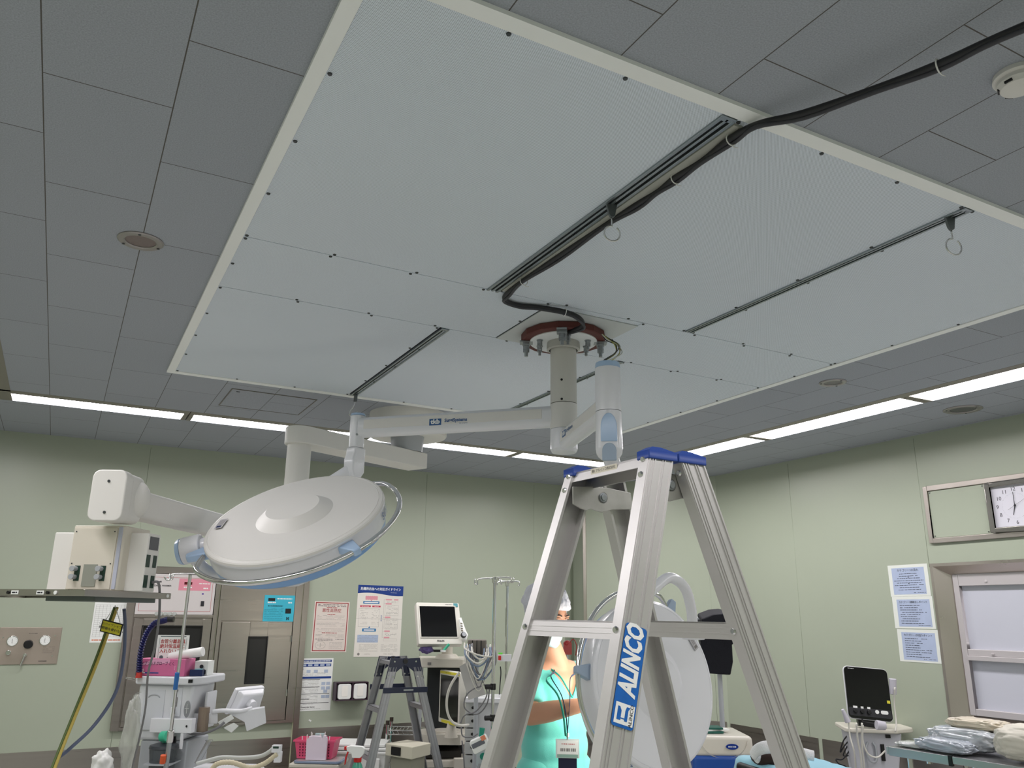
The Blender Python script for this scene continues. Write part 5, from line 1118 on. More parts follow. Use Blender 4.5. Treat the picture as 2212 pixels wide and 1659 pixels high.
# breathing circuit
b = MB(); b.tube([P3(425, 1650, 4.3), P3(450, 1643, 4.3), P3(480, 1636, 4.3), P3(520, 1637, 4.3), P3(560, 1634, 4.3), P3(580, 1625, 4.3), P3(592, 1615, 4.3)], .0105, 12, 6); cc_ = b
t = thing('breathing_circuit', 'pale corrugated breathing tubes bending over a white tray at the bottom', 'breathing tube', locof(F(520, 1650, 4.3)))
cc_.build('upper_tube', mat('tube_pale_grey', 'bfc2bf', .35), t)
P_ = spline([P3(455, 1665, 4.25), P3(470, 1650, 4.25), P3(500, 1647, 4.25), P3(540, 1658, 4.25), P3(570, 1650, 4.25), P3(600, 1628, 4.25)], 14)
b = MB(); b.tube(P_, lambda u: .0125+.0014*math.sin(u*len(P_)*2.2), 12, 0); b.build('corrugated_tube', mat('tube_cream', 'cfc5aa', .45), t)
b = MB(); q = P3(598, 1617, 4.27); b.box(q, (.045, .04, .035), Matrix((ER, EF, Z)).transposed()); b.mi = 1; b.box(q-EF*.021+Z*.008, (.03, .002, .010), Matrix((ER, EF, Z)).transposed()); b.mi = 0; b.box(q-Z*.04+ER*.01, (.035, .035, .05), Matrix((ER, EF, Z)).transposed()); b.build('sensor_block', [COOLW, TEAL], t, bevel=.004)
MW = F(500, 1665, 4.3, 0); z_w = zat(500, 1652, 4.3)
b = MB(MW); b.prism([(-.20, -.05), (.10, -.05), (.17, .02), (.10, .12), (-.20, .12)], .03, Tr(0, 0, z_w-.045)); b.build('side_tray', COOLW, am, bevel=.004)
b = MB(); q0, q1 = P3(452, 1600, 4.4), P3(425, 1650, 4.35); b.cyl(q0, q1, .014, n=16); b.lathe([(.020, 0), (.022, .002), (.020, .004)], fm(q0, ER, EF), 20, close=True); o = b.build('clear_tube', CLEAR); tag(o, 'clear graduated tube standing slanted beside the machine', 'tube')
b = MB(); q = P3(425, 1653, 4.35); b.cyl((q.x, q.y, 0), q, .008, n=8); b.cyl((q.x, q.y, 0), (q.x, q.y, .01), .08, n=16); tag(b.build('tube_stand', GREYP), 'thin grey stand under the clear tube', 'stand')
# ---- front drip pole
t = thing('drip_pole', 'steel drip pole leaning in front of the anaesthesia machine', 'drip stand', locof(F(352, 1659, 4.2)))
tp = at(411, 1242, d=4.3); bt = at(368, 1590, d=4.25); gdir = (bt-tp).normalized()
b = MB(); b.cyl(bt, tp, .0085, n=14); b.build('upper_pole', CHROME, t)
e0 = at(353, 1659, d=4.22); e0g = e0+gdir*(e0.z/-gdir.z)
b = MB(); b.cyl(e0g, bt, .0125, n=16); b.build('lower_pole', ZINC, t)
b = MB(); q = bt+gdir*.0; b.cyl(q-gdir*.03, q+gdir*.03, .017, n=16); b.build('clamp_collar', CHROME, t, bevel=.002)
q = at(381, 1470, d=4.26); b = MB(); b.cyl(q+gdir*-.04, q+gdir*.045, .0115, n=14); b.build('blue_tape', mat('tape_blue', '2f6bb0', .5), t)
q = at(352, 1640, d=4.22); b = MB(); b.cyl(q-gdir*.02, q+gdir*.02, .0145, n=14); b.build('orange_tape', mat('tape_orange', 'd4572a', .5), t)
b = MB(); b.tube([at(355, 1245, d=4.28), at(360, 1252, d=4.28), at(368, 1252, d=4.28), at(372, 1241, d=4.28), at(411, 1239, d=4.3), at(455, 1239, d=4.32), at(458, 1248, d=4.32)], .005, 8, 4); b.build('hook_bar', CHROME, t)
b = MB(); b.tube([at(367, 1240, d=4.28), at(366, 1250, d=4.26), at(372, 1252, d=4.26), at(375, 1243, d=4.26)], .003, 8, 4); b.build('side_hook', CHROME, t)
b = MB(); b.box((e0g.x, e0g.y, .03), (.28, .05, .04)); b.box((e0g.x, e0g.y, .03), (.05, .28, .04)); b.build('foot_base', GREYP, t, bevel=.005)
# ---- clear plastic bag and crumpled bag
def crumple(name, label, cat, P0, w_, h_, d_, m_, sd, amp=.25, n=10):
    random.seed(sd); b = MB(); bm = b.bm
    bmesh.ops.create_icosphere(bm, subdivisions=4, radius=1)
    from mathutils import noise
    for v in bm.verts:
        c = v.co.copy(); k = 1+amp*noise.noise(c*2.1+Vector((sd, 0, 0)))+amp*.5*abs(noise.noise(c*6+Vector((0, sd, 0))))
        v.co = Vector(P0)+ER*c.x*k*w_/2+EF*c.y*k*d_/2+Z*c.z*k*h_/2
    for f in bm.faces: f.smooth = True
    o = b.build(name, m_); return tag(o, label, cat)
PBAG = crumple('plastic_bag', 'crumpled clear plastic bag hanging left of the anaesthesia machine', 'bag', at(280, 1590, d=4.4), .085, .36, .07, mat('clear_bag', 'dadcd6', .15, trans=.35, alpha=.55, ior=1.2), 3, .45)
b = MB(); b.tube([at(285, 1515, d=4.4), at(292, 1500, d=4.45), at(305, 1495, d=4.55)], .003, 8, 6); b.build('cord', CLEAR, PBAG)
crumple('paper_bag', 'crumpled white plastic bag at the bottom left corner of the machine', 'bag', at(222, 1650, d=4.3), .10, .13, .10, mat('bag_white', 'e2e2e0', .5), 8, .35)
q = at(222, 1668, d=4.3); b = MB(); b.box((q.x, q.y, q.z-.025), (.16, .16, .02)); b.cyl((q.x, q.y, 0), (q.x, q.y, q.z-.03), .02, n=10); b.cyl((q.x, q.y, 0), (q.x, q.y, .02), .12, n=20); tag(b.build('small_stand', GREYP), 'small grey stand carrying the crumpled white bag', 'stand')
q = at(280, 1640, d=4.4); b = MB(); b.cyl((q.x, q.y, 0), (q.x, q.y, at(280, 1520, d=4.4).z), .004, n=8); b.cyl((q.x, q.y, 0), (q.x, q.y, .02), .05, n=20); tag(b.build('bag_stand', CLEAR), 'thin clear stand behind the crumpled clear bag', 'stand')
# ================================================================ LOW THINGS UNDER THE POSTERS
MK = F(690, 1645, 5.9, 3); zk = zat(690, 1638, 5.9)
t = thing('instrument_cart', 'small cream cart with a grey-blue tray under the small poster', 'cart', locof(MK))
b = MB(MK); b.box((0, 0, zk-.03), (.36, .30, .03)); b.box((0, 0, zk/2-.02), (.32, .27, zk-.16)); b.build('cart_body', mat('cart_cream', 'c8c4b8', .45), t, bevel=.01); casters(t, MK, .28, .22)
b = MB(MK); b.box((.0, -.137, zk-.11), (.26, .006, .07)); b.build('drawer', mat('drawer_dark', '3f4652', .35), t, bevel=.003)
b = MB(MK @ Tr(.02, -.03, zk-.012)); b.prism(rrect(.34, .24, .03), .012); b.mi = 1; b.prism(rrect(.31, .21, .03), .004, Tr(0, 0, .010)); tag(b.build('steel_tray', [mat('tray_blue_grey', '8f9db8', .3, .3), ALU]), 'shallow blue-grey tray on the cream cart, under the basket', 'tray')
t = thing('basket', 'pink perforated plastic basket on the cart by the back wall', 'basket', MK @ Vector((-.03, 0, zk+.002)))
PKB = mat('basket_pink', 'e0557c', .4); b = MB(MK @ Tr(-.025, .015, zk+.006)); w0_, w1_, hh = (.125, .075), (.145, .09), .125
o0 = [(-w0_[0], -w0_[1], 0), (w0_[0], -w0_[1], 0), (w0_[0], w0_[1], 0), (-w0_[0], w0_[1], 0)]; o1 = [(-w1_[0], -w1_[1], hh), (w1_[0], -w1_[1], hh), (w1_[0], w1_[1], hh), (-w1_[0], w1_[1], hh)]
for i in range(4): b.face([o0[i], o0[(i+1) % 4], o1[(i+1) % 4], o1[i]])
b.face(o0); b.build('basket_wall', PKB, t, solid=.003)
b = MB(MK @ Tr(-.025, .015, zk+.006)); b.hull([(x*1.06, y*1.08, hh-.012) for x, y, z in o1], [(x*1.06, y*1.08, hh) for x, y, z in o1], caps=False); b.build('basket_rim', PKB, t, solid=.003)
b = MB(MK @ Tr(-.025, .015, zk+.006))
for r_ in range(5):
    for c_ in range(11):
        f = (r_+1)/6.5; y = -(w0_[1]+(w1_[1]-w0_[1])*f)-.002; xx_ = -.105+.021*c_; b.box((xx_, y, f*hh), (.010, .002, .010), Matrix.Rotation(.2, 3, 'X'))
b.build('basket_holes', mat('basket_hole_dark', '7e2340', .6), t)
for k in range(9):
    b = MB(MK @ Tr(-.13+.022*k, .0+.015*(k % 3), zk+.02)); b.cyl((0, 0, 0), (.01*(k % 3-1), .0, .125+.01*(k % 4)), .004, n=8); tag(b.build('swab_stick', PAPERW), 'white sticks standing in the left half of the pink basket', 'stick', 'sticks in the pink basket')
b = MB(MK @ Tr(-.02, .05, zk+.01)); b.box((0, 0, .075), (.07, .03, .15)); tag(b.build('pale_packet', mat('packet_aqua', 'b6d3d6', .4)), 'pale aqua packet standing in the pink basket behind the bottle', 'packet')
t = thing('flat_bottle', 'white translucent flat bottle with two shoulders before the pink basket', 'bottle', MK @ Vector((.01, -.09, zk)))
b = MB(fm(MK @ Vector((.0, -.085, zk+.004)), MK.to_3x3() @ X, Z)); b.prism([(-.072, 0), (.072, 0), (.075, .13), (.070, .15), (.066, .152), (.066, .162), (.046, .162), (.044, .150), (.032, .135), (.026, .158), (-.030, .160), (-.058, .156), (-.062, .145), (-.075, .13)], .03); b.build('bottle_body', mat('bottle_milky', 'dccfdc', .35), t, bevel=.006, seg=3)
# white lidded bins
MBn = F(782, 1640, 6.2, 0); zz = zat(782, 1604, 6.2)
t = thing('storage_bin', 'white lidded plastic bin behind the spray bottle', 'bin', locof(MBn))
b = MB(MBn); b.hull([(-.16, -.13, 0), (.17, -.13, 0), (.17, .15, 0), (-.16, .15, 0)], [(-.19, -.15, zz-.05), (.20, -.15, zz-.05), (.20, .17, zz-.05), (-.19, .17, zz-.05)]); b.build('bin_body', PAPERW, t, bevel=.008)
for k, (ww, zz_) in enumerate(((.215, .06), (.205, .035), (.19, .012))): b = MB(MBn); b.box((0, 0, zz-zz_+.006), (ww*2, .34-.02*k, .02)); b.build('lid' if k == 0 else 'lid_rim', PAPERW, t, bevel=.006)
b = MB(MBn); b.box((.13, -.17, zz-.14), (.06, .02, .10)); b.build('latch', PAPERW, t, bevel=.006)
# spray bottle
MSb = F(768, 1650, 5.1, 0); zs = zat(768, 1612, 5.1)
t = thing('spray_bottle', 'white and red trigger spray bottle with green contents at the bottom', 'spray bottle', locof(MSb))
b = MB(fm(MSb @ Vector((0, -.02, zs-.03)), ER, Z)); b.prism([(-.055, .028), (-.050, .005), (-.02, -.010), (-.015, -.035), (.035, -.035), (.055, -.012), (.062, .018), (.045, .032), (-.03, .036)], .035); b.build('spray_head', PAPERW, t, bevel=.004)
b = MB(fm(MSb @ Vector((0, -.015, zs-.03)), ER, Z)); b.box((-.062, .018, .01), (.018, .020, .024)); b.prism([(-.040, .0), (-.052, -.03), (-.058, -.075), (-.064, -.078), (-.062, -.035), (-.050, .0)], .02); b.build('trigger', mat('spray_red', 'cc2b2a', .35), t, bevel=.002)
b = MB(MSb); b.cyl((.012, 0, zs-.095), (.012, 0, zs-.062), .024, n=24); b.build('collar', mat('spray_red', 'cc2b2a', .35), t, bevel=.002)
b = MB(MSb); b.lathe([(.0, zs-.30), (.040, zs-.30), (.042, zs-.16), (.03, zs-.115), (.02, zs-.095)], Tr(.012, 0, 0), 28); b.build('bottle', mat('spray_green', '58b59b', .2, trans=.3), t, smooth=True)
b = MB(MSb); b.box((.012, -.042, zs-.18), (.055, .003, .08)); b.build('label', PAPERW, t)
b = MB(MSb); b.box((.012, 0, zs-.315), (.22, .22, .02)); b.cyl((.012, 0, 0), (.012, 0, zs-.31), .02, n=12); b.cyl((.012, 0, 0), (.012, 0, .02), .14, n=24); tag(b.build('side_table', GREYP), 'small grey table carrying the spray bottle', 'table')
# ================================================================ MONITOR TOWER
MM = F(958, 1480, 6.42, -9)
t = thing('equipment_tower', 'cream equipment tower with stepped shelves under the monitor', 'equipment rack', locof(MM))
CRM = mat('tower_cream', 'cdc8bd', .42)
def shelfz(py, d=6.32): return zat(958, py, d)
z1_ = shelfz(1420)
b = MB(MM); b.prism([(-.19, -.18), (.13, -.20), (.22, -.10), (.22, .22), (-.19, .22)], .065, Tr(0, 0, z1_-.075)); tt_ = b.build('top_shelf', CRM, t, bevel=.008, seg=3)
b = MB(MM); b.box((-.13, -.190, z1_-.045), (.028, .004, .018)); b.build('badge', GREYINK, tt_)
b = MB(MM); b.box((.03, .14, z1_/2), (.30, .10, z1_-.16)); b.build('back_panel', mat('tower_dark', '1c2022', .5), t)
b = MB(MM)
for x in (-.17, .21): b.box((x, .12, z1_/2-.02), (.025, .05, z1_-.10))
b.build('upright', GREYP, t)
z2_ = shelfz(1578)
b = MB(MM); b.prism([(-.20, -.20), (.12, -.24), (.24, -.10), (.24, .22), (-.20, .22)], .075, Tr(0, 0, z2_-.075)); b.cyl((.04, -.02, z2_), (.04, -.02, z2_+.006), .12, n=36); b.build('middle_unit', CRM, t, bevel=.008, seg=3)
z3_ = shelfz(1632)
b = MB(MM); b.box((-.02, 0, z3_-.02), (.46, .44, .05)); b.box((.15, -.24, z3_-.01), (.15, .05, .07)); b.build('lower_shelf', CRM, t, bevel=.006)
b = MB(MM); b.box((-.04, .02, z3_+.035), (.36, .34, .05)); b.build('keyboard_unit', mat('dark_brown_unit', '2c2825', .45), t, bevel=.004)
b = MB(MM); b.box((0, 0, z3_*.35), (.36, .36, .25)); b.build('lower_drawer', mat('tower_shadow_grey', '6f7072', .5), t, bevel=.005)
b = MB(MM); b.box((0, 0, .09), (.5, .48, .06)); b.build('base', GREYP, t, bevel=.01); casters(t, MM, .42, .4)
# upper monitor
t = thing('patient_monitor', 'off-white patient monitor with a blank dark screen on top of the tower', 'monitor', MM @ Vector((0, 0, z1_)))
tl, trr, brr, bl = at(903, 1303, d=6.32), at(990, 1300, d=6.32), at(1001, 1391, d=6.23), at(915, 1391, d=6.23)
mx_ = (trr-tl).normalized(); my_ = (tl-bl); my_ = (my_-mx_*my_.dot(mx_)).normalized(); Wm, Hm = .350, .335
cM = at(949, 1346, d=6.3); mx_ = (ER*.93+EF*.36).normalized(); bk_ = (EF*.93-ER*.36).normalized(); MMo = fm(cM, mx_, Z*math.cos(.40)+bk_*math.sin(.40))
MC = mat('monitor_cream', 'd6d4cb', .38)
b = MB(MMo); b.box((0, 0, -.03), (Wm, Hm, .06), r=.012); b.box((0, .01, -.09), (Wm*.8, Hm*.75, .07), r=.03); hs = b.build('housing', MC, t, bevel=.006, seg=3)
b = MB(MMo); b.box((-.008, .012, .001), (.286, .246, .003)); b.build('screen', SCREEN, t)
b = MB(MMo)
for c, d in (((-.008, .138), (.30, .008)), ((-.008, -.114), (.30, .008)), ((-.155, .012), (.008, .25)), ((.139, .012), (.008, .25))): b.box((c[0], c[1], .002), (*d, .006))
b.build('screen_bezel', MC, hs, bevel=.002)
b = MB(MMo); b.box((.145, .148, .002), (.034, .028, .003)); b.build('teal_badge', mat('badge_teal', '4f8f99', .4), hs)
b = MB(MMo); b.text('PHILIPS', .018, Tr(.0, -.142, .002), bold=.0005); dashes(b, .06, .115, .152, .003, .002, 1); b.build('lettering', INK, hs)
b = MB(MMo); b.prism([(.158, .03), (.178, .045), (.205, -.06), (.222, -.10), (.200, -.145), (.168, -.130), (.162, -.05)], .05, Tr(0, 0, -.03)); kp = b.build('key_strip', PAPERW, t, bevel=.008, seg=3)
b = MB(MMo); b.cyl((.178, -.105, .02), (.178, -.105, .035), .022, n=24); b.mi = 1; b.cyl((.178, -.105, .035), (.178, -.105, .045), .016, n=24); b.build('rotary_knob', [BLACK, GREYP], kp)
b = MB(MMo); 
for y in (-.01, -.03, -.05, -.068): b.box((.172, y, .021), (.016, .009, .003), Matrix.Rotation(-.2, 3, 'Z'))
b.build('key', mat('key_grey', '6e6a5c', .4), kp)
b = MB(MM); b.cyl((.02, -.02, z1_-.012), (.02, -.02, z1_+.02), .10, .07, n=32); b.cyl((.02, 0, z1_), (.02, .0, z1_+.09), .045, n=20); b.build('stand', CRM, t, bevel=.004)
crumple('purple_packet', 'crumpled purple packet at the left end of the tower top', 'packet', at(921, 1403, d=6.22), .10, .055, .08, mat('packet_purple', '6a5a96', .4, var=.4, scale=30), 5, .4)
b = MB(); q = at(950, 1406, d=6.19); b.box(q, (.09, .03, .012), Matrix.Rotation(-.8, 3, 'Z')); b.mi = 1; b.cyl(q+Z*.004+ER*.03, q+Z*.05+ER*.07, .010, n=10); b.mi = 2; b.box(q+ER*-.02+Z*.001, (.05, .06, .016), Matrix.Rotation(-.5, 3, 'Z')); tag(b.build('mask_packet', [PAPERW, mat('mint_green_plastic', '43b894', .35), BLACK]), 'small white and green items beside the monitor foot', 'packet')
# lower monitor
t = thing('vertical_monitor', 'cream framed upright display with yellow tapes under the top shelf', 'monitor', MM @ Vector((0, -.05, z2_)))
pts = [at(941, 1562, d=6.09), at(996, 1573, d=6.19), at(1001, 1452, d=6.23), at(946, 1446, d=6.13)]
vh = .375; vw = .36; MV = fm(at(969, 1507, d=6.12), ER*.47-EF*.88, Z)
b = MB(MV); b.box((0, 0, -.03), (vw+.02, vh, .05), r=.01); b.build('housing', MC, t, bevel=.005)
b = MB(MV); b.box((0, .0, -.004), (vw-.035, vh-.065, .003)); b.build('screen', SCREEN, t)
b = MB(MV); b.box((0, vh/2-.014, -.003), (vw-.01, .018, .003)); b.box((-.0, -vh/2+.014, -.003), (vw*.7, .020, .003)); b.mi = 1; b.text('電気メスを使用する時', .010, Tr(-.02, vh/2-.014, 0)); b.build('yellow_tape', [mat('tape_yellow', 'd9cf3a', .5), INK], t)
b = MB(MV); b.cyl((0, -vh/2+.01, -.03), (0, -vh/2-.09, -.03), .03, .05, n=20); b.build('stand', CRM, t)
# flat beige unit with dark opening left of tower and wire rack
MR = F(880, 1620, 5.4, 14) @ Matrix.Diagonal((.84, .84, 1, 1)); zr = zat(875, 1612, 5.3)
t = thing('low_cabinet', 'pale beige flat unit with a black recess between the small ladder and the tower', 'cabinet', locof(MR))
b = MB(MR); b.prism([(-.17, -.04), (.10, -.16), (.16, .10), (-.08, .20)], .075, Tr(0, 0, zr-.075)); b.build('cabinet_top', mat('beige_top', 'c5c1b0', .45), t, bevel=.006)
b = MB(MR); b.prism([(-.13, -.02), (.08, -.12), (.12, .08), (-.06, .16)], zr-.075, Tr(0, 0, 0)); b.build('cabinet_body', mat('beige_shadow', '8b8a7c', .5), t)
b = MB(MR); a_ = math.atan2(-.12, .27); b.box((-.06, -.092, zr-.038), (.10, .01, .05), Matrix.Rotation(a_, 3, 'Z')); b.build('recess', BLACK, t)
MWr = F(872, 1600, 6.42, 0); zw_ = zat(865, 1572, 6.35)
t = thing('wire_rack', 'chrome wire shelf rack standing against the wall behind the small ladder', 'rack', locof(MWr))
for x, y in ((-.12, -.1), (.11, -.1), (-.12, .12), (.11, .12)): b = MB(MWr); b.cyl((x, y, 0), (x, y, zw_+(.04 if x < 0 else .02)), .012, n=12); b.mi = 1; b.cyl((x, y, zw_+.02), (x, y, zw_+.05), .015, n=12); b.build('post', [CHROME, mat('dark_brown_cap', '3b322c', .5)], t)
for zq in (zw_-.02, zw_-.22, .2):
    b = MB(MWr)
    for y in (-.1, .12): b.cyl((-.12, y, zq), (.11, y, zq), .004, n=8); b.cyl((-.12, y, zq-.03), (.11, y, zq-.03), .004, n=8)
    for k in range(9): b.cyl((-.12+.029*k, -.1, zq-.002), (-.12+.029*k, .12, zq-.002), .0025, n=6)
    for k in range(6): b.cyl((-.12+.038*k, -.1, zq), (-.10+.038*k, -.1, zq-.03), .002, n=6)
    b.build('wire_shelf', CHROME, t)
b = MB(MWr @ Tr(.07, -.13, zw_-.24)); b.box((0, 0, .06), (.02, .03, .13)); b.mi = 1; b.box((.03, .01, .05), (.03, .04, .11)); tag(b.build('folder', [mat('tape_yellow', 'd9cf3a', .5), TEAL]), 'yellow and green folders standing by the wire rack', 'folder')
# ---- drip stands
def dripstand(label, px, py, d, r, arms, knobs, zt=None, lean=0):
    p = at(px, py, d=d); t = thing('drip_stand', label, 'drip stand', (p.x, p.y, 0), 'drip stands by the tower')
    b = MB(); b.cyl((p.x, p.y, .05), (p.x, p.y, p.z), r, n=14); b.build('pole', CHROME, t)
    for A in arms: b = MB(); b.tube([at(x, y, d=dd) for x, y, dd in A], .0055, 8, 3); b.build('hook_arm', CHROME, t)
    b = MB(); b.cyl((p.x, p.y, p.z-.03), (p.x, p.y, p.z+.012), r*1.6, n=14); b.build('hub', CHROME, t, bevel=.003)
    for ky in knobs: q = at(px-5, ky, d=d); b = MB(); b.cyl((p.x, p.y, q.z-.02), (p.x, p.y, q.z+.02), r*1.7, n=14); b.cyl(Vector((p.x, p.y, q.z)), Vector((p.x, p.y, q.z))-ER*.05-EF*.02, .016, n=12); b.build('height_knob', BLACK, t, bevel=.004)
    for k in range(5): a = 2*math.pi*k/5; b = MB(); b.cyl((p.x, p.y, .07), (p.x+.16*math.cos(a), p.y+.16*math.sin(a), .05), .012, n=10); b.cyl((p.x+.16*math.cos(a), p.y+.16*math.sin(a), .0), (p.x+.16*math.cos(a), p.y+.16*math.sin(a), .05), .02, n=12); b.build('foot', GREYP, t)
    return t
dripstand('front drip stand with a long left hook arm beside the cable bundle', 1069, 1250, 5.5, .011, [[(1026, 1250, 5.5), (1026, 1260, 5.5), (1031, 1262, 5.5), (1034, 1251, 5.5), (1069, 1249, 5.5)], [(1069, 1248, 5.5), (1102, 1248, 5.5), (1104, 1257, 5.5)], [(1069, 1249, 5.5), (1080, 1253, 5.3), (1083, 1262, 5.3)]], [1478, 1541])
dripstand('rear thinner drip stand with a flat hook ring, behind the front one', 1096, 1258, 6.1, .010, [[(1074, 1264, 6.1), (1078, 1257, 6.1), (1118, 1256, 6.1), (1122, 1262, 6.1), (1119, 1266, 6.1)], [(1096, 1257, 6.1), (1108, 1258, 6.0), (1110, 1248, 6.0)], [(1096, 1258, 6.1), (1085, 1259, 6.25), (1083, 1254, 6.25)]], [])
# ---- cable bundle and its holder
hb_ = at(1030, 1390, d=5.6)
t = thing('cable_holder', 'grey slotted module holder overflowing with looped cables', 'holder', hb_)
MH = fm(hb_, ER, Z); b = MB(MH); b.box((0, -.04, -.06), (.13, .13, .10)); b.build('module', mat('module_brown_grey', '77716a', .45), t, bevel=.01)
b = MB(MH)
for k in range(3): b.box((-.03+.03*k, -.04, -.008), (.005, .12, .004))
b.build('slots', BLACK, t)
b = MB(); q = hb_+EF*.08; b.cyl((q.x, q.y, 0), (q.x, q.y, q.z-.05), .015, n=12); b.cyl((q.x, q.y, 0), (q.x, q.y, .03), .12, n=20); b.build('holder_pole', GREYP, t)
random.seed(21)
lt = ['white looped cable hanging in the bundle left of the drip stands', 'grey looped cable hanging in the bundle left of the drip stands']
for k in range(20):
    x0 = random.uniform(1003, 1022); x1 = random.uniform(1045, 1072); y0 = random.uniform(1388, 1402); y1 = random.uniform(1392, 1410); sag = random.uniform(25, 80)+(30 if k % 5 == 0 else 0); dd = random.uniform(5.35, 5.5)
    mm_ = (WHITECAB, WHITECAB, GREYCAB, mat('blue_grey_cable', '6e7f95', .45))[k % 4]
    nm = ('white', 'white', 'grey', 'blue-grey')[k % 4]
    hose('looped_cable', nm+' looped cable hanging in the bundle left of the drip stands', 'cable', [at(x0, y0, d=dd+.1), at(x0+2, y0+sag*.5, d=dd), at((x0+x1)/2, y0+sag, d=dd-.05), at(x1-2, y1+sag*.45, d=dd), at(x1, y1, d=dd+.1)], random.choice((.0035, .0045, .0055)), mm_, nm+' cables of the hanging bundle', 7)
hose('thick_white_hose', 'thick white hose bowing down across the lower display', 'hose', [at(992, 1452, d=5.4), at(975, 1478, d=5.4), at(966, 1505, d=5.4), at(966, 1535, d=5.4), at(975, 1557, d=5.4), at(992, 1567, d=5.4), at(1012, 1566, d=5.5)], .0085, WHITECAB)
for i, (a_, c_) in enumerate((([1042, 1470, 1052, 1500, 1030, 1535, 1004, 1545, 995, 1562], 'lower grey lead dangling left of the white column'), ([1040, 1482, 1020, 1490, 1006, 1505, 1004, 1530, 1030, 1543, 1052, 1520, 1058, 1480], 'large grey loop of lead in front of the white column'), ([996, 1570, 1000, 1590, 1020, 1592, 1032, 1585], 'short grey lead ending at the infusion pump'), ([998, 1600, 1002, 1640, 1005, 1690], 'thin grey lead hanging straight down below the tower'))):
    hose('monitor_lead', c_, 'cable', [at(a_[j], a_[j+1], d=5.35+.01*i) for j in range(0, len(a_), 2)], .0045, GREYCAB)
b = MB(); b.hull([at(992, 1440, d=5.5), at(1018, 1425, d=5.5), at(1050, 1500, d=5.5), at(1012, 1512, d=5.5)], [at(992, 1440, d=5.503), at(1018, 1425, d=5.503), at(1050, 1500, d=5.503), at(1012, 1512, d=5.503)]); tag(b.build('hanging_paper', mat('paper_grey', 'c9c7c6', .6)), 'white sheet of paper hanging slanted behind the cables', 'paper')
# ---- white column unit (ventilator)
MVt = F(1042, 1560, 5.75, 6); zv = zat(1042, 1505, 5.7)
t = thing('ventilator', 'white column-shaped device with stacked grey modules beside the drip stand', 'ventilator', locof(MVt))
b = MB(MVt); b.box((.02, 0, zv-.02), (.26, .30, .035)); b.build('top_plate', COOLW, t, bevel=.008)
b = MB(MVt); b.box((.05, .02, zv/2), (.16, .24, zv-.06)); b.build('column', mat('vent_white', 'c9cbcf', .4), t, bevel=.01)
for k in range(5):
    b = MB(MVt); b.box((-.06, -.01, zv-.075-.085*k), (.085, .25, .078)); md_ = b.build('module', mat('vent_grey', 'aeb1b0', .45), t, bevel=.004)
    b = MB(MVt); b.cyl((-.05, -.137, zv-.07-.085*k), (-.05, -.142, zv-.07-.085*k), .010, n=12); b.build('module_knob', BLACK, md_)
b = MB(MVt); b.box((0.02, 0, .06), (.28, .34, .08)); b.build('base', GREYP, t, bevel=.01)
# infusion pump
q = at(1037, 1607, d=5.2); t = thing('infusion_pump', 'white infusion pump with a round green mark tilted on the pole', 'infusion pump', q)
Mp = fm(q, ER*.9+Z*.42, Z*.9-ER*.42); b = MB(Mp); b.box((0, 0, 0), (.115, .085, .06), r=.015); b.build('pump_top', PAPERW, t, bevel=.006)
b = MB(Mp); b.box((-.008, .008, .032), (.085, .028, .003)); b.build('display', mat('display_grey', '666a72', .3), t)
b = MB(Mp); b.box((.035, .028, .033), (.03, .028, .004)); b.build('orange_tab', mat('salmon_tab', 'e08a6a', .4), t)
Mp2 = fm(q-Z*.075+ER*.022, ER, Z); b = MB(Mp2); b.box((0, 0, 0), (.085, .105, .05), r=.01); b.mi = 1; b.cyl((.0, .006, .025), (.0, .006, .028), .021, n=24); b.mi = 2; b.box((0, -.046, .025), (.06, .018, .003)); b.build('pump_body', [mat('pump_grey', 'b9c3c9', .4), mat('pump_green', '1f8a76', .4), GREYP], t)
b = MB(); b.cyl(q+Z*.035+ER*.005, q+Z*.095+ER*.012, .014, .018, n=14); b.build('grip', mat('pump_green', '1f8a76', .4), t)
b = MB(); b.cyl(q+EF*.05, at(1062, 1610, d=5.5), .008, n=8); b.build('clamp_bar', GREYP, t)
b = MB(); b.cyl((q.x, q.y, .0), (q.x, q.y, q.z-.12), .010, n=10); b.cyl((q.x, q.y, 0), (q.x, q.y, .03), .12, n=18); b.build('pole', GREYP, t)
# white rail block behind the rail of the ladder
b = MB(); q = at(1090, 1421, d=5.9); b.box(q, (.10, .06, .045), Matrix((ER, EF, Z)).transposed()); b.mi = 1; b.box(q-ER*.035-EF*.032, (.02, .005, .03), Matrix((ER, EF, Z)).transposed()); b.mi = 2; b.box(q-ER*.03+Z*.03, (.03, .03, .01), Matrix((ER, EF, Z)).transposed()); tag(b.build('clamp_block', [COOLW, mat('spray_red', 'cc2b2a', .35), mat('lime', '6bd84a', .4)]), 'white block with a red mark clamped on the rear drip stand', 'clamp')
hose('sensor_cord', 'dark sensor cord with a black plug on the rear drip stand', 'cord', [at(1081, 1440, d=5.9), at(1082, 1455, d=5.9), at(1080, 1480, d=5.9), at(1078, 1510, d=5.9)], .004, RUBBER)
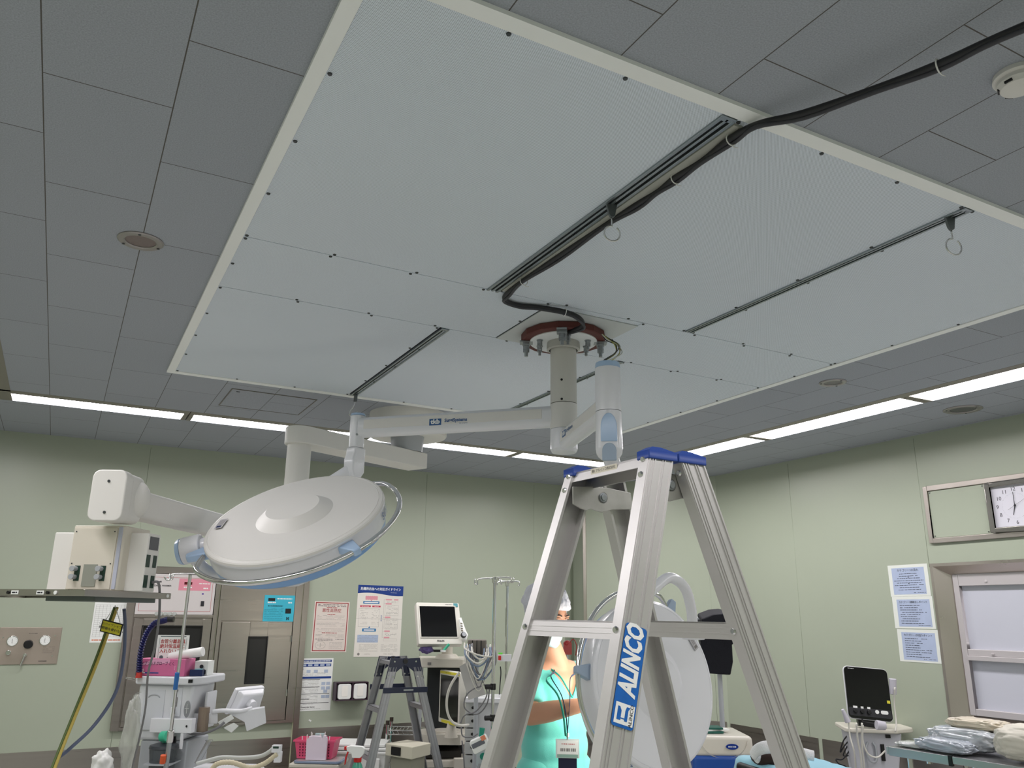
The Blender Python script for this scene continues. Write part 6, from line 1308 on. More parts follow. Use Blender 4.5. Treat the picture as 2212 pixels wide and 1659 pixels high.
# ---- red bag behind the person, low grey cart behind
b = MB(); q = at(1226, 1401, d=5.0); b.box(q, (.05, .03, .07), Matrix((ER, EF, Z)).transposed()); b.sphere(q+Z*.03, .027, (1, .6, .7)); b.tube([q+ER*.01+Z*.03, q+ER*.035+Z*.055, q+ER*.055+Z*.02, q+ER*.05-Z*.04], .003, 6, 4); b.mi = 1; b.cyl((q.x, q.y, 0), q-Z*.03, .005, n=8); b.cyl((q.x, q.y, 0), (q.x, q.y, .02), .12, n=16); tag(b.build('red_pouch', [mat('pouch_red', '8d1f20', .5), GREYP]), 'dark red pouch showing just behind the person', 'pouch')
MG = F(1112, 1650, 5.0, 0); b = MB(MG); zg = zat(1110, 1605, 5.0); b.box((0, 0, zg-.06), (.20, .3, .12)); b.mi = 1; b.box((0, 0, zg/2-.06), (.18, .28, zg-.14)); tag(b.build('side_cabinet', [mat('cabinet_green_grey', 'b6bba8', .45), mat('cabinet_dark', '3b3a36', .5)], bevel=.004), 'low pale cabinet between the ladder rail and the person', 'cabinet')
# ================================================================ THE PERSON
pg = at(1198, 1430, d=3.80); PG = Vector((pg.x, pg.y, 0))
PFd = Vector((.17, -.985, 0)).normalized(); PL = Z.cross(PFd)
def B(l, f, z): return PG+PL*l+PFd*f+Z*z
def remesh(b, name, m_, parent, vox, smooth_it=4, cut=None, solid=0, push=None):
    me = bpy.data.meshes.new('tmp'); bmesh.ops.recalc_face_normals(b.bm, faces=b.bm.faces); b.bm.to_mesh(me); b.bm.free()
    ob = bpy.data.objects.new('tmp', me); COL.objects.link(ob)
    md = ob.modifiers.new('r', 'REMESH'); md.mode = 'VOXEL'; md.voxel_size = vox
    dg = bpy.context.evaluated_depsgraph_get(); dg.update()
    m2 = bpy.data.meshes.new_from_object(ob.evaluated_get(dg)); bpy.data.objects.remove(ob); bpy.data.meshes.remove(me)
    bm = bmesh.new(); bm.from_mesh(m2); bpy.data.meshes.remove(m2)
    for _ in range(smooth_it): bmesh.ops.smooth_vert(bm, verts=bm.verts, factor=.5, use_axis_x=True, use_axis_y=True, use_axis_z=True)
    if push:
        bm.normal_update()
        for v in bm.verts: v.co += v.normal*push(v.co)
    if cut:
        bmesh.ops.delete(bm, geom=[v for v in bm.verts if cut(v.co)], context='VERTS')
        for _ in range(10):
            bv = {v: [e.other_vert(v) for e in v.link_edges if e.is_boundary] for v in bm.verts if v.is_boundary}
            nw = {v: (v.co*.5+(l[0].co+l[1].co)*.25) for v, l in bv.items() if len(l) == 2}
            for v, c in nw.items(): v.co = c
    me = bpy.data.meshes.new(name)
    for f in bm.faces: f.smooth = True
    bm.to_mesh(me); bm.free(); me.materials.append(m_)
    o = bpy.data.objects.new(name, me); COL.objects.link(o)
    if solid: q = o.modifiers.new('s', 'SOLIDIFY'); q.thickness = solid; q.offset = -1
    adopt(o, parent); return o
def cap(b, p, q, r0, r1):
    p = Vector(p); q = Vector(q); b.cyl(p, q, r0, r1, n=18); b.sphere(p, r0, n=16, m=9); b.sphere(q, r1, n=16, m=9)
person = thing('person', 'person in turquoise scrubs, white bouffant cap and mask bending an arm toward the round lamp', 'person', PG)
HCn = at(1184, 1334, d=3.78); hf = (PFd*.93+PL*.12); hf = Vector((hf.x, hf.y, 0)).normalized(); hl = Z.cross(hf)
tilt = math.radians(16); hF = hf*math.cos(tilt)-Z*math.sin(tilt); hU = Z*math.cos(tilt)+hf*math.sin(tilt)
RH = Matrix((hl, hF, hU)).transposed()          # local: x = person's left, y = forward, z = up
def H(x, y, z): return HCn+RH @ Vector((x, y, z))
def ell(b, c, sc): b.sphere(c, 1, sc, RH, n=26, m=18)
b = MB()
ell(b, H(0, -.012, .028), (.077, .096, .088)); ell(b, H(0, .035, -.020), (.064, .058, .080)); ell(b, H(0, .045, -.072), (.040, .040, .036))
ell(b, H(0, .094, -.012), (.013, .020, .024)); ell(b, H(0, .078, .012), (.010, .016, .030))
for s in (1, -1):
    ell(b, H(s*.030, .080, .030), (.024, .012, .008)); ell(b, H(s*.040, .062, -.022), (.022, .022, .022)); ell(b, H(s*.078, -.008, -.012), (.009, .018, .030))
ell(b, H(0, .088, -.052), (.022, .012, .010))
nk = B(-.005, .02, 1.305)
cap(b, H(0, -.02, -.06), nk, .056, .060)
# torso
for (l, f, z, rx, ry, rz) in ((0, 0, 1.20, .165, .105, .13), (0, .005, 1.08, .155, .108, .14), (0, .0, .96, .15, .108, .13), (0, -.005, .86, .165, .12, .12)): b.sphere(B(l, f, z), 1, (rx, ry, rz), Matrix((PL, PFd, Z)).transposed(), n=26, m=16)
cap(b, B(-.13, -.0, 1.275), nk-Z*.01, .048, .056); cap(b, B(.13, 0, 1.275), nk-Z*.01, .048, .056)
for s in (1, -1): cap(b, B(s*.09, 0, .86), B(s*.10, .02, .47), .095, .058); cap(b, B(s*.10, .02, .47), B(s*.10, -.01, .09), .056, .040); cap(b, B(s*.10, -.03, .04), B(s*.105, .12, .03), .038, .030)
# right arm (viewer's left)
SR = B(-.165, .0, 1.262); ER_ = at(1145, 1545, d=3.56); WR = at(1262, 1522, d=3.47); WR2 = at(1278, 1516, d=3.46)
cap(b, SR, ER_, .052, .043); cap(b, ER_, ER_+(WR-ER_)*.35, .044, .045); cap(b, ER_+(WR-ER_)*.35, WR, .045, .029)
def hand(b, W, dirv, upv, s):
    d = dirv.normalized(); u = (upv-d*upv.dot(d)).normalized(); sd = d.cross(u)*s     # u = back of hand, sd = thumb side
    cap(b, W, W+d*.03, .028, .027)
    for k in range(4): o = sd*(.027-.018*k); cap(b, W+d*.02+o*.6, W+d*.085+o, .013, .0115)
    for k, (L, c) in enumerate(((.068, .5), (.078, .55), (.072, .6), (.056, .7))):
        p = W+d*.088+sd*(.027-.018*k); dd = d
        for j, fr in enumerate((.45, .32, .23)):
            dd = (dd-u*math.tan(c*(.55+.15*j))*1).normalized(); q = p+dd*L*fr; cap(b, p, q, .0092-.0007*j, .0086-.0007*j); p = q
    p = W+d*.028+sd*.026; q = p+(d*.5+sd*.8-u*.25).normalized()*.042; cap(b, p, q, .0125, .0105); r = q+(d*.9+sd*.25-u*.4).normalized()*.034; cap(b, q, r, .0102, .0085)
fd = (WR2-WR).normalized(); hand(b, WR+(WR-ER_).normalized()*.012, ((WR-ER_).normalized()+PFd*.35).normalized(), Z*.8-PFd*.3, -1)
# left arm, hidden behind the lamp head
SLf = B(.165, .0, 1.262); EL = B(.215, .06, 1.03); WL = B(.20, .20, 1.14)
cap(b, SLf, EL, .052, .043); cap(b, EL, WL, .043, .029); hand(b, WL, (PFd*.3+Z*.5-PL*.1), -PFd, 1)
remesh(b, 'body', mat('skin_tone', 'b98a70', .5, var=.05, scale=14), person, .0062, 3)
# face details
for s in (1, -1):
    b = MB(); b.sphere(H(s*.030, .0765, .011), .0115, n=16, m=10); b.mi = 1; b.sphere(H(s*.031, .0845, .008), .0052, n=10, m=8); b.build('eye', [mat('eye_white', 'a39a94', .35), mat('iris_dark', '20140f', .2)], person, smooth='all')
    b = MB(); b.tube([H(s*.012, .091, .032), H(s*.030, .0915, .038), H(s*.050, .078, .034)], .0030, 6, 4, flat=.6); b.build('eyebrow', mat('brow_black', '221a17', .7), person)
    b = MB(); b.tube([H(s*.016, .089, .022), H(s*.030, .093, .0235), H(s*.045, .084, .020)], .003, 6, 4, flat=.7); b.build('eyelid', mat('skin_tone', 'b98a70', .5), person)
gl = MB()
for s in (1, -1): gl.tube([H(s*.032+.023*math.cos(a*math.pi/8), .104-.10*(s*.032+.023*math.cos(a*math.pi/8))**2*20*.1, .004+.015*math.sin(a*math.pi/8)) for a in range(16)], .0013, 6, 0, closed=True); gl.tube([H(s*.055, .100, .008), H(s*.074, .06, .008), H(s*.080, -.01, .0)], .0014, 6, 0)
gl.tube([H(-.010, .104, .008), H(.010, .104, .008)], .0013, 6, 0); gl.build('glasses', mat('glasses_metal', '3a3836', .25, .9), person)
# mask
b = MB(); rows = []
for i in range(9):
    v = i/8; zz = -.012-.094*v; row = []
    for j in range(15):
        u = -1+2*j/14; a = u*1.15; yb_ = .104-.020*v if v > .2 else .108-.02*v
        ww = .072-.014*v; row.append(H(math.sin(a)*ww*1.02, -.006+math.cos(a)*(yb_-.0)+.004*math.sin(v*math.pi)+(.0022 if i % 2 else -.001), zz-.012*(1-abs(u))*v+.006*abs(u)*(1-v)))
    rows.append(row)
for i in range(8):
    for j in range(14): b.face([rows[i][j], rows[i][j+1], rows[i+1][j+1], rows[i+1][j]])
b.build('face_mask', mat('mask_pale_blue', 'c9dfe6', .7), person, smooth='all', solid=.0015)
for s in (1, -1): b = MB(); b.tube([H(s*.066, .035, -.018), H(s*.080, .0, .012), H(s*.082, -.02, -.01), H(s*.078, -.012, -.045), H(s*.058, .035, -.088)], .0014, 5, 4); b.build('mask_loop', WHITE, person)
# hair and bouffant cap
from mathutils import noise
b = MB(); b.sphere(H(0, -.022, .036), 1, (.083, .100, .090), RH, n=26, m=18)
def hl_(co): return RH.transposed() @ (co-HCn)
hair = remesh(b, 'hair', mat('hair_black', '1c1816', .5, bump=.4, bscale=200), person, .008, 1, cut=lambda c: (hl_(c).y > .045 and hl_(c).z < .068) or hl_(c).z < -.035)
b = MB(); bmesh.ops.create_icosphere(b.bm, subdivisions=5, radius=1)
for v in b.bm.verts:
    c = v.co.copy(); n1 = noise.noise(c*2.2+Vector((3, 1, 0))); n2 = abs(noise.noise(c*5.5+Vector((0, 4, 2))))
    k = 1+.10*n1-.10*n2+.018*math.sin(c.x*22+c.y*13); lw = .90 if c.z < -.2 else 1
    v.co = H(c.x*.104*k*lw, -.030+c.y*.128*k*lw+(.0), .052+c.z*.110*k)
def ccut(co):
    q = hl_(co); return (q.y > .030 and q.z < .052+.10*(q.y-.03)) or q.z < -.030-.2*(q.y+.10)
bmesh.ops.delete(b.bm, geom=[v for v in b.bm.verts if ccut(v.co)], context='VERTS')
b.build('bouffant_cap', mat('cap_white_nonwoven', 'dfe1ea', .7, alpha=.66, bump=.3, bscale=90), person, smooth='all', solid=.001)
# scrub top
b = MB()
for (l, f, z, rx, ry, rz) in ((0, 0, 1.195, .178, .120, .135), (0, .008, 1.08, .172, .126, .15), (0, .0, .96, .172, .128, .14), (0, -.005, .86, .185, .135, .14), (0, -.005, .76, .19, .138, .10)): b.sphere(B(l, f, z), 1, (rx, ry, rz), Matrix((PL, PFd, Z)).transposed(), n=26, m=16)
cap(b, B(-.14, 0, 1.272), nk-Z*.035, .058, .066); cap(b, B(.14, 0, 1.272), nk-Z*.035, .058, .066)
for S_, E_ in ((SR, ER_), (SLf, EL)): b.sphere(S_, .064); b.cyl(S_, S_+(E_-S_)*.74, .064, .070, n=24)
def loc(co): d = co-PG; return d.dot(PL), d.dot(PFd), d.z
def scut(co):
    l, f, z = loc(co)
    if z < .72: return True
    if f > .0 and z > 1.175 and abs(l) < (z-1.175)*.62: return True
    if z > 1.285 and abs(l) < .068: return True
    return False
def wr(co):
    q = co*9; l, f, z = loc(co); return .006*noise.noise(q)+.010*noise.noise(Vector((co.x*5, co.y*5, co.z*2.2)))-.006*abs(noise.noise(Vector((co.x*12+co.z*6, co.y*12, co.z*3))))
SCR = mat('scrub_turquoise', '5fc0b6', .75, sheen=.3, bump=.15, bscale=500)
top_ = remesh(b, 'scrub_top', SCR, person, .009, 3, cut=scut, solid=.002, push=wr)
b = MB(); q0 = B(0, .118, 1.178)
b.tube([B(-.078, .045, 1.305), B(-.055, .098, 1.27), B(-.025, .116, 1.218), B(0, .122, 1.178)], .0045, 6, 5, flat=.5); b.tube([B(.078, .045, 1.305), B(.055, .098, 1.27), B(.025, .116, 1.218), B(0, .122, 1.178)], .0045, 6, 5, flat=.5); b.build('neckline_trim', mat('trim_teal', '2f9a8c', .6), top_)
pk = MB(); pc_ = B(-.10, .118, .93)
b = MB()
for s in (1, -1): cap(b, B(s*.09, 0, .84), B(s*.10, .02, .47), .115, .085); cap(b, B(s*.10, .02, .47), B(s*.10, -.01, .10), .085, .075)
remesh(b, 'scrub_trousers', SCR, person, .012, 3, cut=lambda c: c.z < .07, solid=.002)
for s in (1, -1): b = MB(); b.sphere(B(s*.10, .05, .0), 1, (.055, .145, .075), Matrix((PL, PFd, Z)).transposed()); bmesh.ops.bisect_plane(b.bm, geom=b.bm.verts[:]+b.bm.edges[:]+b.bm.faces[:], plane_co=(0, 0, .001), plane_no=(0, 0, 1), clear_inner=True); b.build('shoe', PAPERW, person, smooth='all')
# lanyards and badge
bc = at(1226, 1617, d=3.44)
def lany(nm, m_, pts, r=.0045): b = MB(); b.tube(pts, r, 6, 5, flat=.4); b.build(nm, m_, person)
lany('lanyard', mat('lanyard_navy', '232c4a', .6), [B(-.055, -.02, 1.315), B(-.065, .075, 1.29), at(1190, 1462, d=3.50), at(1212, 1500, d=3.47), at(1222, 1540, d=3.46), bc+Z*.06])
lany('lanyard', mat('lanyard_navy', '232c4a', .6), [B(.055, -.02, 1.315), B(.06, .085, 1.285), at(1232, 1465, d=3.50), at(1231, 1510, d=3.47), at(1229, 1545, d=3.46), bc+Z*.06])
lany('lanyard', mat('lanyard_green', '2a9a86', .6), [B(-.07, .0, 1.31), B(-.085, .075, 1.27), at(1180, 1470, d=3.50), at(1204, 1500, d=3.47), at(1216, 1540, d=3.46), bc+Z*.05-PL*.01], .006)
bf = (CAMP-bc); bf.z = 0; bf.normalize(); Mb = fm(bc, Z.cross(bf), Z)
b = MB(); b.cyl(bc+Z*.062, bc+Z*.046, .007, n=12); b.cyl(bc+Z*.046, bc+Z*.036, .004, n=8); b.build('badge_clip', CHROME, person)
b = MB(Mb); b.box((0, 0, 0), (.10, .075, .002)); b.mi = 1; b.box((0, .004, .0014), (.088, .055, .0006)); b.mi = 2; b.box((0, -.029, .0014), (.088, .013, .0006)); b.mi = 3; dashes(b, -.025, .03, .018, .004, .0018, 1, .006, .012); b.mi = 4; dashes(b, -.03, .035, -.005, .012, .0018, 1, .006, .011); b.build('name_badge', [mat('badge_sleeve', 'e6e9ea', .15, alpha=.8), PAPERW, mat('badge_grey_green', '8fb1a4', .5), REDINK, GREYINK], person)
b = MB(fm(bc-Z*.085-bf*.008, Z.cross(bf), Z)); b.box((0, 0, 0), (.078, .10, .012)); b.build('hip_pouch', mat('pouch_navy', '1b1b38', .35), person, bevel=.004)
# ================================================================ RIGHT SIDE THINGS
# dark garment on a stand
t = thing('dark_apron', 'black-navy apron hanging on a rack between lamp head and ladder rail', 'apron', at(1550, 1400, d=5.4))
CL = mat('navy_cloth', '0b0d18', .85, sheen=.05, bump=.2, bscale=200)
def sheet(name, outline, d0, thick, m_, parent, wav=.012, sub=1):
    b = MB(); P0 = [at(x, y, d=d0+wav*math.sin(i*1.7)) for i, (x, y) in enumerate(outline)]; n = _f
    b.hull([p for p in P0], [p+n*thick for p in P0]); return b.build(name, m_, parent, bevel=.01, seg=3)
sheet('front_panel', [(1508, 1345), (1560, 1337), (1588, 1345), (1596, 1390), (1582, 1392), (1584, 1430), (1579, 1459), (1560, 1458), (1522, 1455)], 5.35, .07, CL, t)
sheet('shoulder_fold', [(1516, 1337), (1540, 1328), (1562, 1326), (1590, 1333), (1605, 1350), (1602, 1362), (1560, 1352), (1516, 1346)], 5.30, .13, CL, t)
sheet('side_strap', [(1586, 1375), (1604, 1372), (1606, 1415), (1601, 1417), (1594, 1398)], 5.38, .02, CL, t)
b = MB(); q = at(1548, 1337, d=5.52); b.cyl((q.x, q.y, 0), (q.x, q.y, q.z), .016, n=14); b.cyl(q-ER*.16, q+ER*.16, .014, n=12); b.box((q.x, q.y, .03), (.26, .26, .05)); tag(b.build('apron_rack', GREYP, bevel=.003), 'grey rack post carrying the dark apron', 'rack')
# blue and white machine
MI = F(1546, 1600, 4.9, 0); zi = zat(1556, 1578, 4.85)
t = thing('blue_white_machine', 'boxy machine with cream top and blue body beside the round lamp head', 'medical device', locof(MI))
def prof(xw0, xw1, z0, z1, yf0, yf1, yb, b):
    b.hull([(-xw0, yf0, z0), (xw0, yf0, z0), (xw0, yb, z0), (-xw0, yb, z0)], [(-xw1, yf1, z1), (xw1, yf1, z1), (xw1, yb, z1), (-xw1, yb, z1)])
b = MB(MI @ Tr(.0, 0, 0)); prof(.175, .17, zi-.125, zi-.015, -.20, -.19, .22, b); tp2 = b.build('top_cover', mat('machine_cream', 'd2cdc3', .35, coat=.2), t, bevel=.022, seg=4)
b = MB(MI); b.lathe([(0, .004), (.120, .003), (.125, -.004)], fm((.0, -.1945, zi-.02), X, Vector((0, .09, 1)).normalized()) @ Matrix.Diagonal((1.15, .95, 1, 1)) @ Tr(0, 0, .0), 40); bmesh.ops.delete(b.bm, geom=[v for v in b.bm.verts if v.co.z > zi-.03], context='VERTS'); b.build('curved_fascia', mat('machine_cream_light', 'dcd8cf', .3), tp2, smooth='all')
b = MB(fm(MI @ Vector((.045, -.202, zi-.070)), ER, Z)); b.prism([(.036*math.cos(a*math.pi/14), .0155*math.sin(a*math.pi/14)) for a in range(28)], .004); b.mi = 1; dashes(b, -.022, .022, 0, .008, .0042, 1, .003, .008); b.build('oval_badge', [mat('badge_navy', '17358a', .3), PAPERW], tp2)
b = MB(MI); prof(.20, .185, .10, zi-.12, -.24, -.21, .24, b); b.build('body', mat('machine_blue', '1d4b9a', .4, coat=.15), t, bevel=.02, seg=3)
b = MB(MI); b.box((0, 0, .07), (.36, .40, .07)); b.build('base', BLACK, t); casters(t, MI, .30, .34)
b = MB(MI @ Tr(-.07, -.04, zi-.013) @ Rz(.1)); b.box((0, 0, .006), (.18, .14, .012)); b.mi = 1; b.box((.03, .01, .016), (.20, .13, .008), Matrix.Rotation(.25, 3, 'Z')); b.mi = 0; b.box((.02, .0, .026), (.15, .12, .010), Matrix.Rotation(-.1, 3, 'Z')); tag(b.build('folder_stack', [mat('folder_green', '1f5a50', .45), PAPERW]), 'flat green folders lying on the blue and white machine', 'folder')
# operating table end with towel and cushion
MO = F(1700, 1650, 3.9, -16); zo_ = zat(1700, 1652, 3.9)
t = thing('operating_table', 'operating table end covered with a light blue sheet behind the ladder', 'table', locof(MO))
b = MB(MO); b.box((.10, .04, zo_-.065), (.40, .54, .07)); b.build('mattress', BLACK, t, bevel=.02, seg=3)
b = MB(MO); NX, NY = 26, 18; G_ = []
for j in range(NY):
    row = []
    for i in range(NX):
        x = -.09+.42*i/(NX-1); y = -.26+.60*j/(NY-1); e = max(0, abs(x-.12)-.19)*3+max(0, -.24-y)*4
        row.append((x, y, zo_-.012-min(e, .10)+.010*noise.noise(Vector((x*6, y*6, 1)))+.006*noise.noise(Vector((x*16, y*16, 5)))))
    G_.append(row)
for j in range(NY-1):
    for i in range(NX-1): b.face([G_[j][i], G_[j][i+1], G_[j+1][i+1], G_[j+1][i]])
b.build('blue_sheet', mat('sheet_blue', '8fc3d6', .75, sheen=.2), t, smooth='all', solid=.004)
b = MB(MO); b.box((.06, .1, (zo_-.1)/2+.03), (.18, .22, zo_-.16)); b.build('pedestal', mat('satin_steel', 'b9aca2', .34, .85), t); b = MB(MO); b.box((.06, .1, .05), (.45, .6, .10)); b.build('base', GREYP, t, bevel=.02)
b = MB(MO); q = MO.inverted() @ at(1660, 1650, d=4.0); b.sphere((q.x+.025, q.y+.02, zo_+.012), 1, (.095, .10, .050)); tag(b.build('head_cushion', mat('cushion_brown', '35201a', .55, var=.3, scale=40), smooth='all'), 'dark brown cushion under the white towel on the table', 'cushion')
b = MB(); TW = mat('towel_white', 'e9e9ec', .85, sheen=.4, bump=.5, bscale=300)
P_t = [at(1627, 1632, d=3.95), at(1634, 1622, d=3.93), at(1650, 1615, d=3.9), at(1675, 1614, d=3.9), at(1700, 1622, d=3.88), at(1735, 1628, d=3.86), at(1758, 1633, d=3.85)]
b.tube(P_t, lambda u: .030-.010*abs(u-.4), 14, 6, flat=.6); b.tube([at(1633, 1640, d=3.97), at(1645, 1630, d=4.0), at(1668, 1624, d=4.05), at(1700, 1632, d=4.05)], .022, 12, 6, flat=.7); tag(b.build('towel', TW), 'rolled white towel draped over the brown cushion', 'towel')
# ultrasound machine
t = thing('ultrasound_machine', 'white ultrasound cart with a large black screen near the right wall', 'ultrasound machine', locof(F(1885, 1560, 5.55)))
MU = F(1878, 1560, 5.5, 8); zu = zat(1880, 1568, 5.45)
c4 = at(1871, 1498, d=5.4); tux = (ER*.975-EF*.12+Z*.0).normalized(); tuz = (Z*.97+EF*.16-ER*.03).normalized(); MUs = fm(c4+ER*.012, tux, tuz) @ Matrix.Rotation(-.075, 4, 'Z') @ Matrix.Scale(.94, 4); sw_, sh_ = .292, .345
b = MB(MUs); b.prism(rrect(sw_+.008, sh_+.008, .03), .022, Tr(0, 0, -.028)); hs = b.build('housing', COOLW, t, bevel=.003)
b = MB(MUs); b.prism(rrect(sw_, sh_, .028), .010, Tr(0, 0, -.006)); b.build('screen', SCREEN, t, bevel=.002)
b = MB(MUs); b.box((0, -.128, .0045), (sw_-.01, .055, .002), None, .01); pnl = b.build('control_strip', mat('strip_charcoal', '26272b', .4), t)
for k in range(3):
    b = MB(MUs); b.cyl((-.10+.045*k, -.125, .005), (-.10+.045*k, -.125, .022), .013, n=20); b.build('knob', BLACK, pnl, bevel=.002)
b = MB(MUs); 
for x, w_ in ((-.098, .028), (-.052, .018), (-.008, .020)): b.box((x, -.098, .006), (w_, .014, .002))
dashes(b, -.120, -.08, .160, .004, .0055, 1, .006, .012); b.build('strip_marking', PAPERW, pnl)
b = MB(MUs); b.cyl((.045, -.118, .005), (.045, -.118, .008), .013, n=20); b.build('round_button', PAPERW, pnl)
b = MB(MUs); b.prism([(x*.9+.094, y-.118) for x, y in rrect(.054, .024, .011)], .009); b.build('oval_button', PAPERW, pnl)
b = MB(MUs); b.box((.130, -.045, .0055), (.020, .020, .002)); b.build('yellow_sticker', mat('tape_yellow', 'd9cf3a', .5), pnl)
b = MB(MU); b.prism([(-.20, -.14), (-.17, -.18), (.12, -.19), (.16, -.15), (.24, -.10), (.26, -.05), (.24, .14), (-.19, .16)], .028, Tr(0, 0, zu-.03)); b.build('table_rim', mat('rim_ivory', 'd6d2c6', .4), t, bevel=.010, seg=3)
b = MB(MU); b.hull([(-.13, -.12, zu-.30), (.12, -.12, zu-.30), (.12, .12, zu-.30), (-.13, .12, zu-.30)], [(-.16, -.14, zu-.03), (.16, -.14, zu-.03), (.16, .14, zu-.03), (-.16, .14, zu-.03)]); bo = b.build('console_body', mat('us_grey', 'bdbec6', .4), t, bevel=.01)
b = MB(MU); b.box((.03, -.137, zu-.15), (.024, .02, .10), None, .008); b.box((.07, -.14, zu-.05), (.03, .02, .02)); b.build('dark_slot', BLACK, bo)
b = MB(MU); b.tube([(-.06, -.142, zu-.09), (-.075, -.150, zu-.13), (-.06, -.150, zu-.20), (-.02, -.150, zu-.20), (-.015, -.150, zu-.12), (-.03, -.142, zu-.09)], .007, 8, 4); b.build('grey_loop_handle', GREYP, bo)
b = MB(MU); b.cyl((0, 0, .10), (0, 0, zu-.28), .035, n=20); b.box((0, 0, .08), (.44, .42, .05)); b.build('column', GREYP, t, bevel=.006); casters(t, MU, .38, .36)
b = MB(MUs); b.box((0, -sh_/2-.02, -.05), (.16, .05, .05)); b.tube([(-.06, -sh_/2-.0, .0), (-.055, -sh_/2-.022, .03), (.055, -sh_/2-.022, .03), (.06, -sh_/2-.0, .0)], .005, 8, 4); b.build('screen_mount', BLACK, t, bevel=.003)
def probe(label, pts, hd, c_='probe_white'):
    t = thing('ultrasound_probe', label, 'probe', hd[0], 'ultrasound probes')
    b = MB(); b.cyl(hd[0], hd[1], hd[2], hd[3], n=18); b.build('probe_head', mat('probe_grey_lilac', 'c3c1cb', .35), t, bevel=.004, seg=3); b = MB(); b.tube(pts, .0052, 8, 6); b.build('probe_cable', WHITECAB, t)
probe('ultrasound probe hooked at the left end of the ultrasound table', [at(1833, 1556, d=5.28), at(1836, 1590, d=5.25), at(1846, 1630, d=5.2), at(1850, 1700, d=5.2)], (at(1820, 1532, d=5.3), at(1832, 1560, d=5.28), .010, .020))
probe('pale ultrasound probe resting at the front of the ultrasound table, cable looping down', [at(1864, 1566, d=5.22), at(1864, 1600, d=5.2), at(1875, 1628, d=5.18), at(1895, 1636, d=5.18), at(1912, 1622, d=5.2)], (at(1893, 1566, d=5.2), at(1912, 1568, d=5.2), .030, .026))
probe('tall pale probe standing upright at the right side of the screen', [at(1933, 1485, d=5.35), at(1932, 1520, d=5.35), at(1936, 1560, d=5.3), at(1934, 1580, d=5.25)], (at(1928, 1466, d=5.4), at(1929, 1500, d=5.38), .024, .022))
for i, (a_, l_) in enumerate((([1850, 1562, 1853, 1600, 1860, 1640, 1862, 1700], 'white cable falling straight from the ultrasound table, left one'), ([1862, 1562, 1862, 1610, 1866, 1650, 1868, 1700], 'white cable falling straight from the ultrasound table, right one'))): hose('probe_lead', l_, 'cable', [at(a_[j], a_[j+1], d=5.15) for j in range(0, 8, 2)], .0058, WHITECAB)
hose('coiled_lead', 'dark cable coil hanging at the left of the ultrasound cart', 'cable', [at(x, y, d=5.5) for x, y in ((1838, 1580), (1822, 1600), (1815, 1625), (1825, 1610), (1842, 1592), (1835, 1620), (1820, 1640), (1806, 1640), (1812, 1650), (1830, 1660), (1835, 1700))], .0045, RUBBER)
hose('coiled_lead', 'second dark cable loop below the first on the ultrasound cart', 'cable', [at(x, y, d=5.52) for x, y in ((1845, 1585), (1830, 1612), (1822, 1632), (1838, 1628), (1850, 1600), (1852, 1640), (1846, 1640))], .0045, RUBBER)
# steel trolley with wrapped packs
zt3 = zat(2000, 1622, 3.8)
cA = at(1922, 1613, z=zt3); cB = at(2245, 1663, z=zt3); tdx = (cB-cA); tdx.z = 0; TL_ = tdx.length; tdx.normalize(); tdy = Z.cross(tdx)
t = thing('steel_trolley', 'stainless instrument trolley at the bottom right corner', 'trolley', Vector((cA.x, cA.y, 0)))
MTy = fm(Vector((cA.x, cA.y, 0)), tdx, tdy)
b = MB(MTy); LX = TL_+.15; b.bx(0, LX, -.0, .50, zt3-.004, zt3); b.bx(0, .36*LX, -.012, 0, zt3-.038, zt3+.001); b.bx(.38*LX, LX, -.012, 0, zt3-.030, zt3+.001); b.bx(-.012, 0, -.012, .51, zt3-.034, zt3+.001); b.bx(0, LX, .50, .512, zt3-.034, zt3+.001); b.build('top', mat('trolley_steel', 'b4b4b6', .3, .8, var=.05, scale=5), t, bevel=.002)
b = MB(MTy); b.bx(.36*LX, .38*LX, -.016, .0, zt3-.04, zt3+.004); b.build('joint_gap', BLACK, t)
for x in (.08, LX-.06):
    for y in (.03, .47): b = MB(MTy); b.cyl((x, y, .06), (x, y, zt3-.004), .013, n=14); b.cyl((x-.012, y, .035), (x+.012, y, .035), .035, n=18); b.build('leg', CHROME, t)
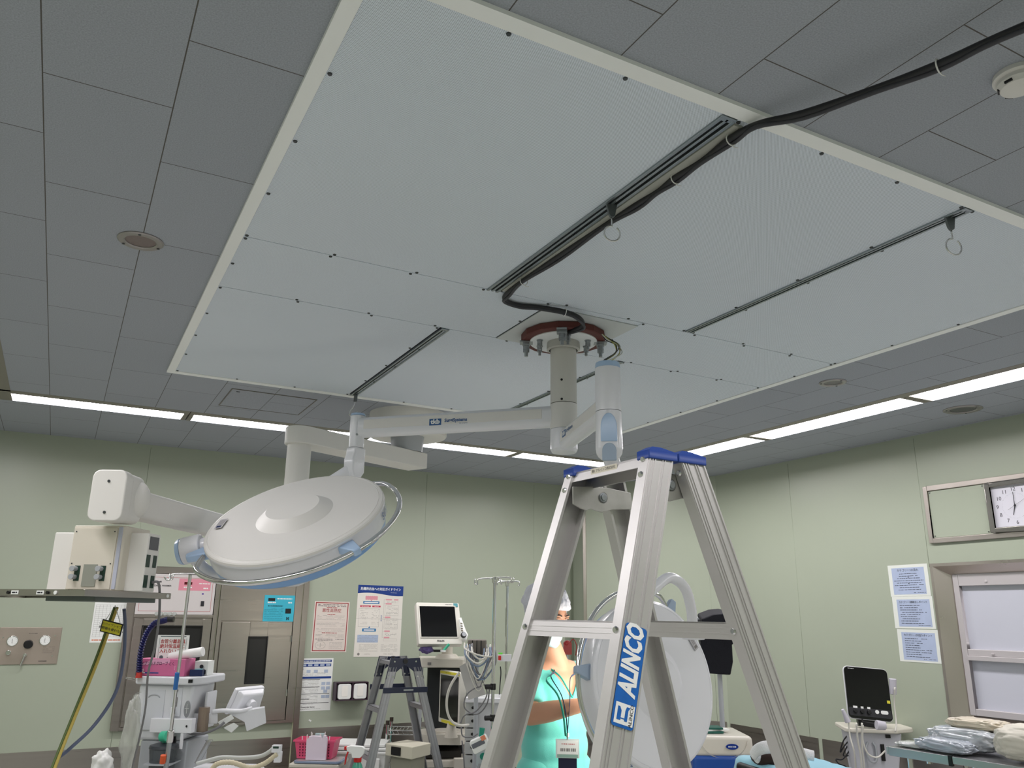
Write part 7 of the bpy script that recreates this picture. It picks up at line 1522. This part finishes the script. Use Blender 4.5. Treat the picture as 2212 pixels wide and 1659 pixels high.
b = MB(MTy); b.bx(.04, LX-.03, .02, .48, .25, .262); b.build('lower_shelf', mat('trolley_steel', 'b4b4b6', .3, .8), t)
for x in (.22*LX, .48*LX): b = MB(MTy); b.cyl((x, .02, zt3-.05), (x, .02, zt3-.028), .012, n=12); b.build('bolt', CHROME, t)
FILM = mat('glossy_film', 'c5cad0', .12, coat=1, var=.2, scale=14)
def pack(label, cx, cy, lx, ly, hz, z0, m_, sd, rot=0, name='wrapped_pack', amp=.14):
    b = MB(); bmesh.ops.create_icosphere(b.bm, subdivisions=5, radius=1); R = Matrix.Rotation(rot, 3, 'Z')
    for v in b.bm.verts:
        c = v.co.copy(); sgn = lambda a: 1 if a > 0 else -1
        sx = sgn(c.x)*abs(c.x)**.55; sy = sgn(c.y)*abs(c.y)**.55; sz = sgn(c.z)*abs(c.z)**.8
        n1 = noise.noise(c*3+Vector((sd, 0, 0))); n2 = abs(noise.noise(Vector((c.x*9, c.y*7, c.z*9+sd)))); k = 1+amp*n1-amp*.9*n2
        p = R @ Vector((sx*lx/2*k, sy*ly/2*k, 0)); v.co = MTy @ Vector((cx+p.x, cy+p.y, z0+hz/2+sz*hz/2*(k if sz > 0 else 1)))
    for f in b.bm.faces: f.smooth = True
    return tag(b.build(name, m_), label, 'medical pack', 'wrapped packs on the trolley')
pack('flat thin sachet at the left end of the steel trolley', .09, .10, .20, .14, .025, zt3+.001, mat('sachet_film', 'd6d9da', .15, coat=1), 2, .1)
pack('large grey film-wrapped pack in the middle of the steel trolley', .27, .22, .34, .24, .105, zt3+.004, FILM, 5, .05)
pack('blue-grey wrapped pack in front of the large grey one', .24, .07, .28, .12, .060, zt3+.003, mat('film_blue', 'b3bac6', .15, coat=1, var=.15, scale=10), 9, -.08)
pack('beige wrapped pack lying on top of the grey pack', .31, .24, .27, .16, .05, zt3+.098, mat('pack_beige', 'd8cdb9', .35, coat=.4, var=.18, scale=12), 12, .04)
pack('cream cloth bundle at the right end of the trolley', .60, .17, .30, .28, .150, zt3+.004, mat('bundle_cream', 'd9d4c8', .7, var=.06, scale=6), 17, .1, 'cloth_bundle', .10)
